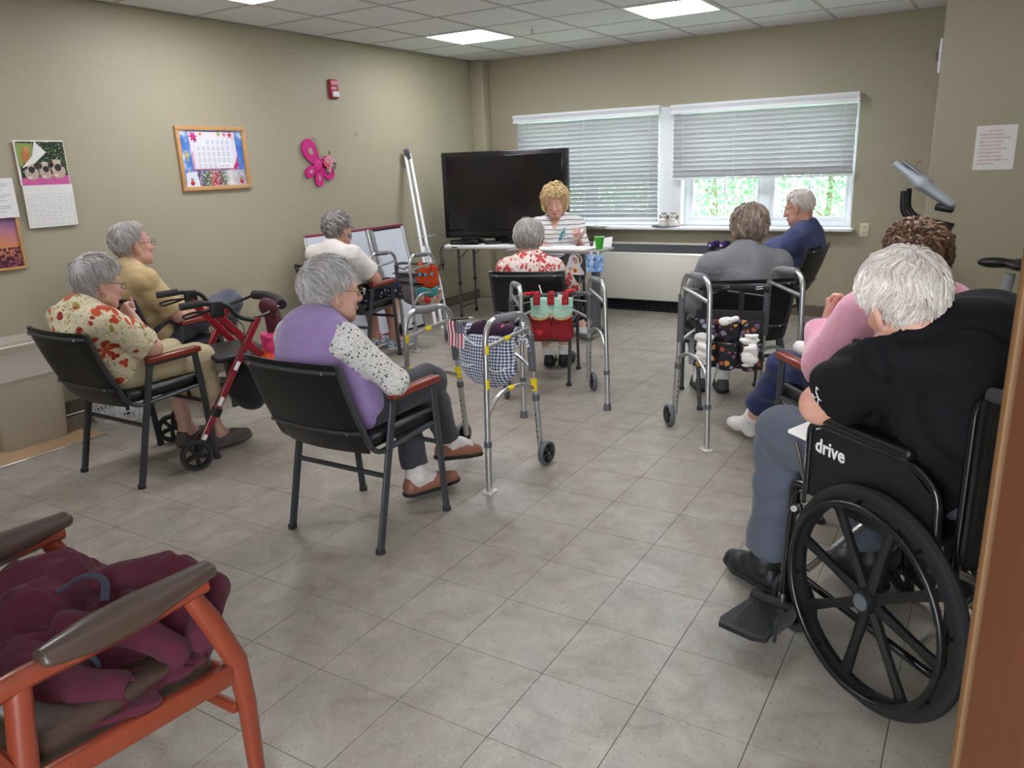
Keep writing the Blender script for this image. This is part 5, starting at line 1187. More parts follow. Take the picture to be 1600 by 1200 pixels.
# wall calendar
t = wthing('wall_calendar', 'wall calendar with pug puppies photo open at May', 'calendar', .675, 1.45, 0)
m1 = M(); plate(m1, .30, .26, .012, .016, 0, .13); obj('picture_page', m1, M_paper, t, False)
m1 = M(); rbox(m1, (0, -.125, .022), (.30, .25, .003), .001, 1, rot=(.04, 0, 0)); obj('grid_page', m1, M_paper, t, False)
m1 = M(); plate(m1, .295, .25, .001, .011, .0, .125, .001); obj('page_stack', m1, mat('red_cover', '#a8283a', rough=.6), t, False)
def f_ivy(N, v): vo = N.vor(v, 75); N.col(N.mix(N.gt(vo.outputs['Distance'], .33), N.mix(N.sep(vo.outputs['Color'])[0], lin('#4d8040'), lin('#8fb56b')), lin('#122010')))
wflat('ivy_photo', '#i', [(-.135, .0), (.145, .0), (.145, .252), (-.135, .252)], .0165, t, mt=mat('ivy_print', rough=.5, fn=f_ivy))
wflat('blanket', '#c85a96', [(-.14, .0), (.145, .0), (.145, .052), (.1, .06), (-.02, .05), (-.14, .042)], .0175, t)
for (x, y, s_) in ((-.075, .09, 1.0), (.01, .092, .95), (.085, .10, 1.1)):
    wflat('puppy_body', '#b9a596', ring(x, y-.02, .042*s_, .04*s_, 20), .0185, t); wflat('puppy_head', '#c9b5a2', ring(x, y+.012, .036*s_, .034*s_, 20), .0195, t)
    wflat('puppy_mask', '#25201f', ring(x+.002, y, .019*s_, .02*s_, 16), .0205, t); wflat('puppy_ear', '#3a302d', ring(x-.03*s_, y+.02, .012, .018, 12), .0206, t); wflat('puppy_ear', '#3a302d', ring(x+.03*s_, y+.02, .012, .018, 12), .0206, t)
    wflat('puppy_nose', '#0c0a0a', ring(x+.003, y+.002, .006, .005, 10), .0214, t, .0004); wflat('puppy_paw', '#dccbbb', ring(x-.015, y-.045, .014, .009, 12), .0206, t)
wflat('corner_photo', '#8a9a50', [(-.14, .11), (-.05, .12), (-.04, .24), (-.14, .245)], .0186, t); wflat('small_dog', '#b5733c', ring(-.092, .165, .024, .045, 16), .0196, t); wflat('small_dog_head', '#c98a50', ring(-.082, .208, .017, .017, 16), .0204, t)
m1 = M(); prism(m1, [(-.13, .10), (-.045, .13), (.03, .19), (-.03, .255), (-.055, .17)], .021, .0225); obj('folded_page', m1, M_paper, t, False)
text('month_text', 'MAY', .032, M_ink, t, Matrix.Translation((-.135, -.042, .0252)) @ Matrix.Rotation(.04, 4, 'X'), ext=.0002)
m1 = M()
for r_ in range(6): box(m1, (0, -.055-.036*r_, .0242+.04*(-.055-.036*r_+.125)*1), (.27, .0012, .0004))
for c_ in range(8): box(m1, (-.135+.0386*c_, -.145, .0237), (.0012, .18, .0004), rot=(.04, 0, 0))
obj('grid_lines', m1, mat('pale_line', '#c3c3c8', rough=.7), t, False)
m1 = M()
for k in range(26): box(m1, (-.115+.0386*(k % 7)+rnd.uniform(-.006, .006), -.075-.036*(k//7)+rnd.uniform(-.006, .006), .026), (.018, .0018, .0004), rot=(0, 0, rnd.uniform(-.2, .2)))
obj('handwriting', m1, M_ink, t, False)
# paper and sunset picture at the left edge
t = wthing('printed_notice', 'white printed notice at the left edge left of the calendar', 'notice', .335, 1.385, 0)
m1 = M(); plate(m1, .29, .225, .0205, .0215); obj('sheet', m1, M_paper, t, False)
m1 = M()
for k in range(9): box(m1, (.04+(k % 2)*.015, .09-.021*k-(.01 if k % 3 == 0 else 0), .0219), (.13-.03*(k % 3), .003, .0004))
obj('print_lines', m1, M_ink, t, False)
t = wthing('sunset_picture', 'framed purple sunset picture over a flower field at the left edge', 'picture', .20, 1.17, 0)
m1 = M()
for (w_, h_, cx, cy) in ((.54, .016, 0, .192), (.54, .016, 0, -.192), (.016, .368, -.262, 0), (.016, .368, .262, 0)): rbox(m1, (cx, cy, .009), (w_, h_, .018), .003, 1)
obj('frame', m1, M_oak, t)
def f_sun(N, v): s = N.sep(v); N.col(N.mix(N.math('MULTIPLY', N.lt(s[1], -.07), N.gt(N.noise(v, 60, 3), .47)), N.ramp(N.math('MULTIPLY_ADD', s[1], 2.6, N.math('MULTIPLY_ADD', N.noise(v, 14, 3), .3, .35)), [(.1, '#8a4a58'), (.35, '#d58a5a'), (.55, '#b8788a'), (.8, '#5a4a80')]), lin('#3d1830')))
wflat('print', '#s', [(-.252, -.184), (.252, -.184), (.252, .184), (-.252, .184)], .006, t, mt=mat('sunset_print', rough=.4, fn=f_sun))
# fire alarm
t = wthing('fire_alarm', 'red fire alarm strobe high on the left wall', 'alarm', 3.255, 2.145, 0)
M_rede = mat('alarm_red', '#9c1426', rough=.35)
m1 = M(); plate(m1, .105, .155, 0, .03, bev=.008); obj('body', m1, M_rede, t)
m1 = M(); rbox(m1, (.0, -.043, .038), (.075, .045, .02), .006, 2); obj('strobe_lens', m1, mat('strobe', '#d6cdd8', rough=.15, spec=.7), t)
m1 = M(); rbox(m1, (.0, .05, .031), (.08, .032, .006), .002, 1); obj('grille', m1, mat('alarm_pink', '#c87888', rough=.4), t)
text('lettering', 'FIRE', .032, mat('alarm_white', '#ddc2c8', rough=.5), t, Matrix.Translation((-.036, -.005, .0305)), ext=.0006)
# wire nail
m1 = M(); tube(m1, [(0, 0, 0), (0, 0, .02), (0, -.012, .026)], .002, 6); rbox(m1, (.0, -.004, .003), (.012, .03, .004), .002, 1); o = obj('picture_hook', m1, M_chrome); o.matrix_world = wall_T(3.50, 1.78); tag(o, 'small empty picture hook on the left wall right of the butterfly', 'hook')
# butterfly ornament
t = wthing('butterfly_ornament', 'hot pink foam butterfly with silk flowers hanging on the left wall', 'ornament', 2.96, 1.53, .012)
M_hp = mat('hot_pink_foam', '#c8207c', rough=.6, bump=(180, .3, .001))
def lobe(cx, cy, a, L_, W_, name='wing'):
    pts = []; c, s_ = math.cos(a), math.sin(a)
    for i in range(28):
        q = 2*PI*i/28; u = L_*(.5-.5*math.cos(q)); v_ = W_*math.sin(q)*(.55+.45*(.5-.5*math.cos(q))); pts.append((cx+u*c-v_*s_, cy+u*s_+v_*c))
    m1 = M(); prism(m1, pts, 0, .012); o_ = obj(name, m1, M_hp, t)
    m1 = M(); k = .55; pts2 = [(cx+L_*.55*c+(x-cx-L_*.55*c)*.28, cy+L_*.55*s_+(y-cy-L_*.55*s_)*.28) for x, y in pts]; prism(m1, pts2, .0122, .0128); obj('cutout', m1, M_wall, o_)
lobe(.02, -.0, math.radians(126), .235, .10); lobe(.0, -.02, math.radians(208), .15, .055); lobe(.02, -.03, math.radians(270), .155, .058); lobe(.03, -.01, math.radians(-30), .19, .075); lobe(.03, .0, math.radians(10), .14, .06)
m1 = M(); sphere(m1, (.02, -.02, .01), (.05, .055, .014), 14); obj('body', m1, M_hp, t)
m1 = M(); tube(m1, [(-.01, .22, 0), (.0, .21, .012), (.045, .03, .016)], .006, 6, flat=.3); tube(m1, [(-.01, .22, 0), (.015, .2, .012), (.07, .04, .016)], .006, 6, flat=.3); obj('ribbon', m1, mat('cream_ribbon', '#cdc9a0', rough=.5), t)
M_petal = mat('silk_petal', '#dc9aaa', rough=.7); M_dleaf = mat('silk_leaf', '#5a5a48', rough=.7); M_coral = mat('coral_petal', '#d05a62', rough=.7)
for (x, y, c_) in ((.11, .03, M_petal), (.15, .05, M_petal), (.18, .02, M_petal), (.12, -.02, M_coral), (.09, .0, M_coral), (.15, .0, M_petal), (.13, -.05, M_petal)):
    m1 = M()
    for k in range(5): a = 2*PI*k/5; sphere(m1, (x+.016*math.cos(a), y+.016*math.sin(a), .025+.006*(k % 2)), (.013, .013, .005), 8)
    sphere(m1, (x, y, .034), .006, 8); obj('silk_flower', m1, c_, t)
for (x, y, a) in ((.145, .09, 1.4), (.20, .0, -.2), (.10, -.05, -1.6), (.12, .04, .4), (.195, -.03, -.8)):
    m1 = M(); sphere(m1, (0, 0, 0), (.022, .012, .004), 8, TT((x, y, .03), (0, 0, a))); obj('silk_leaf', m1, M_dleaf, t)

# ------------------------------------------------------------------ whiteboards and pole stand in the corner
M_wb = mat('whiteboard', '#cfd3da', rough=.25); M_wbf = mat('maroon_trim', '#8a2444', rough=.4)
def board(loc, yaw, w_, h_, tilt, label, trim):
    t_ = thing('whiteboard', label, 'whiteboard', loc, yaw); T = Matrix.Rotation(-tilt, 4, 'X')
    m1 = M(); rbox(m1, (0, 0, h_/2), (w_, .012, h_), .002, 1, T=T); obj('panel', m1, M_wb, t_)
    for (cx, cz, sx, sz, mt_) in ((0, h_, w_, .02, trim), (0, 0.01, w_, .02, trim), (-w_/2, h_/2, .02, h_, M_alu), (w_/2, h_/2, .02, h_, M_alu)):
        m1 = M(); rbox(m1, (cx, 0, cz), (sx, .022, sz), .004, 1, T=T); obj('frame_rail', m1, mt_, t_)
    return t_
board((XL+.335, 3.24, 0), 88, 1.24, .97, .20, 'wide whiteboard with maroon top edge leaning on the left wall', M_wbf)
board((XL+.40, 3.60, 0), 92, .42, .96, .22, 'narrower whiteboard with black edge leaning over the maroon-edged one', M_blackp)
m1 = M(); rbox(m1, (XL+.38, 3.24, .5), (.03, .05, .94), .006, 2, rot=(0, -.22, 0)); o = obj('whiteboard_strut', m1, M_alu); tag(o, 'silver metal strut standing before the whiteboards', 'strut')
t = thing('folded_pole_stand', 'tall white folded twin-tube stand leaning in the corner left of the television', 'stand', (0, 0, 0))
B_ = Vector((-2.42, 3.72, .0)); T_ = Vector((-2.99, 4.14, 1.60)); d_ = (T_-B_); sd = Vector((.02, .026, 0))
m1 = M(); tube(m1, [B_+sd, T_+sd*.7], .014, 10); obj('pole', m1, M_white, t); m1 = M(); tube(m1, [B_+d_*.02-sd, T_-sd*.7], .014, 10); obj('pole', m1, M_white, t)
m1 = M(); rbox(m1, T_, (.05, .075, .10), .012, 3, rot=(.2, -.25, .6)); obj('top_cap', m1, M_dgrey, t)
m1 = M(); q = B_+d_*.52; tube(m1, [q-sd*2.4, q+sd*2.4], .012, 8); tube(m1, [q+sd*2, q+sd*4.2+Vector((0, 0, .02))], .007, 8); obj('clamp', m1, M_screw, t)
for k, s_ in enumerate((-1, 1)):
    q = B_+d_*.36; m1 = M(); tube(m1, [q+Vector((-.01, s_*.03, .18)), q+Vector((.08, s_*.06, -.12)), q+Vector((.12, s_*.10, -.52))], .010, 8); obj('folded_leg', m1, M_white, t)
m1 = M(); q = B_+d_*.2; rbox(m1, q, (.05, .06, .16), .01, 2, rot=(.2, -.25, 0)); obj('bracket', m1, M_blackp, t)

# ------------------------------------------------------------------ waste bin, basket, floor mat
M_bin = mat('beige_bin', '#b3a996', rough=.5); M_liner = mat('bin_liner', '#c6bfb2', rough=.28, bump=(16, .35, .006))
t = thing('waste_bin', 'beige rectangular waste bin with white plastic liner', 'bin', (-2.80, .15, .008), 0)
def rrect(w_, h_, r, n=5):
    pts = []
    for (cx, cy, a0) in ((w_/2-r, h_/2-r, 0), (-w_/2+r, h_/2-r, 90), (-w_/2+r, -h_/2+r, 180), (w_/2-r, -h_/2+r, 270)): pts += [(cx+r*math.cos(math.radians(a0+90*k/n)), cy+r*math.sin(math.radians(a0+90*k/n))) for k in range(n+1)]
    return pts
def loft(m, secs, cap0=True, cap1=False, T=None):
    n = len(secs[0]); vs = [p for s_ in secs for p in s_]; fs = []
    for i in range(len(secs)-1):
        for j in range(n): fs.append((i*n+j, i*n+(j+1) % n, (i+1)*n+(j+1) % n, (i+1)*n+j))
    if cap0: fs.append(tuple(range(n-1, -1, -1)))
    if cap1: fs.append(tuple((len(secs)-1)*n+j for j in range(n)))
    m.add(vs, fs, T)
m1 = M(); S_ = []
KZ = 1.05
for (z, w_, d_, r) in ((0, .26, .36, .05), (.02, .268, .37, .055), (.55, .31, .46, .06), (.555, .33, .48, .065), (.585, .335, .485, .066), (.585, .318, .468, .06), (.54, .30, .45, .055), (.03, .25, .35, .05)): S_.append([(x, y, z) for x, y in rrect(w_, d_, r)])
loft(m1, S_, True, True); obj('bin_body', m1, M_bin, t)
m1 = M(); S_ = []
for (z, k, a) in ((.40, .985, .003), (.44, 1.0, .005), (.50, 1.02, .004), (.54, 1.05, .004), (.592, 1.085, .002), (.596, 1.0, .002), (.50, .96, .006), (.42, .93, .01)):
    S_.append([(x*k+rnd.uniform(-a, a), y*k+rnd.uniform(-a, a), z+rnd.uniform(-a, a)*1.5) for x, y in rrect(.31, .46, .06, 8)])
loft(m1, S_, False); obj('plastic_liner', m1, M_liner, t)
m1 = M(); tube(m1, [(.13, .2, .58), (.15, .26, .5), (.16, .30, .42), (.15, .31, .36)], .03, 8, .05, rads=[.03, .012], flat=.4); obj('liner_tail', m1, M_liner, t)
m1 = M(); rbox(m1, (0, 0, .01), (.56, .60, .008), .003, 1); o = obj('floor_mat', m1, mat('tan_card', '#a98a68', rough=.8, var=.08)); o.location = (-2.76, .13, -.005); tag(o, 'thin tan board lying on the floor under the waste bin', 'mat'); tag(o, o['label'], 'mat')
m1 = M(); 
for (cx, cy, sx, sy) in ((0, -.3, .58, .014), (.285, 0, .014, .6), (0, .3, .58, .014)): rbox(m1, (cx, cy, .008), (sx, sy, .012), .003, 1)
obj('metal_edge', m1, M_alu, o)
t = thing('laundry_basket', 'white round plastic laundry basket half hidden behind the black chair', 'basket', (-2.74, .72, .0), 0)
M_bask = mat('white_basket', '#d9d9dc', rough=.4); R0, R1, Hb = .17, .235, .33
m1 = M(); lathe(m1, [(0, 0), (R0, 0), (R0+.005, .02), (R0-.005, .02), (0, .008)], 32, cap=False); obj('basket_base', m1, M_bask, t); m1 = M(); lathe(m1, [(R1-.006, Hb-.05), (R1+.004, Hb-.05), (R1+.012, Hb-.005), (R1+.002, Hb), (R1-.01, Hb-.01)], 32, cap=False); obj('basket_rim', m1, M_bask, t)
m1 = M(); ns = 40
for k in range(ns):
    a = 2*PI*k/ns; c, s_ = math.cos(a), math.sin(a); tube(m1, [(R0*c, R0*s_, .01), ((R1-.002)*c, (R1-.002)*s_, Hb-.04)], .004, 5)
for z in (.07, .13, .19, .25):
    r = R0+(R1-R0)*z/Hb; tube(m1, [(r*math.cos(2*PI*i/32), r*math.sin(2*PI*i/32), z) for i in range(32)], .005, 5, closed=True)
o = obj('lattice', m1, M_bask, t)
v = Vol((-3.0, -.45, .0), (-2.5, -.02, .45), .012); v.cone((-2.78, -.24, .10), (-2.80, -.24, .26), .10, .09); v.fold(.012, 30, 4); v.plane((0, 0, .002), (0, 0, -1)); me, _ = v.mesh('b', M_blackc); o = obj('black_duffel', me, None); tag(o, 'black bag on the floor at the left edge beside the waste bin', 'bag')

# ------------------------------------------------------------------ exercise bike
M_bg = mat('bike_grey', '#85888c', rough=.4); M_bg2 = mat('bike_light', '#aab0b6', rough=.35)
t = thing('exercise_bike', 'grey exercise bike standing at the corner behind the curly-haired woman', 'exercise bike', (1.62, 3.10, 0), 0)
m1 = M(); rbox(m1, (-.12, 0, .06), (.12, .5, .06), .02, 3); rbox(m1, (.62, 0, .06), (.12, .5, .06), .02, 3); obj('foot_bar', m1, M_blackp, t)
m1 = M(); tube(m1, [(-.12, 0, .08), (.2, 0, .14), (.62, 0, .08)], .035, 12, .1); obj('main_beam', m1, M_bg, t)
m1 = M(); rbox(m1, (.02, 0, .34), (.46, .14, .42), .10, 5); obj('flywheel_cover', m1, M_bg, t)
m1 = M(); tube(m1, [(-.02, 0, .45), (-.07, 0, .95), (-.06, 0, 1.08)], .03, 12, .1); obj('console_post', m1, M_bg, t)
m1 = M(); tube(m1, [(.36, 0, .2), (.42, 0, .78)], .028, 12); obj('seat_post', m1, M_bg, t)
v = Vol((.25, -.14, .74), (.62, .14, .92), .009); v.ell((.49, 0, .83), (.10, .12, .035)); v.ell((.34, 0, .84), (.09, .045, .03)); me, _ = v.mesh('s', M_blackv); obj('saddle', me, None, t)
v = Vol((-.28, -.16, 1.0), (.2, .16, 1.48), .009)
cx = lambda u: (-.21+.26*u, 0, 1.39-.20*u)
v.cone(cx(.02), cx(.55), .022, .042, n=(0, 1, 0), sc=2.4); v.cone(cx(.55), (.09, 0, 1.16), .04, .026, n=(0, 1, 0), sc=2.6); me, _ = v.mesh('c', M_bg2); cs = obj('console', me, None, t)
m1 = M(); rbox(m1, (-.095, 0, 1.345), (.20, .13, .012), .004, 2, rot=(0, .66, 0)); obj('display', m1, M_bg, cs); m1 = M(); tube(m1, [(-.11, 0, 1.375), (-.10, 0, 1.40), (-.08, 0, 1.39)], .003, 6); obj('book_clip', m1, M_redp, cs)
m1 = M(); rbox(m1, (.06, 0, 1.14), (.10, .14, .035), .012, 2, rot=(0, .2, 0)); obj('cup_tray', m1, M_blackp, cs)
for s_ in (-1, 1):
    m1 = M(); tube(m1, [(.11, s_*.12, 1.03), (.06, s_*.13, 1.04), (-.09, s_*.15, 1.075), (-.14, s_*.16, 1.13), (-.145, s_*.16, 1.245)], .016, 10, .05); obj('handlebar', m1, M_blackp, t)
    m1 = M(); tube(m1, [(-.06, 0, 1.06), (-.04, s_*.13, 1.06)], .015, 10); obj('handlebar', m1, M_blackp, t)
    m1 = M(); tube(m1, [(.06, s_*.08, .32), (.06+s_*.14, s_*.1, .32-.06*s_)], .012, 8); rbox(m1, (.06+s_*.14, s_*.16, .32-.06*s_), (.1, .09, .025), .008, 2); obj('pedal_crank', m1, M_blackp, t)
# ------------------------------------------------------------------ people
def f_skin(N, v):
    a = N.n('Attribute', attribute_name='tint'); c = N.mix(N.noise(v, 34, 4, .6), lin('#c29482'), lin('#d4aa98')); c = N.mix(N.math('MULTIPLY', N.gt(N.noise(v, 120, 2), .66), .25), c, lin('#a86a5a'))
    N.col(N.mix(1., c, a.outputs['Color'], 'MULTIPLY')); N.bump(N.noise(v, 150, 5, .7), .35, .0012)
M_skin = mat('skin', rough=.5, fn=f_skin); M_skin.node_tree.nodes['Principled BSDF'].inputs['Subsurface Weight'].default_value = 0.0
M_wsock = mat('white_sock', '#d6d2cc', rough=.95, bump=(200, .5, .001))
M_eye = mat('eye_white', '#d8d2cc', rough=.2); M_iris = mat('eye_iris', '#39424a', rough=.2)
M_gold = mat('gold_wire', '#8c7446', rough=.3, metal=.9); M_dwire = mat('dark_wire', '#2a2422', rough=.35, metal=.4); M_lens2 = mat('spectacle_lens', '#ffffff', rough=.02, trans=1, fn=f_glass)
def hair_mat(key, a, b):
    def fn(N, v):
        t_ = N.n('Attribute', attribute_name='shade'); N.col(N.mix(N.sep(t_.outputs['Color'])[0], lin(a), lin(b))); N.bump(N.noise(N.co((1, 1, 1)), 260, 3), .5, .001)
    return mat(key, rough=.48, fn=fn, spec=.4)
def headframe(yaw, pit, rol):
    y, p, r = (math.radians(a) for a in (yaw, pit, rol))
    Rm = Matrix.Rotation(y, 3, 'Z') @ Matrix.Rotation(p, 3, 'X') @ Matrix.Rotation(r, 3, 'Y'); A = np.array(Rm)
    return A  # columns: right, forward, up
class Head:
    def __init__(s, c, ypr, sc=1.): s.c = V(*c); s.A = headframe(*ypr); s.s = sc; s.R = s.A.T
    def __call__(s, x, y, z): return s.c + s.A @ (V(x, y, z)*s.s)
    def inv(s, P): return ((P-s.c) @ s.A)/s.s
def add_head(v, H, jowl=1., nose=1., sock=True):
    S_ = H.s; e = lambda c, r, k=.012, sub=False: v.ell(H(*c), [q*S_ for q in r], H.R, k*S_, sub)
    c = lambda a, b, ra, rb, k=.01, sub=False: v.cone(H(*a), H(*b), ra*S_, rb*S_, k*S_, sub=sub)
    e((0, -.012, .03), (.076, .096, .088)); e((0, .032, -.028), (.061, .062, .082), .02); e((0, -.02, -.02), (.066, .07, .07), .02)
    c((-.02, .066, -.092), (.02, .066, -.092), .022, .022, .02); c((-.045, .0, -.06), (-.022, .06, -.09), .024, .02, .02); c((.045, .0, -.06), (.022, .06, -.09), .024, .02, .02)
    for s_ in (-1, 1):
        c((s_*.012, .088, .024), (s_*.038, .078, .026), .010, .010, .012)       # brow
        e((s_*.036, .066, -.024), (.024, .024, .022), .014)                       # cheek
        e((s_*.040*jowl, .045, -.070), (.022*jowl, .028, .026), .02)                    # jowl
        e((s_*.031, .096, .006), (.015, .012, .010), .008, True)                        # socket
        e((s_*.031, .081, .006), (.0135, .0125, .0085), .003)                            # eyelid bulge
        v.ell(H(s_*.085, -.012, -.006), (.011*S_, .022*S_, .038*S_), (H.A @ np.array(Matrix.Rotation(s_*.35, 3, 'Z'))).T, .003); e((s_*.093, -.004, -.002), (.007, .011, .020), .003, True); e((s_*.080, -.004, -.038), (.008, .010, .011), .004)
        e((s_*.010, .101, -.031), (.008, .009, .007), .004)
    c((0, .092, .022), (0, .114*nose+.0, -.024), .0075, .0115, .010); e((0, .116*nose, -.028), (.011, .011, .010), .006)
    e((0, .088, -.056), (.022, .014, .014), .012)
    e((0, .100, -.0575), (.021, .008, .0045), .004); e((0, .0985, -.066), (.018, .008, .005), .004); e((0, .107, -.0618), (.019, .006, .0014), .0015, True)
    e((0, .084, -.078), (.02, .01, .007), .01)
def add_hand(v, wr, d, n, side, curl=(.3, .35, .3), sc=1., thumb=.5, spread=1., curls=None):
    """wr wrist, d direction, n palm normal, side=+1 right hand"""
    d = V(*d); d /= np.linalg.norm(d); n = V(*n); n = n-d*(n@d); n /= np.linalg.norm(n); a = np.cross(d, n)*side; wr = V(*wr)
    L = .082*sc
    for i, q in enumerate((.030, .011, -.009, -.028)):
        v.cone(wr+a*q*.55*sc, wr+d*L+a*q*sc, .0135*sc, .0115*sc, .008)
    v.cone(wr-d*.01, wr+d*.03*sc, .021*sc, .02*sc, .015, n=a, sc=1.25)
    for i, (q, l, r) in enumerate(((.030, .070, .0088), (.0105, .079, .0092), (-.009, .073, .0088), (-.028, .057, .0078))):
        p = wr+d*L*(1-.06*abs(i-1.2))+a*q*sc; dd = d+a*(q*1.2*spread)*.8; dd /= np.linalg.norm(dd); nn = n; ang = 0; cc = curls[i] if curls else curl
        for j, f in enumerate((.45, .32, .25)):
            ca, sa = math.cos(cc[j]), math.sin(cc[j]); dd, nn = dd*ca+nn*sa, nn*ca-dd*sa
            p2 = p+dd*l*f*sc; v.cone(p, p2, r*(1-.08*j)*sc, r*(.95-.1*j)*sc, .003); p = p2
    p = wr+d*.018*sc+a*.026*sc; dd = a*.75+d*.7+n*thumb; dd /= np.linalg.norm(dd)
    for j, (l, r) in enumerate(((.04, .0125), (.032, .0105), (.026, .009))):
        p2 = p+dd*l*sc; v.cone(p, p2, r*sc, r*.93*sc, .006); p = p2; dd = dd+n*.25+d*.25; dd /= np.linalg.norm(dd)
def hair(name, H, style, parent, mt, n=500, seed=1, t=.016, line=None, crown=(0, -.05, .10), length=.05, wid=.007, curl=0., nape=-.085, shell=True, grow=(1, 1, 1), drop=.35, lift=.006, earcover=False, hshell=.0055, ridge=.5, part=None):
    """shell around the scalp plus hundreds of tapering locks that follow it"""
    r = random.Random(seed); E = np.array([.078*grow[0], .098*grow[1], .091*grow[2]]); c0 = np.array([0, -.012, .03])
    zl = [-.14, -.06, -.02, .01, .035, .06, .085, .11]; yl = line or ([-.03, -.028, -.012, .0, .030, .052, .072, .095] if not earcover else [-.02, -.005, .012, .024, .04, .056, .072, .095])
    cut = lambda y, z: y-np.interp(z, zl, yl)
    me = None
    if shell:
        q = .15*H.s; v = Vol(H.c-q, H.c+q, hshell)
        def fx(d, l):
            x, y, z = l[0]/H.s+c0[0], l[1]/H.s+c0[1], l[2]/H.s+c0[2]
            cu = cut(y, z); th = t*np.clip(-cu/.03, .05, 1)*np.clip((z-nape+.01)/.03, .1, 1); wv = ridge*.004*np.sin(60*x+20*np.sin(40*z)+30*y)+ridge*.003*np.sin(90*z+25*np.sin(50*x)+4*seed)
            return np.maximum(np.maximum(d-(th+wv)*H.s, cu*H.s), (nape-z)*H.s)
        v.ell(H(*c0), E*H.s+0, H.R, 0.0001, fnx=fx) if False else None
        def fn(X, Y, Z):
            P = [X-H.c[0], Y-H.c[1], Z-H.c[2]]; l = [(H.R[i][0]*P[0]+H.R[i][1]*P[1]+H.R[i][2]*P[2])/H.s-c0[i] for i in range(3)]
            k0 = np.sqrt(sum((l[i]/E[i])**2 for i in range(3)))+1e-9; k1 = np.sqrt(sum((l[i]/E[i]**2)**2 for i in range(3)))+1e-9
            return fx(k0*(k0-1)/k1*H.s, [q_*H.s for q_ in l])
        v.apply(fn, H.c-q, H.c+q, 1e-4); me, _ = v.mesh(name, mt)
    m = M(); cr = np.array(crown); ng = 0; tries = 0
    def surf(u, off):
        return c0 + E*u + (u/np.linalg.norm(u))*off
    while ng < n and tries < n*12:
        tries += 1
        u = np.array([r.gauss(0, 1) for _ in range(3)]); u /= np.linalg.norm(u); p = surf(u, 0)
        if cut(p[1], p[2]) > -.004 or p[2] < nape+.012: continue
        if not earcover and abs(p[0]) > .055 and -.05 < p[2] < .022 and p[1] > -.04: continue
        ng += 1; L = length*r.uniform(.6, 1.25); k = 5 if not curl else 9; pts = []; side = r.uniform(-1, 1); ph = r.uniform(0, 6.28); lf = lift*r.uniform(.4, 1.6)
        for i in range(k):
            f = i/(k-1)
            pu = u/np.linalg.norm(u); p = surf(pu, t*.75+lf*math.sin(PI*min(1, f*1.1))*.9+(.002*r.random()))
            pt = p
            if curl:
                nrm = pu; tt = np.cross(nrm, np.array([.3, .2, 1.])); tt /= np.linalg.norm(tt); bb = np.cross(nrm, tt); a_ = ph+f*curl*6.28; rad = .008+.004*side
                pt = p + (tt*math.cos(a_)+nrm*.75*math.sin(a_))*rad
            pts.append(H(*pt))
            if (cut(pt[1], pt[2]) > .006 and pt[2] < .09) or (not earcover and i > 1 and abs(pt[0]) > .05 and -.05 < pt[2] < .016 and pt[1] > -.042) or pt[2] < nape-.02: break
            g = pu-cr/np.linalg.norm(cr)*1.0; g = g-pu*(g@pu)
            if np.linalg.norm(g) > 1e-6: g /= np.linalg.norm(g)
            g = g + np.array([0, 0, -drop]); sw = np.cross(pu, g)*(.35*side+.45*math.sin(7*pu[0]+5*pu[2]+seed)); g = g+sw
            if part: g = g+np.array([part[0]*(1 if pu[2] > .2 else .2), part[1], 0])
            g = g-pu*(g@pu)*.8; u = pu + g/np.linalg.norm(g)*L/(k-1)/.09
        if len(pts) < 3: continue
        k = len(pts); c_ = r.random(); w0 = wid*r.uniform(.6, 1.3)*H.s
        rads = [w0*.6]+[w0]*(k-2)+[w0*.15] if not curl else [w0*.8]*(k-1)+[w0*.3]
        tube(m, pts, w0, 5, rads=rads, flat=.5, up=tuple(H.A @ (u/np.linalg.norm(u))), col=(c_, c_, c_, 1))
    m.c = m.c
    if me is not None:
        nv = len(me.vertices); co = np.empty(nv*3, dtype=np.float32); me.vertices.foreach_get('co', co); nf = len(me.polygons); vi = np.empty(len(me.loops), dtype=np.int32); me.loops.foreach_get('vertex_index', vi)
        o_ = len(m.v); m.v += [tuple(p) for p in co.reshape(-1, 3).tolist()]; m.f += [tuple(int(x)+o_ for x in vi[4*i:4*i+4]) for i in range(nf)]; m.c += [(.45, .45, .45, 1)]*nv; bpy.data.meshes.remove(me)
    return obj('hair', mesh_of('hair', m, mt, True, 'shade'), None, parent)
def glasses(H, parent, mt, sc=1., lens=(.024, .017)):
    m1 = M(); h = lambda x, y, z: H(x, y, z)
    for s_ in (-1, 1): tube(m1, [h(s_*.032+lens[0]*math.cos(a), .109-.004*abs(math.cos(a)), .002+lens[1]*math.sin(a)) for a in [2*PI*i/20 for i in range(20)]], .0014, 6, closed=True)
    tube(m1, [h(-.009, .108, .004), h(0, .113, .007), h(.009, .108, .004)], .0014, 6)
    for s_ in (-1, 1): tube(m1, [h(s_*.056, .106, .007), h(s_*.074, .09, .010), h(s_*.081, .0, .012), h(s_*.083, -.02, .005)], .0016, 6, .01)
    g = obj('glasses', m1, mt, parent)
    for s_ in (-1, 1):
        m1 = M(); c = h(s_*.032, .1075, .002); n = 20; vs = [tuple(c)]+[tuple(h(s_*.032+lens[0]*.97*math.cos(a), .107-.003*abs(math.cos(a)), .002+lens[1]*.97*math.sin(a))) for a in [2*PI*i/n for i in range(n)]]
        m1.add(vs, [(0, 1+i, 1+(i+1) % n) for i in range(n)]); obj('lens', m1, M_lens2, g)
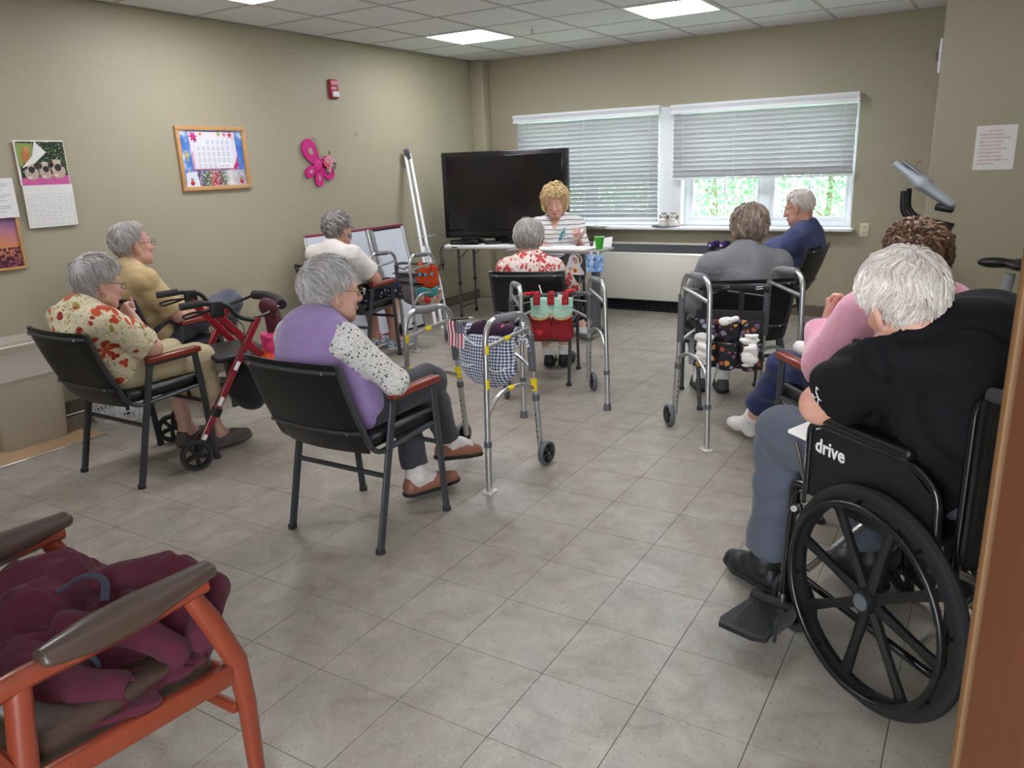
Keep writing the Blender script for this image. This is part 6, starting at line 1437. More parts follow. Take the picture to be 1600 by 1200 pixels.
def eyes(H, parent, n=.0):
    for s_ in (-1, 1):
        m1 = M(); sphere(m1, tuple(H(s_*.031, .0835, .0055)), .0105*H.s, 12); e = obj('eye', m1, M_eye, parent); m1 = M(); sphere(m1, tuple(H(s_*.031, .0925, .0035)), .0042*H.s, 10); obj('iris', m1, M_iris, e)
def shoe(an, f, up, parent, mt, sole_mt, L=.265, name='shoe', low=.055, wd=.045, lace=None):
    """an: ankle; f: toe direction; up"""
    f = V(*f); f /= np.linalg.norm(f); up = V(*up); up = up-f*(up@f); up /= np.linalg.norm(up); an = V(*an); r = np.cross(f, up); A = np.array([r, f, up]).T; base = an-up*(.085)
    W_ = lambda x, y, z: base+A @ V(x, y, z)
    lo = np.minimum(W_(0, -.1, -.02), W_(0, L, .12))-.11; hi = np.maximum(W_(0, -.1, -.02), W_(0, L, .12))+.11
    v = Vol(lo, hi, .0065); v.cone(W_(0, -.035, .035), W_(0, .10, .032), .038, wd*.95, .02); v.cone(W_(0, .10, .03), W_(.004, L-.075, .026), wd, .034, .02); v.cone(W_(0, -.03, .05), W_(0, -.025, .075), .035, .036, .02); v.cone(W_(0, .02, .05), W_(0, .11, .035), .036, .03, .02)
    v.plane(W_(0, 0, .012), -up); v.plane(W_(0, -.02, .088), up); me, _ = v.mesh(name, mt); s_ = obj(name, me, None, parent)
    v = Vol(lo, hi, .0065); v.cone(W_(0, -.035, .02), W_(0, .10, .02), .042, wd+.004, .02); v.cone(W_(0, .10, .02), W_(.004, L-.075, .02), wd+.004, .039, .02); v.plane(W_(0, 0, .002), -up); v.plane(W_(0, 0, .022), up); me, _ = v.mesh('sole', sole_mt, 0); obj('sole', me, None, s_)
    if lace is not None:
        m1 = M()
        for k in range(4): tube(m1, [W_(-.02, .05+.02*k, .066-.006*k), W_(0, .055+.02*k, .074-.006*k), W_(.02, .05+.02*k, .066-.006*k)], .003, 6)
        obj('laces', m1, lace, s_)
    return s_
def mid(a, b, t=.5): return V(*a)*(1-t)+V(*b)*t
def person(label, loc, yaw, J, o):
    """o: options. J: joints in the chair's frame"""
    h = o.get('h', .009); hf = o.get('hf', .005); H = Head(J['hd'], o['head'], o.get('hs', 1.)); bw = o.get('bw', 1.)
    fine = [(H.c, .115*H.s, o.get('hh', hf))]
    for s_ in ('L', 'R'):
        if 'ha'+s_ in J: fine.append((V(*J['wr'+s_])+V(*J['ha'+s_][0])*.09, .10, hf))
    pts = np.array([V(*J[k]) for k in J if not k.startswith('ha') and not k.startswith('ft')]); lo = pts.min(0)-.2; hi = pts.max(0)+.2; lo[2] = max(lo[2], -.01)
    v = Vol(lo, hi, h, fine); xa = o.get('xa', (1, 0, 0)); W = o['W']
    st = [J['pel'], J['wai'], J['che'], J['up']]
    def torso(v, t, k=.03, vest=False):
        for i in range(3): v.torso(st[i], st[i+1], (W[i][0]+t, W[i][1]+t), (W[i+1][0]+t, W[i+1][1]+t), xa, k)
        for s_ in ('L', 'R'):
            if vest: v.cone(mid(J['up'], J['sh'+s_], .2), mid(J['up'], J['sh'+s_], .82), .06*bw+t, .052*bw+t, .03); continue
            v.cone(mid(J['up'], J['sh'+s_], .3), J['sh'+s_], .06*bw+t, o.get('sr', .056)*bw+t, .04)
        v.cone(J['up'], J['nb'], .075*bw+t, .052*bw+t, .04)
        if 'belly' in o: b = o['belly']; v.ell(b[0], [q+t for q in b[1]], k=.04)
        if 'bust' in o:
            for s_ in (-1, 1): b = o['bust']; v.ell(V(*b[0])+V(*xa)*s_*b[2], [b[1]+t]*3, k=.04)
    ua, ea, fa, wa = o.get('arm', (.046, .038, .036, .025)); th, kr, ca, ar = o.get('leg', (.083, .056, .052, .036))
    def armp(v, s_, t, frac, tcut=0, flare=0):
        a, b, c = (V(*J[k+s_]) for k in ('sh', 'el', 'wr'))
        if frac <= 1: v.cone(a, mid(a, b, frac), ua+t, ua+(ea-ua)*frac+t+flare, .03, cut=tcut); return
        v.cone(a, b, ua+t, ea+t, .03); f = frac-1
        if f >= .999: m_ = mid(b, c, .35); v.cone(b, m_, ea+t, fa+t, .02); v.cone(m_, c, fa+t, wa+t+flare, .02, cut=tcut)
        else: v.cone(b, mid(b, c, f), ea+t, fa+t+flare, .02, cut=tcut)
    def legp(v, s_, t, frac, flare=0):
        a, b, c = (V(*J[k+s_]) for k in ('hi', 'kn', 'an'))
        v.cone(a, b, th+t, kr+t, .03); f = frac
        if f <= 0: return
        cf = mid(b, c, .3); bk = V(*o.get('calf', (0, -.015, 0)))
        if f > .3: v.cone(b, cf+bk, kr+t, ca+t, .03); e_ = mid(b, c, f); v.cone(cf+bk, e_, ca+t, ca+(ar-ca)*(f-.3)/.7+t+flare, .03, cut=f < 1)
        else: v.cone(b, mid(b, c, f), kr+t, ca+t+flare, .03, cut=True)
    torso(v, 0)
    nk = o.get('nk', .052); v.cone(J['nb'], H(0, -.022, -.055), nk, nk*.98, .03)
    add_head(v, H, o.get('jowl', 1.), o.get('nose', 1.))
    for s_ in ('L', 'R'):
        armp(v, s_, 0, 2); legp(v, s_, 0, 1)
        f = V(*J.get('ft'+s_, (0, 1, -.25))); f /= np.linalg.norm(f); an = V(*J['an'+s_]); v.cone(an, an+f*.12-V(0, 0, .03)*(1 if abs(f[2]) < .6 else 0), ar, .026, .03); v.cone(an, an-V(0, 0, .035)-f*.02, ar, .028, .02)
        if 'ha'+s_ in J: q = J['ha'+s_]; add_hand(v, J['wr'+s_], q[0], q[1], 1 if s_ == 'R' else -1, *q[2:])
        else: d = V(*J['wr'+s_])-V(*J['el'+s_]); add_hand(v, J['wr'+s_], d/np.linalg.norm(d), (0, 0, -1) if abs(d[2]) < .2 else (0, -.3, -1), 1 if s_ == 'R' else -1)
    me, P = v.mesh('person', M_skin)
    L_ = H.inv(P); T_ = np.ones((len(P), 4), dtype=np.float32); sk = o.get('skin', (1, 1, 1)); T_[:, :3] = sk
    near = (np.abs(L_) < .16).all(1)
    def paint(c, r, col, soft=.5):
        q = np.sqrt((((L_-np.array(c))/np.array(r))**2).sum(1)); w_ = np.clip((1-q)/soft, 0, 1)*near; T_[:, :3] = T_[:, :3]*(1-w_[:, None])+np.array(col)*w_[:, None]
    for s_ in (-1, 1): paint((s_*.042, .075, -.03), (.026, .03, .022), np.array(sk)*(1.0, .80, .80), 1.); paint((s_*.08, -.005, -.01), (.02, .03, .04), np.array(sk)*(1., .82, .8), 1)
    paint((0, .115, -.03), (.018, .02, .016), np.array(sk)*(1., .83, .8), 1)
    lip = o.get('lip', (.85, .55, .55)); paint((0, .103, -.0615), (.025, .02, .0105), lip, .5)
    bc = o.get('brow', (.62, .55, .5))
    for s_ in (-1, 1): paint((s_*.034, .092, .027), (.02, .02, .0055), bc, .5); paint((s_*.031, .095, -.001), (.016, .02, .0028), (.3, .2, .2), .5)
    a = me.color_attributes.new('tint', 'FLOAT_COLOR', 'POINT'); a.data.foreach_set('color', T_.ravel())
    ob = obj('person', me, None); ob.location = loc; ob.rotation_euler = (0, 0, math.radians(yaw)); tag(ob, label, 'person')
    # garments
    for g in o['wear']:
        kind = g['k']; t = g.get('t', .011); gh = g.get('h', h)
        if kind in ('top', 'vest'):
            v = Vol(lo, hi, gh); torso(v, t, vest=(kind == 'vest'))
            sl = g.get('sleeve', .62)
            if sl > 0:
                for s_ in ('L', 'R'): armp(v, s_, t+g.get('loose', .004), sl, 1, g.get('flare', .006))
            if g.get('seat', True):
                v.torso(J['pel'], mid(J['hiL'], J['hiR'], .5)+V(0, .02, .0), (W[0][0]+t, W[0][1]+t), (W[0][0]+t-.01, .085+t), xa, .03)
            if 'hem' in g: v.plane(g['hem'][0], g['hem'][1])
            if 'hem2' in g: v.plane(g['hem2'][0], g['hem2'][1])
            v.fold(g.get('fold', .006), g.get('ff', 32), g.get('seed', 1))
            nb = V(*J['nb']); hb = H(0, -.022, -.055); nd = hb-nb; nd = nd/np.linalg.norm(nd)+V(*g.get('ntilt', (0, .35, 0)))
            nd /= np.linalg.norm(nd); q0 = nb+V(*g.get('noff', (0, 0, .0)))+nd*g.get('nup', .055); v.cone(q0, q0+nd*.16, g.get('nr', .068), .10, .008, sub=True)
            if 'vneck' in g: v.cone(g['vneck'][0], g['vneck'][1], g['vneck'][2], g['vneck'][3], .01, sub=True)
            if kind == 'vest' : 
                pass
            me, _ = v.mesh(g['name'], g['mat']); c = obj(g['name'], me, None, ob)
            if g.get('label'): c['label'] = g['label']
            if g.get('collar'):
                m1 = M(); cc = nb+V(*g.get('coff', (0, 0, .004))); u = V(1, 0, 0); w2 = np.cross(V(0, 0, 1), u); rr = g.get('cr', .068); sl_ = g.get('cslope', -.35)
                ring_ = [cc+V(rr*math.cos(a), rr*.95*math.sin(a), rr*sl_*math.sin(a)) for a in [math.radians(112+ (316)*i/26) for i in range(27)]]
                vs = []; n_ = len(ring_)
                for q in ring_:
                    out = V(q[0]-cc[0], q[1]-cc[1], 0); out /= np.linalg.norm(out)
                    vs += [tuple(q-out*.004+V(0, 0, -.012)), tuple(q-out*.006+V(0, 0, .028)), tuple(q+out*.004+V(0, 0, .032)), tuple(q+out*.020+V(0, 0, -.014)), tuple(q+out*.015+V(0, 0, -.016)), tuple(q+out*.002+V(0, 0, .018))]
                fs = [(6*i+a, 6*(i+1)+a, 6*(i+1)+(a+1) % 6, 6*i+(a+1) % 6) for i in range(n_-1) for a in range(6)]+[tuple(range(5, -1, -1)), tuple(6*(n_-1)+a for a in range(6))]
                m1.add(vs, fs); obj('collar', m1, g.get('cmat', g['mat']), c)
        elif kind == 'bottom':
            v = Vol(lo, hi, gh); v.torso(J['pel'], mid(J['pel'], J['wai'], .3), (W[0][0]+t, W[0][1]+t), (W[0][0]+t, W[0][1]+t), xa, .03)
            for s_ in ('L', 'R'): legp(v, s_, t+g.get('loose', .004), g.get('len'+s_, g.get('len', .93)), g.get('flare', .006))
            v.fold(g.get('fold', .006), g.get('ff', 30), g.get('seed', 2)); me, _ = v.mesh(g['name'], g['mat']); obj(g['name'], me, None, ob)
        elif kind == 'sock':
            v = Vol(lo, hi, .0065) if False else None
            for s_ in g.get('sides', 'LR'):
                an = V(*J['an'+s_]); kn = V(*J['kn'+s_]); f = V(*J.get('ft'+s_, (0, 1, -.25))); f /= np.linalg.norm(f); up_ = (kn-an)/np.linalg.norm(kn-an); q = an+up_*g.get('hgt', .09)
                v = Vol(np.minimum(an, q)-.22, np.maximum(an, q)+.22, .007); v.cone(an, q, ar+.006, ar+.010, .02, cut=True); v.cone(an, an+f*.12-V(0, 0, .03)*(1 if abs(f[2]) < .6 else 0), ar+.005, .034, .03); v.cone(an, an-V(0, 0, .035)-f*.02, ar+.004, .034, .02)
                if g.get('toe'): v.cone(an+f*.09-V(0, 0, .03), an+f*.17-V(0, 0, .04), .036, .028, .02)
                v.fold(.003, 60, 3); me, _ = v.mesh('sock', g['mat']); obj('sock', me, None, ob)
        elif kind == 'shoe':
            for s_ in g.get('sides', 'LR'):
                f = V(*J.get('ft'+s_, (0, 1, -.25))); f = f.copy(); upv = g.get('up'+s_)
                if upv is None: f[2] = 0; upv = (0, 0, 1)
                shoe(J['an'+s_], f, upv, ob, g['mat'], g['sole'], lace=g.get('lace'), L=g.get('L', .265), wd=g.get('wd', .045))
    return ob, H
# cloth materials
def wrinkle(N, v, fine=160, fs=.12, big=11):
    q = N.co((1, 1, 2.2), rot=(.4, .2, .6)); a = N.noise(q, big*.8, 2, .4, .7); N.bump(N.math('ADD', a, N.math('MULTIPLY', N.noise(v, fine, 3), fs*.1)), .45, .022)
def cloth(key, col, var=.1, fine=160, **k): return mat(key, col, rough=k.pop('rough', .9), var=var, sheen=.1, fn=lambda N, v: wrinkle(N, v, fine), **k)
def petals(N, v, scale, rmin, cols, axes=(1, 2), np_=5, thr=.0, seed=0):
    """flower mask: cells with petals drawn around the cell centre"""
    vo = N.vor(N.co((1, 1, 1), loc=(seed*.37, seed*.11, seed*.23)), scale); p = N.sep(N.comb(0, 0, 0)) if False else None
    src = vo.inputs['Vector'].links[0].from_socket; a = N.sep(src); b = N.sep(vo.outputs['Position']); dx = N.math('SUBTRACT', a[axes[0]], b[axes[0]]); dz = N.math('SUBTRACT', a[axes[1]], b[axes[1]])
    th = N.math('ARCTAN2', dz, dx); r = vo.outputs['Distance']; cs = N.sep(vo.outputs['Color']); w_ = N.math('ABSOLUTE', N.math('COSINE', N.math('ADD', N.math('MULTIPLY', th, np_/2), N.math('MULTIPLY', cs[2], 6.))))
    lim = N.math('MULTIPLY', N.math('MULTIPLY_ADD', w_, .6, .4), rmin); m_ = N.math('MULTIPLY', N.lt(r, lim), N.gt(cs[0], thr)); return m_, r, cs
def f_floralB(N, v):
    base = N.mix(N.noise(v, 12, 3), lin('#cdbf9c'), lin('#ddd2b3'))
    n = N.noise(v, 14, 2, .5, 1.5); stem = N.lt(N.math('ABSOLUTE', N.math('SUBTRACT', n, .5)), .012); c = N.mix(N.math('MULTIPLY', stem, .85), base, lin('#5a5a30'))
    vo = N.vor(N.co((1, 1.9, .9), rot=(.5, .3, .2)), 15); cs = N.sep(vo.outputs['Color']); lf = N.math('MULTIPLY', N.lt(vo.outputs['Distance'], .33), N.gt(cs[1], .62)); c = N.mix(lf, c, N.mix(cs[0], lin('#8d8038'), lin('#a98f4e')))
    m_, r, cs = petals(N, v, 8.5, .50, None, (1, 2), 5, .42, 1); c = N.mix(m_, c, N.mix(N.math('MULTIPLY', r, 2.), lin('#7e2418'), lin('#c9562c')))
    m_, r, cs = petals(N, v, 17, .42, None, (1, 2), 3, .62, 2); c = N.mix(m_, c, N.mix(cs[1], lin('#8c1f1c'), lin('#c2452a'))); N.col(c); wrinkle(N, v)
M_floB = mat('orange_flower_cloth', rough=.85, fn=f_floralB)
def f_floralC(N, v):
    c = lin('#ddd0c4'); m_, r, cs = petals(N, v, 13, .52, None, (0, 2), 5, .35, 3); c = N.mix(m_, c, N.mix(N.lt(r, .12), lin('#b83a3c'), lin('#d88a70')))
    vo = N.vor(N.co((1.6, 1, .8), rot=(0, .7, 0)), 26); cs = N.sep(vo.outputs['Color']); c = N.mix(N.math('MULTIPLY', N.lt(vo.outputs['Distance'], .36), N.gt(cs[1], .35)), c, lin('#b84448')); n = N.noise(v, 20, 2, .5, 1.2)
    c = N.mix(N.lt(N.math('ABSOLUTE', N.math('SUBTRACT', n, .5)), .014), c, lin('#b8484a')); N.col(c); wrinkle(N, v)
M_floC = mat('red_flower_cloth', rough=.85, fn=f_floralC)
def f_sprig(N, v):
    vo = N.vor(v, 62); d = vo.outputs['Distance']; cs = N.sep(vo.outputs['Color']); n = N.noise(v, 44, 2, .5, 2.); st = N.lt(N.math('ABSOLUTE', N.math('SUBTRACT', n, .5)), .016)
    dot = N.math('MULTIPLY', N.lt(d, .27), N.gt(cs[0], .35)); c = N.mix(N.math('MULTIPLY', st, .8), lin('#dad5cf'), lin('#4d4a4c')); N.col(N.mix(dot, c, lin('#3a383c'))); wrinkle(N, v, big=16)
M_sprig = mat('sprigged_cotton', rough=.85, fn=f_sprig)
def f_knit(col, col2, ax=2, fr=700.):
    def fn(N, v): s = N.sep(v); N.col(N.mix(N.noise(v, 30, 3), lin(col), lin(col2))); N.bump(N.math('ADD', N.math('SINE', N.math('MULTIPLY', s[ax], fr)), N.noise(v, 200, 2)), .35, .0012)
    return fn
M_lav = mat('lavender_knit', rough=.95, fn=f_knit('#8b70a4', '#9d86b4'), sheen=.3); M_pinkk = mat('pink_knit', rough=.95, fn=f_knit('#dc98ac', '#e6a8b8', 0, 420.), sheen=.3)
def f_stripe(N, v):
    s = N.sep(v); n = N.math('MULTIPLY', N.math('SUBTRACT', N.noise(v, 6, 2), .5), .03); f = N.math('FRACT', N.math('MULTIPLY', N.math('ADD', s[2], n), 26.)); N.col(N.mix(N.lt(f, .22), lin('#dfdcd9'), lin('#77797a'))); wrinkle(N, v)
M_strp = mat('striped_jersey', rough=.85, fn=f_stripe)
def f_polka(N, v): vo = N.vor(v, 21, rand=.75); N.col(N.mix(N.lt(vo.outputs['Distance'], .17), lin('#15142a'), lin('#d8d4dc'))); wrinkle(N, v)
M_polka = mat('polka_cloth', rough=.85, fn=f_polka)
M_tan = cloth('tan_polo', '#bda578', .06); M_wtee = cloth('white_tee', '#d8d0c8', .03); M_char = cloth('charcoal_trousers', '#36363b'); M_slate = cloth('slate_trousers', '#4b4f5a'); M_khaki = cloth('khaki_trousers', '#b8a986', .06)
M_grey = cloth('grey_shirt', '#6f7072', .06); M_lgrey = cloth('light_grey_trousers', '#8d8f94'); M_blue = cloth('blue_shirt', '#434a72', .08); M_navy = cloth('navy_trousers', '#1c2350'); M_blk = mat('black_polo', '#0d0b10', rough=.85, spec=.25, fn=lambda N, v: wrinkle(N, v)); M_blkt = cloth('black_trousers', '#17171c')
M_wsh = mat('white_shoe', '#cfcfd2', rough=.5); M_wsole = mat('white_sole', '#d2d0cc', rough=.6); M_brsh = mat('brown_leather', '#8a5a46', rough=.5, var=.15); M_gsh = mat('grey_suede', '#58524f', rough=.8, bump=(90, .4)); M_bsole = mat('black_sole', '#151517', rough=.7); M_bsh = mat('black_shoe', '#18181b', rough=.5); M_dgsh = mat('dark_grey_mesh', '#45474b', rough=.7)
M_tsh = mat('teal_grey_shoe', rough=.6, fn=lambda N, v: N.col(N.ramp(N.noise(v, 28, 2), [(.38, '#7d98ac'), (.48, '#c3c8cc'), (.58, '#5d7486')], 'CONSTANT')))
H_silver = hair_mat('silver_hair', '#8f8a88', '#d8d3cf'); H_white = hair_mat('white_hair', '#b8aba2', '#e8dfd6'); H_grey = hair_mat('grey_hair', '#5f5956', '#a39c98'); H_brn = hair_mat('brown_curls', '#4a3527', '#8e6c52'); H_gb = hair_mat('grey_brown_hair', '#584c44', '#9a8878'); H_blond = hair_mat('blonde_hair', '#bd9a62', '#f0dcae'); H_dsil = hair_mat('dark_silver_hair', '#77706c', '#bab2ac')

def base(o=None):
    J = dict(pel=(0, .12, .56), wai=(0, .085, .68), che=(0, .045, .79), up=(0, .03, .86), nb=(0, .045, .915), hd=(0, .10, 1.03),
             shL=(-.165, .03, .85), shR=(.165, .03, .85), elL=(-.235, .14, .66), elR=(.235, .14, .66), wrL=(-.12, .33, .62), wrR=(.12, .33, .62),
             hiL=(-.09, .13, .545), hiR=(.09, .13, .545), knL=(-.11, .50, .53), knR=(.11, .50, .53), anL=(-.11, .53, .10), anR=(.11, .53, .10), ftL=(-.1, 1, -.25), ftR=(.1, 1, -.25))
    J.update(o or {}); return J
def at(k): return (CH[k][0], CH[k][1], 0), CH[k][2]

# woman in the lavender vest
J = base(dict(hd=(0, .125, 1.012), nb=(0, .04, .90), up=(0, .015, .865), che=(0, .02, .78), wai=(0, .07, .66), shR=(.16, .015, .845), shL=(-.145, .03, .845), elR=(.245, .17, .668), wrR=(.10, .33, .60), elL=(-.22, .17, .66), wrL=(-.06, .34, .60),
         knR=(.13, .53, .56), anR=(.09, .70, .215), ftR=(.18, 1, -.22), knL=(-.03, .53, .53), anL=(.055, .49, .11), ftL=(.35, 1, -.2)))
o_, Hh = person('woman with short silver hair in a lavender knit vest and sprigged blouse, legs crossed', *at('A'), J, dict(head=(-22, -6, 0), hs=1.02, hf=.0045, hh=.0042, h=.008, W=((.165, .135), (.152, .125), (.158, .115), (.135, .09)), jowl=1.08, skin=(.98, .96, .95),
    wear=[dict(k='top', name='blouse', mat=M_sprig, t=.010, sleeve=1.45, loose=.006, fold=.004, ff=40), dict(k='vest', name='knit_vest', mat=M_lav, t=.022, sleeve=0, fold=.004, ff=26, seed=5, hem=((0, .1, .475), (0, 0, -1)), ntilt=(0, .9, 0), noff=(0, 0, -.0)),
          dict(k='bottom', name='trousers', mat=M_char, len=.88, t=.010), dict(k='sock', mat=mat('dotted_sock', rough=.95, fn=lambda N, v: N.col(N.mix(N.lt(N.vor(v, 90).outputs['Distance'], .2), lin('#cfc8c2'), lin('#a88a86')))), hgt=.13), dict(k='shoe', mat=M_brsh, sole=M_bsole, upR=(0, .22, 1), lace=M_bsole)]))
hair('hair', Hh, 's', o_, H_silver, n=1500, seed=3, t=.021, crown=(0, -.09, .07), length=.06, wid=.0028, nape=-.10, drop=.1, lift=.010, line=[-.055, -.05, -.042, -.02, .012, .04, .065, .09], hshell=.005)
glasses(Hh, o_, M_gold, lens=(.023, .018)); eyes(Hh, o_)
m1 = M(); nb = Vector(J['nb']); tube(m1, [nb+Vector((.068*math.cos(a), .064*math.sin(a)+.006, .020-.026*math.sin(a))) for a in [2*PI*i/24 for i in range(24)]], .009, 8, closed=True, flat=1.4); obj('blouse_collar', m1, M_sprig, o_)

# woman in the orange-flowered blouse
J = base(dict(hd=(.01, .105, .985), nb=(0, .02, .885), up=(0, .005, .835), che=(0, .01, .76), wai=(0, .06, .65), shR=(.17, .01, .815), shL=(-.17, .01, .815), elR=(.215, .20, .665), wrR=(.085, .205, .80), haR=((-.35, -.02, .30), (-.25, .3, .2), (.9, 1.1, .8), .95, .3), elL=(-.20, .22, .64), wrL=(-.03, .25, .77), haL=((.45, -.1, .35), (.1, -.2, .3), (.8, 1., .8), .95, .3),
         knR=(.12, .52, .53), anR=(.13, .55, .10), knL=(-.12, .52, .53), anL=(-.06, .50, .10)))
o_, Hh = person('woman with short grey hair in an orange-flowered blouse, hands clasped at her chin', *at('B'), J, dict(head=(-8, -13, 0), hs=1.02, hf=.0045, hh=.0045, h=.008, W=((.17, .145), (.165, .14), (.16, .12), (.135, .09)), arm=(.05, .044, .036, .025), belly=((0, .14, .66), (.15, .13, .12)),
    wear=[dict(k='top', name='blouse', mat=M_floB, t=.014, sleeve=.88, loose=.010, flare=.012, fold=.008, ff=30, hem=((0, .2, .475), (0, 0, -1))), dict(k='bottom', name='trousers', mat=M_khaki, len=.50, t=.014, flare=.02, fold=.008), dict(k='shoe', mat=M_gsh, sole=M_gsh, L=.25, lace=M_gsh)]))
hair('hair', Hh, 's', o_, H_silver, n=1100, seed=9, t=.019, crown=(0, -.085, .08), length=.06, wid=.003, nape=-.09, drop=.2, lift=.009, line=[-.04, -.036, -.02, .0, .03, .055, .075, .1], hshell=.006)
glasses(Hh, o_, M_dwire); eyes(Hh, o_)
m1 = M(); tube(m1, [Hh(.084+.0*math.cos(a), -.008+.010*math.cos(a), -.052+.012*math.sin(a)) for a in [2*PI*i/14 for i in range(14)]], .0022, 6, closed=True); obj('earring', m1, M_gold, o_)
m1 = M(); nb = Vector(J['nb']); tube(m1, [nb+Vector((.066*math.cos(a), .066*math.sin(a), .006-.02*math.sin(a))) for a in [2*PI*i/20 for i in range(20)]], .0045, 6, closed=True); obj('necklace', m1, M_blackp, o_)

# man in the tan polo shirt
J = base(dict(hd=(.0, .075, 1.085), nb=(0, .035, .955), up=(0, .005, .905), che=(0, .01, .81), wai=(0, .07, .68), shR=(.18, .0, .885), shL=(-.18, .0, .885), elR=(.235, .14, .665), wrR=(.15, .36, .665), haR=((-.25, .9, -.05), (0, -.1, -1), (.25, .4, .3), 1.05), elL=(-.22, .18, .67), wrL=(-.06, .40, .68), haL=((.3, .8, -.1), (0, 0, -1), (.3, .4, .3), 1.05),
         knR=(.03, .69, .64), anR=(-.22, .84, .45), ftR=(-.6, .6, -.3), knL=(-.14, .54, .55), anL=(-.13, .56, .11)))
o_, Hh = person('elderly man in a tan polo shirt sitting by the left wall, one leg crossed high', *at('P'), J, dict(head=(-8, 3, 0), hs=1.06, h=.009, hf=.0055, hh=.005, W=((.17, .14), (.165, .145), (.165, .125), (.145, .095)), arm=(.05, .042, .04, .028), leg=(.085, .06, .055, .038), bw=1.05, nk=.058, skin=(1., .95, .93), belly=((0, .13, .70), (.16, .13, .13)),
    wear=[dict(k='top', name='polo_shirt', mat=M_tan, t=.014, sleeve=.85, loose=.010, flare=.012, fold=.008, collar=True, cr=.07, hem=((0, .2, .50), (0, 0, -1))), dict(k='bottom', name='trousers', mat=M_slate, len=.93, t=.014, fold=.008), dict(k='shoe', mat=M_bsh, sole=M_bsole)]))
hair('hair', Hh, 's', o_, H_silver, n=700, seed=12, t=.013, crown=(0, -.03, .11), length=.05, wid=.0032, nape=-.08, drop=.3, lift=.006, line=[-.05, -.048, -.04, -.02, .01, .02, .03, .05], hshell=.007)
glasses(Hh, o_, M_dwire); eyes(Hh, o_)

# woman in the white tee shirt
J = base(dict(hd=(0, .115, 1.04), nb=(0, .045, .925), shR=(.175, .035, .855), shL=(-.175, .035, .855), elR=(.235, .21, .655), wrR=(.08, .32, .645), elL=(-.22, .2, .65), wrL=(-.06, .34, .62), knR=(.13, .55, .53), anR=(.17, .50, .12), ftR=(.2, 1, -.3), knL=(-.10, .55, .53), anL=(-.02, .50, .12)))
o_, Hh = person('woman with curly grey hair in a white tee shirt and polka-dot shorts, mask on', *at('W'), J, dict(head=(-10, -4, 0), hs=1.02, h=.0105, hf=.006, hh=.006, W=((.175, .15), (.17, .145), (.168, .125), (.14, .095)), arm=(.054, .047, .042, .029), leg=(.09, .062, .058, .038), skin=(1., .88, .86), belly=((0, .15, .68), (.16, .13, .13)),
    wear=[dict(k='top', name='tee_shirt', mat=M_wtee, t=.014, sleeve=.70, loose=.012, flare=.012, fold=.007, hem=((0, .2, .50), (0, 0, -1))), dict(k='bottom', name='shorts', mat=M_polka, len=.20, t=.016, flare=.02, fold=.008), dict(k='shoe', mat=M_tsh, sole=M_wsole, lace=M_wsole)]))
hair('hair', Hh, 's', o_, H_grey, n=320, seed=21, t=.020, length=.045, wid=.007, nape=-.075, curl=1.2, hshell=.008, line=[-.03, -.026, -.016, .0, .03, .052, .072, .095])
glasses(Hh, o_, M_dwire); eyes(Hh, o_)
def face_mask(Hh, par, mt, loops=True):
    q = .12; v = Vol(Hh.c-q, Hh.c+q, .006); S_ = Hh.s
    v.ell(Hh(0, .040, -.052), [.066*S_, .070*S_, .056*S_], Hh.R, .01); v.ell(Hh(0, .085, -.04), [.03*S_, .035*S_, .04*S_], Hh.R, .02); v.plane(Hh(0, .025, -.05), -Hh.A[:, 1]); v.plane(Hh(0, .1, -.004), Hh.A[:, 2]*1.+Hh.A[:, 1]*-.25)
    me, _ = v.mesh('face_mask', mt); mk = obj('face_mask', me, None, par)
    if loops:
        m1 = M()
        for s_ in (-1, 1): tube(m1, [Hh(s_*.062, .03, -.02), Hh(s_*.078, .0, .018), Hh(s_*.084, -.025, .012), Hh(s_*.084, -.032, -.02), Hh(s_*.074, .0, -.05), Hh(s_*.058, .03, -.075)], .0016, 6, .02)
        obj('ear_loops', m1, mt, mk)
M_mask = mat('mask_paper', '#bcc4d2', rough=.8); face_mask(Hh, o_, mat('mask_grey', '#6a6e74', rough=.8))

# woman in the red-and-white flowered blouse
J = base(dict(hd=(-.02, .07, .985), nb=(-.005, .035, .87), up=(0, .02, .825), che=(0, .03, .76), wai=(0, .08, .66), shR=(.145, .03, .795), shL=(-.165, .03, .80), elR=(.235, .23, .63), wrR=(.16, .38, .63), elL=(-.22, .2, .62), wrL=(-.1, .36, .60), knR=(.10, .52, .52), anR=(.13, .52, .10), knL=(-.08, .52, .52), anL=(.02, .50, .10)))
o_, Hh = person('woman with straight grey hair in a red-and-white flowered blouse facing the leader', *at('Cc'), J, dict(head=(-6, -10, 3), hs=1.0, h=.0105, hf=.006, hh=.006, W=((.165, .14), (.155, .13), (.15, .11), (.12, .085)), skin=(.98, .9, .86), leg=(.08, .055, .045, .034),
    wear=[dict(k='top', name='blouse', mat=M_floC, t=.013, sleeve=1.55, loose=.008, flare=.01, fold=.006), dict(k='bottom', name='trousers', mat=M_blkt, len=.55, t=.012), dict(k='sock', mat=M_wsock, hgt=.07), dict(k='shoe', mat=M_bsh, sole=M_bsole)]))
hair('hair', Hh, 's', o_, H_dsil, n=380, seed=5, t=.020, crown=(0, -.03, .11), length=.075, wid=.007, nape=-.11, drop=.8, lift=.006, earcover=True, hshell=.008, ridge=.8)

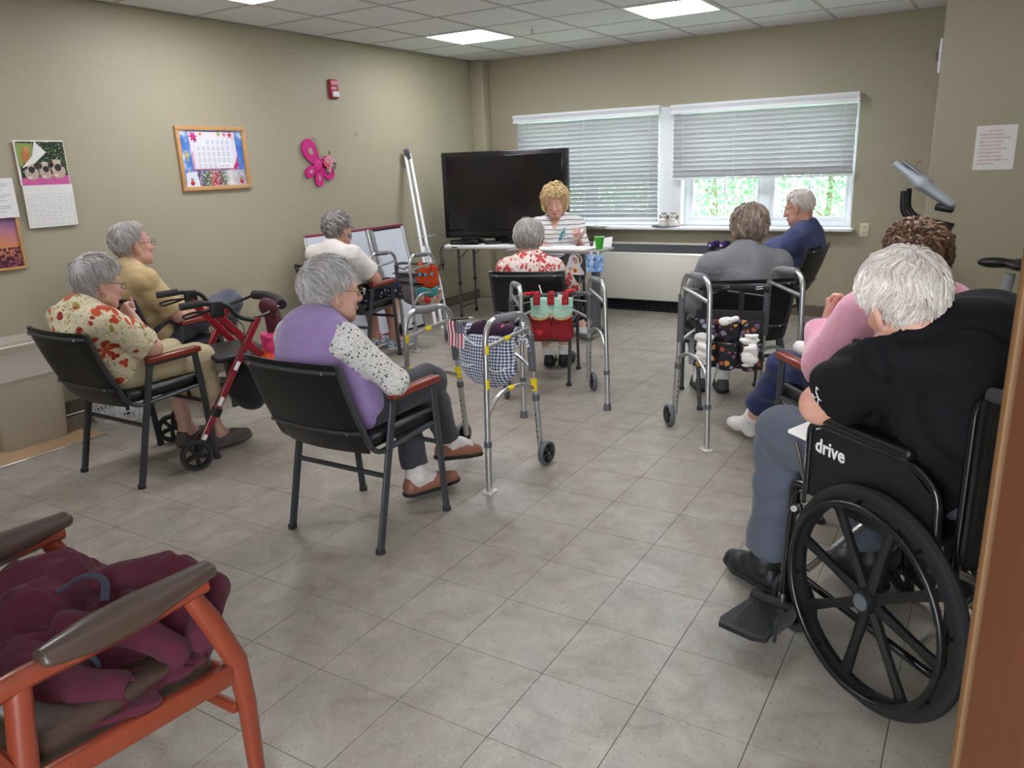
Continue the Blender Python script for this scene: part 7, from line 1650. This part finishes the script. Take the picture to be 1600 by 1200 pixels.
# woman in the grey shirt
J = base(dict(hd=(.035, .09, 1.06), nb=(0, .03, .935), up=(0, .01, .88), che=(0, .015, .80), wai=(0, .07, .68), shR=(.185, .015, .855), shL=(-.185, .015, .855), elR=(.25, .12, .64), wrR=(.14, .33, .64), elL=(-.255, .14, .64), wrL=(-.12, .34, .62), knR=(.08, .5, .54), anR=(.00, .37, .09), ftR=(.2, 1, -.2), knL=(-.16, .5, .54), anL=(-.13, .42, .09), ftL=(.1, 1, -.2)))
o_, Hh = person('woman with grey-brown hair in a loose grey long-sleeved shirt, back to camera', *at('D'), J, dict(head=(-4, -6, 0), hs=1.04, h=.0095, hf=.006, hh=.0055, W=((.195, .155), (.19, .15), (.185, .13), (.155, .10)), bw=1.1, arm=(.056, .048, .04, .028), skin=(1., .94, .9),
    wear=[dict(k='top', name='long_sleeved_shirt', mat=M_grey, t=.016, sleeve=1.85, loose=.014, flare=.01, fold=.009, ff=24), dict(k='bottom', name='trousers', mat=M_lgrey, len=.8, t=.014), dict(k='sock', mat=M_wsock, hgt=.10), dict(k='shoe', mat=M_dgsh, sole=M_bsole)]))
hair('hair', Hh, 's', o_, H_gb, n=420, seed=8, t=.022, crown=(0, -.02, .11), length=.06, wid=.0065, nape=-.085, drop=.5, lift=.007, earcover=True, curl=0, hshell=.008, ridge=1.2); face_mask(Hh, o_, M_mask)

# man in the blue shirt
J = base(dict(hd=(0.0, .035, 1.075), nb=(0, -.03, .93), up=(0, -.02, .88), che=(0, -.01, .80), wai=(0, .07, .68), shR=(.19, -.01, .86), shL=(-.19, .0, .85), elR=(.24, .16, .66), wrR=(.12, .36, .63), elL=(-.24, .17, .65), wrL=(-.1, .38, .62)))
o_, Hh = person('man with thin white hair and glasses in a blue shirt, turned sideways by the window', *at('U'), J, dict(head=(-4, -16, 0), hs=1.06, h=.0105, hf=.006, hh=.0055, W=((.18, .15), (.185, .16), (.18, .135), (.15, .10)), bw=1.1, arm=(.056, .048, .04, .028), nk=.06, skin=(.98, .86, .82), belly=((0, .16, .70), (.18, .15, .14)),
    wear=[dict(k='top', name='blue_shirt', mat=M_blue, t=.016, sleeve=1.9, loose=.012, fold=.010, ff=26, collar=True, cr=.072), dict(k='bottom', name='trousers', mat=M_char, len=.93, t=.014), dict(k='shoe', mat=M_bsh, sole=M_bsole)]))
hair('hair', Hh, 's', o_, H_white, n=260, seed=14, t=.008, crown=(0, -.03, .11), length=.04, wid=.005, nape=-.06, drop=.3, lift=.002, line=[-.05, -.048, -.035, -.02, .01, .035, .05, .07], hshell=.006); glasses(Hh, o_, M_dwire); eyes(Hh, o_)

# woman in the pink cardigan
J = base(dict(hd=(.075, .04, 1.06), nb=(.03, -.01, .94), up=(0, -.03, .91), che=(0, -.02, .82), wai=(0, .06, .68), shR=(.18, -.04, .88), shL=(-.165, -.05, .885), elL=(-.20, .14, .63), wrL=(-.11, .29, .79), haL=((.1, .25, .6), (.5, -.3, .1), (.7, .9, .7), .95, .4), elR=(.22, .16, .66), wrR=(.0, .32, .79), haR=((-.3, .25, .5), (-.3, -.3, .1), (.7, .9, .7), .95),
         knL=(-.12, .62, .50), anL=(-.12, .98, .10), ftL=(-.12, 1, -.05), knR=(.12, .52, .53), anR=(.12, .55, .10)))
o_, Hh = person('woman with curly brown hair in a pink cardigan and navy trousers, one white-socked foot forward', *at('E'), J, dict(head=(10, -5, 0), hs=1.03, h=.009, hf=.0055, hh=.0055, W=((.18, .15), (.175, .145), (.17, .13), (.145, .10)), arm=(.056, .052, .044, .026), bw=1.05, skin=(1., .9, .88),
    wear=[dict(k='top', name='cardigan', mat=M_pinkk, t=.020, sleeve=1.8, loose=.014, fold=.008, ff=24), dict(k='bottom', name='trousers', mat=M_navy, len=.62, t=.016, flare=.012, fold=.008), dict(k='sock', mat=M_wsock, hgt=.10, toe=True)]))
hair('hair', Hh, 's', o_, H_brn, n=620, seed=31, t=.027, length=.05, wid=.0075, nape=-.10, curl=1.6, earcover=True, hshell=.008, ridge=1.5, lift=.012)
m1 = M(); rbox(m1, (0, 0, 0), (.10, .12, .05), .022, 3, rot=(.3, .2, .4)); o = obj('white_handkerchief', m1, M_tissue); o.matrix_world = yawm((CH['E'][0], CH['E'][1], 0), CH['E'][2]) @ Matrix.Translation((-.16, .34, .645)); tag(o, 'white handkerchief on the lap of the woman in the pink cardigan', 'handkerchief')

# man in the wheelchair
J = base(dict(hd=(-.222, .06, 1.10), nb=(-.125, -.02, 1.01), up=(-.10, -.04, .98), che=(-.06, -.05, .86), wai=(-.02, .0, .72), pel=(0, .04, .63), shL=(-.265, .03, .965), shR=(.14, -.06, 1.0), elL=(-.272, .265, .785), wrL=(-.06, .34, .76), elR=(.27, .14, .79), wrR=(.1, .33, .74),
         hiL=(-.1, .06, .60), hiR=(.1, .06, .60), knL=(-.15, .56, .585), anL=(-.185, .58, .11), ftL=(-.1, 1, -.2), knR=(.14, .50, .58), anR=(.10, .40, .15), ftR=(.0, 1, -.2)))
o_, Hh = person('man with thick white hair in a black polo shirt slumped left in the wheelchair', KL, KY, J, dict(head=(-10, -20, -12), hs=1.0, h=.009, hf=.0055, hh=.0045, W=((.185, .16), (.20, .17), (.205, .16), (.18, .125)), bw=1.25, sr=.058, arm=(.062, .054, .05, .032), leg=(.09, .066, .06, .042), nk=.066, skin=(1.02, .9, .86), belly=((-.03, .10, .74), (.19, .16, .16)), xa=(.96, 0, .28),
    wear=[dict(k='top', name='polo_shirt', mat=M_blk, t=.016, sleeve=.74, loose=.008, flare=.014, fold=.015, ff=24, collar=True, cr=.082, cslope=-.5, seed=4), dict(k='bottom', name='trousers', mat=M_slate, len=.9, t=.018, fold=.009), dict(k='sock', mat=M_bsh, hgt=.12), dict(k='shoe', mat=M_bsh, sole=M_bsole, L=.235, lace=M_bsole)]))
hair('hair', Hh, 's', o_, H_white, n=2000, seed=17, t=.019, crown=(.02, -.07, .085), length=.06, wid=.0026, nape=-.085, drop=.15, lift=.008, line=[-.045, -.04, -.034, -.012, .025, .06, .085, .11], hshell=.0045, ridge=1.0)
m1 = M()
for s_ in (-1, 1): tube(m1, [Hh(s_*.066, .06, .0), Hh(s_*.078, .0, .030), Hh(s_*.088, -.022, .018), Hh(s_*.09, -.034, -.015), Hh(s_*.078, -.01, -.05), Hh(s_*.058, .03, -.075)], .0018, 6, .02)
obj('ear_loops', m1, MATS['mask_paper'], o_)
# small white emblem on the sleeve: a thin branching mark
bpy.context.view_layer.update()
def on_surf(par, child_name, local_pt, direction):
    c = [x for x in par.children if x.name.startswith(child_name)][0]
    ok, p, n, _ = c.closest_point_on_mesh(Vector(local_pt)); return p, n
p, n = on_surf(o_, 'polo_shirt', (-.40, .17, .84), None)
m1 = M(); a = Vector((0, 0, 1)); a = (a-n*a.dot(n)).normalized(); b = n.cross(a)
q = lambda x, z: p+n*.004+a*z+b*x
tube(m1, [q(0, .028), q(.004, .012), q(-.002, -.004), q(.004, -.024)], .0014, 5); tube(m1, [q(.0, .0), q(.014, -.008), q(.022, .002)], .0014, 5); tube(m1, [q(-.002, -.004), q(-.012, -.010)], .0014, 5); tube(m1, [q(0, .028), q(-.008, .022)], .0013, 5)
obj('sleeve_emblem', m1, mat('white_thread', '#d0cdd0', rough=.8), o_)
m1 = M(); rbox(m1, (0, 0, 0), (.13, .10, .012), .004, 2, rot=(.1, -.1, .2)); o = obj('folded_napkin', m1, M_tissue); o.matrix_world = yawm(KL, KY) @ Matrix.Translation((-.20, .36, .665)); tag(o, 'folded white napkin on the knee of the man in the wheelchair', 'napkin')

# the leader behind the overbed table
J = base(dict(hd=(0, .16, 1.12), nb=(0, .08, .995), up=(0, .06, .93), che=(0, .08, .85), wai=(0, .11, .71), shR=(.175, .07, .91), shL=(-.175, .07, .91), elR=(.235, .20, .70), wrR=(.10, .37, .765), haR=((-.5, .5, .0), (0, 0, -1), (.2, .3, .2), .95), elL=(-.245, .22, .72), wrL=(-.235, .36, .80), haL=((.0, .35, .6), (.2, -.9, .1), (.8, 1., .8), .95, .4),
         knR=(.13, .52, .54), knL=(-.13, .52, .54), anR=(.14, .50, .10), anL=(-.30, .62, .10), ftL=(-.5, 1, -.2)))
o_, Hh = person('blonde woman leader in a white striped top sitting behind the overbed table, looking down', *at('L'), J, dict(head=(6, -16, 0), hs=1.04, h=.0105, hf=.006, hh=.0045, W=((.19, .15), (.185, .145), (.185, .135), (.15, .10)), bust=((0, .15, .83), .075, .085), bw=1.02, arm=(.055, .048, .042, .028), skin=(1.04, .94, .9), lip=(.75, .35, .38), brow=(.75, .6, .45), jowl=1.05,
    wear=[dict(k='top', name='striped_top', mat=M_strp, t=.014, sleeve=1.15, loose=.012, flare=.01, fold=.006, ntilt=(0, .6, 0), vneck=((0, .17, 1.0), (0, .215, .885), .045, .012)), dict(k='bottom', name='trousers', mat=M_blkt, len=.93, t=.014), dict(k='shoe', mat=M_wsh, sole=M_wsole, lace=M_wsole)]))
hair('hair', Hh, 's', o_, H_blond, n=620, seed=41, t=.024, crown=(.02, -.01, .11), length=.07, wid=.006, nape=-.15, drop=.9, lift=.018, earcover=True, hshell=.008, ridge=1.8, curl=1.2, grow=(1.12, 1.0, 1.28), line=[.0, .012, .016, .02, .028, .042, .062, .09])
m1 = M(); L_ = o_.matrix_world
v = Vol((-.02, .1, .7), (.2, .4, 1.), .006) if False else None
p, n = on_surf(o_, 'striped_top', (-.09, .30, .87), None)
def f_tealp(N, v): N.col(N.ramp(N.noise(v, 60, 3), [(.4, '#cfd6d4'), (.5, '#3f8f96'), (.62, '#2f6f7a')]))
m1 = M()
for (x, z, r1, r2) in ((0, 0, .02, .032), (.02, -.03, .018, .024), (-.012, .035, .012, .018), (.032, -.055, .012, .016)):
    a = Vector((0, 0, 1)); a = (a-n*a.dot(n)).normalized(); b = n.cross(a); c = p+a*z+b*x; ok, c2, n2, _ = [q_ for q_ in o_.children if q_.name.startswith('striped_top')][0].closest_point_on_mesh(c)
    k = 14; vs = [c2+n2*.003]+[c2+n2*.0005+a*r2*math.sin(2*PI*i/k)+b*r1*math.cos(2*PI*i/k) for i in range(k)]; m1.add(vs, [(0, 1+i, 1+(i+1) % k) for i in range(k)])
obj('printed_motif', m1, mat('teal_print', rough=.8, fn=f_tealp), o_, False)
m1 = M(); tube(m1, [Hh(-.082, .0, -.045), Hh(-.084, .0, -.06)], .003, 6); obj('earring', m1, M_gold, o_)
wl = Vector(J['wrL'])+Vector((0, .02, .06)); m1 = M(); tube(m1, [wl+Vector((.03*math.cos(a), .05, .04*math.sin(a))) for a in [2*PI*i/18 for i in range(18)]], .0035, 6, closed=True); tube(m1, [wl+Vector((0, .05, -.04)), wl+Vector((.0, .055, -.11))], .0035, 6); o = obj('rosary', m1, mat('pale_beads', '#c9c4cc', rough=.3)); o.matrix_world = yawm((CH['L'][0], CH['L'][1], 0), CH['L'][2]); tag(o, 'pale bead rosary held in the raised hand of the leader', 'rosary')
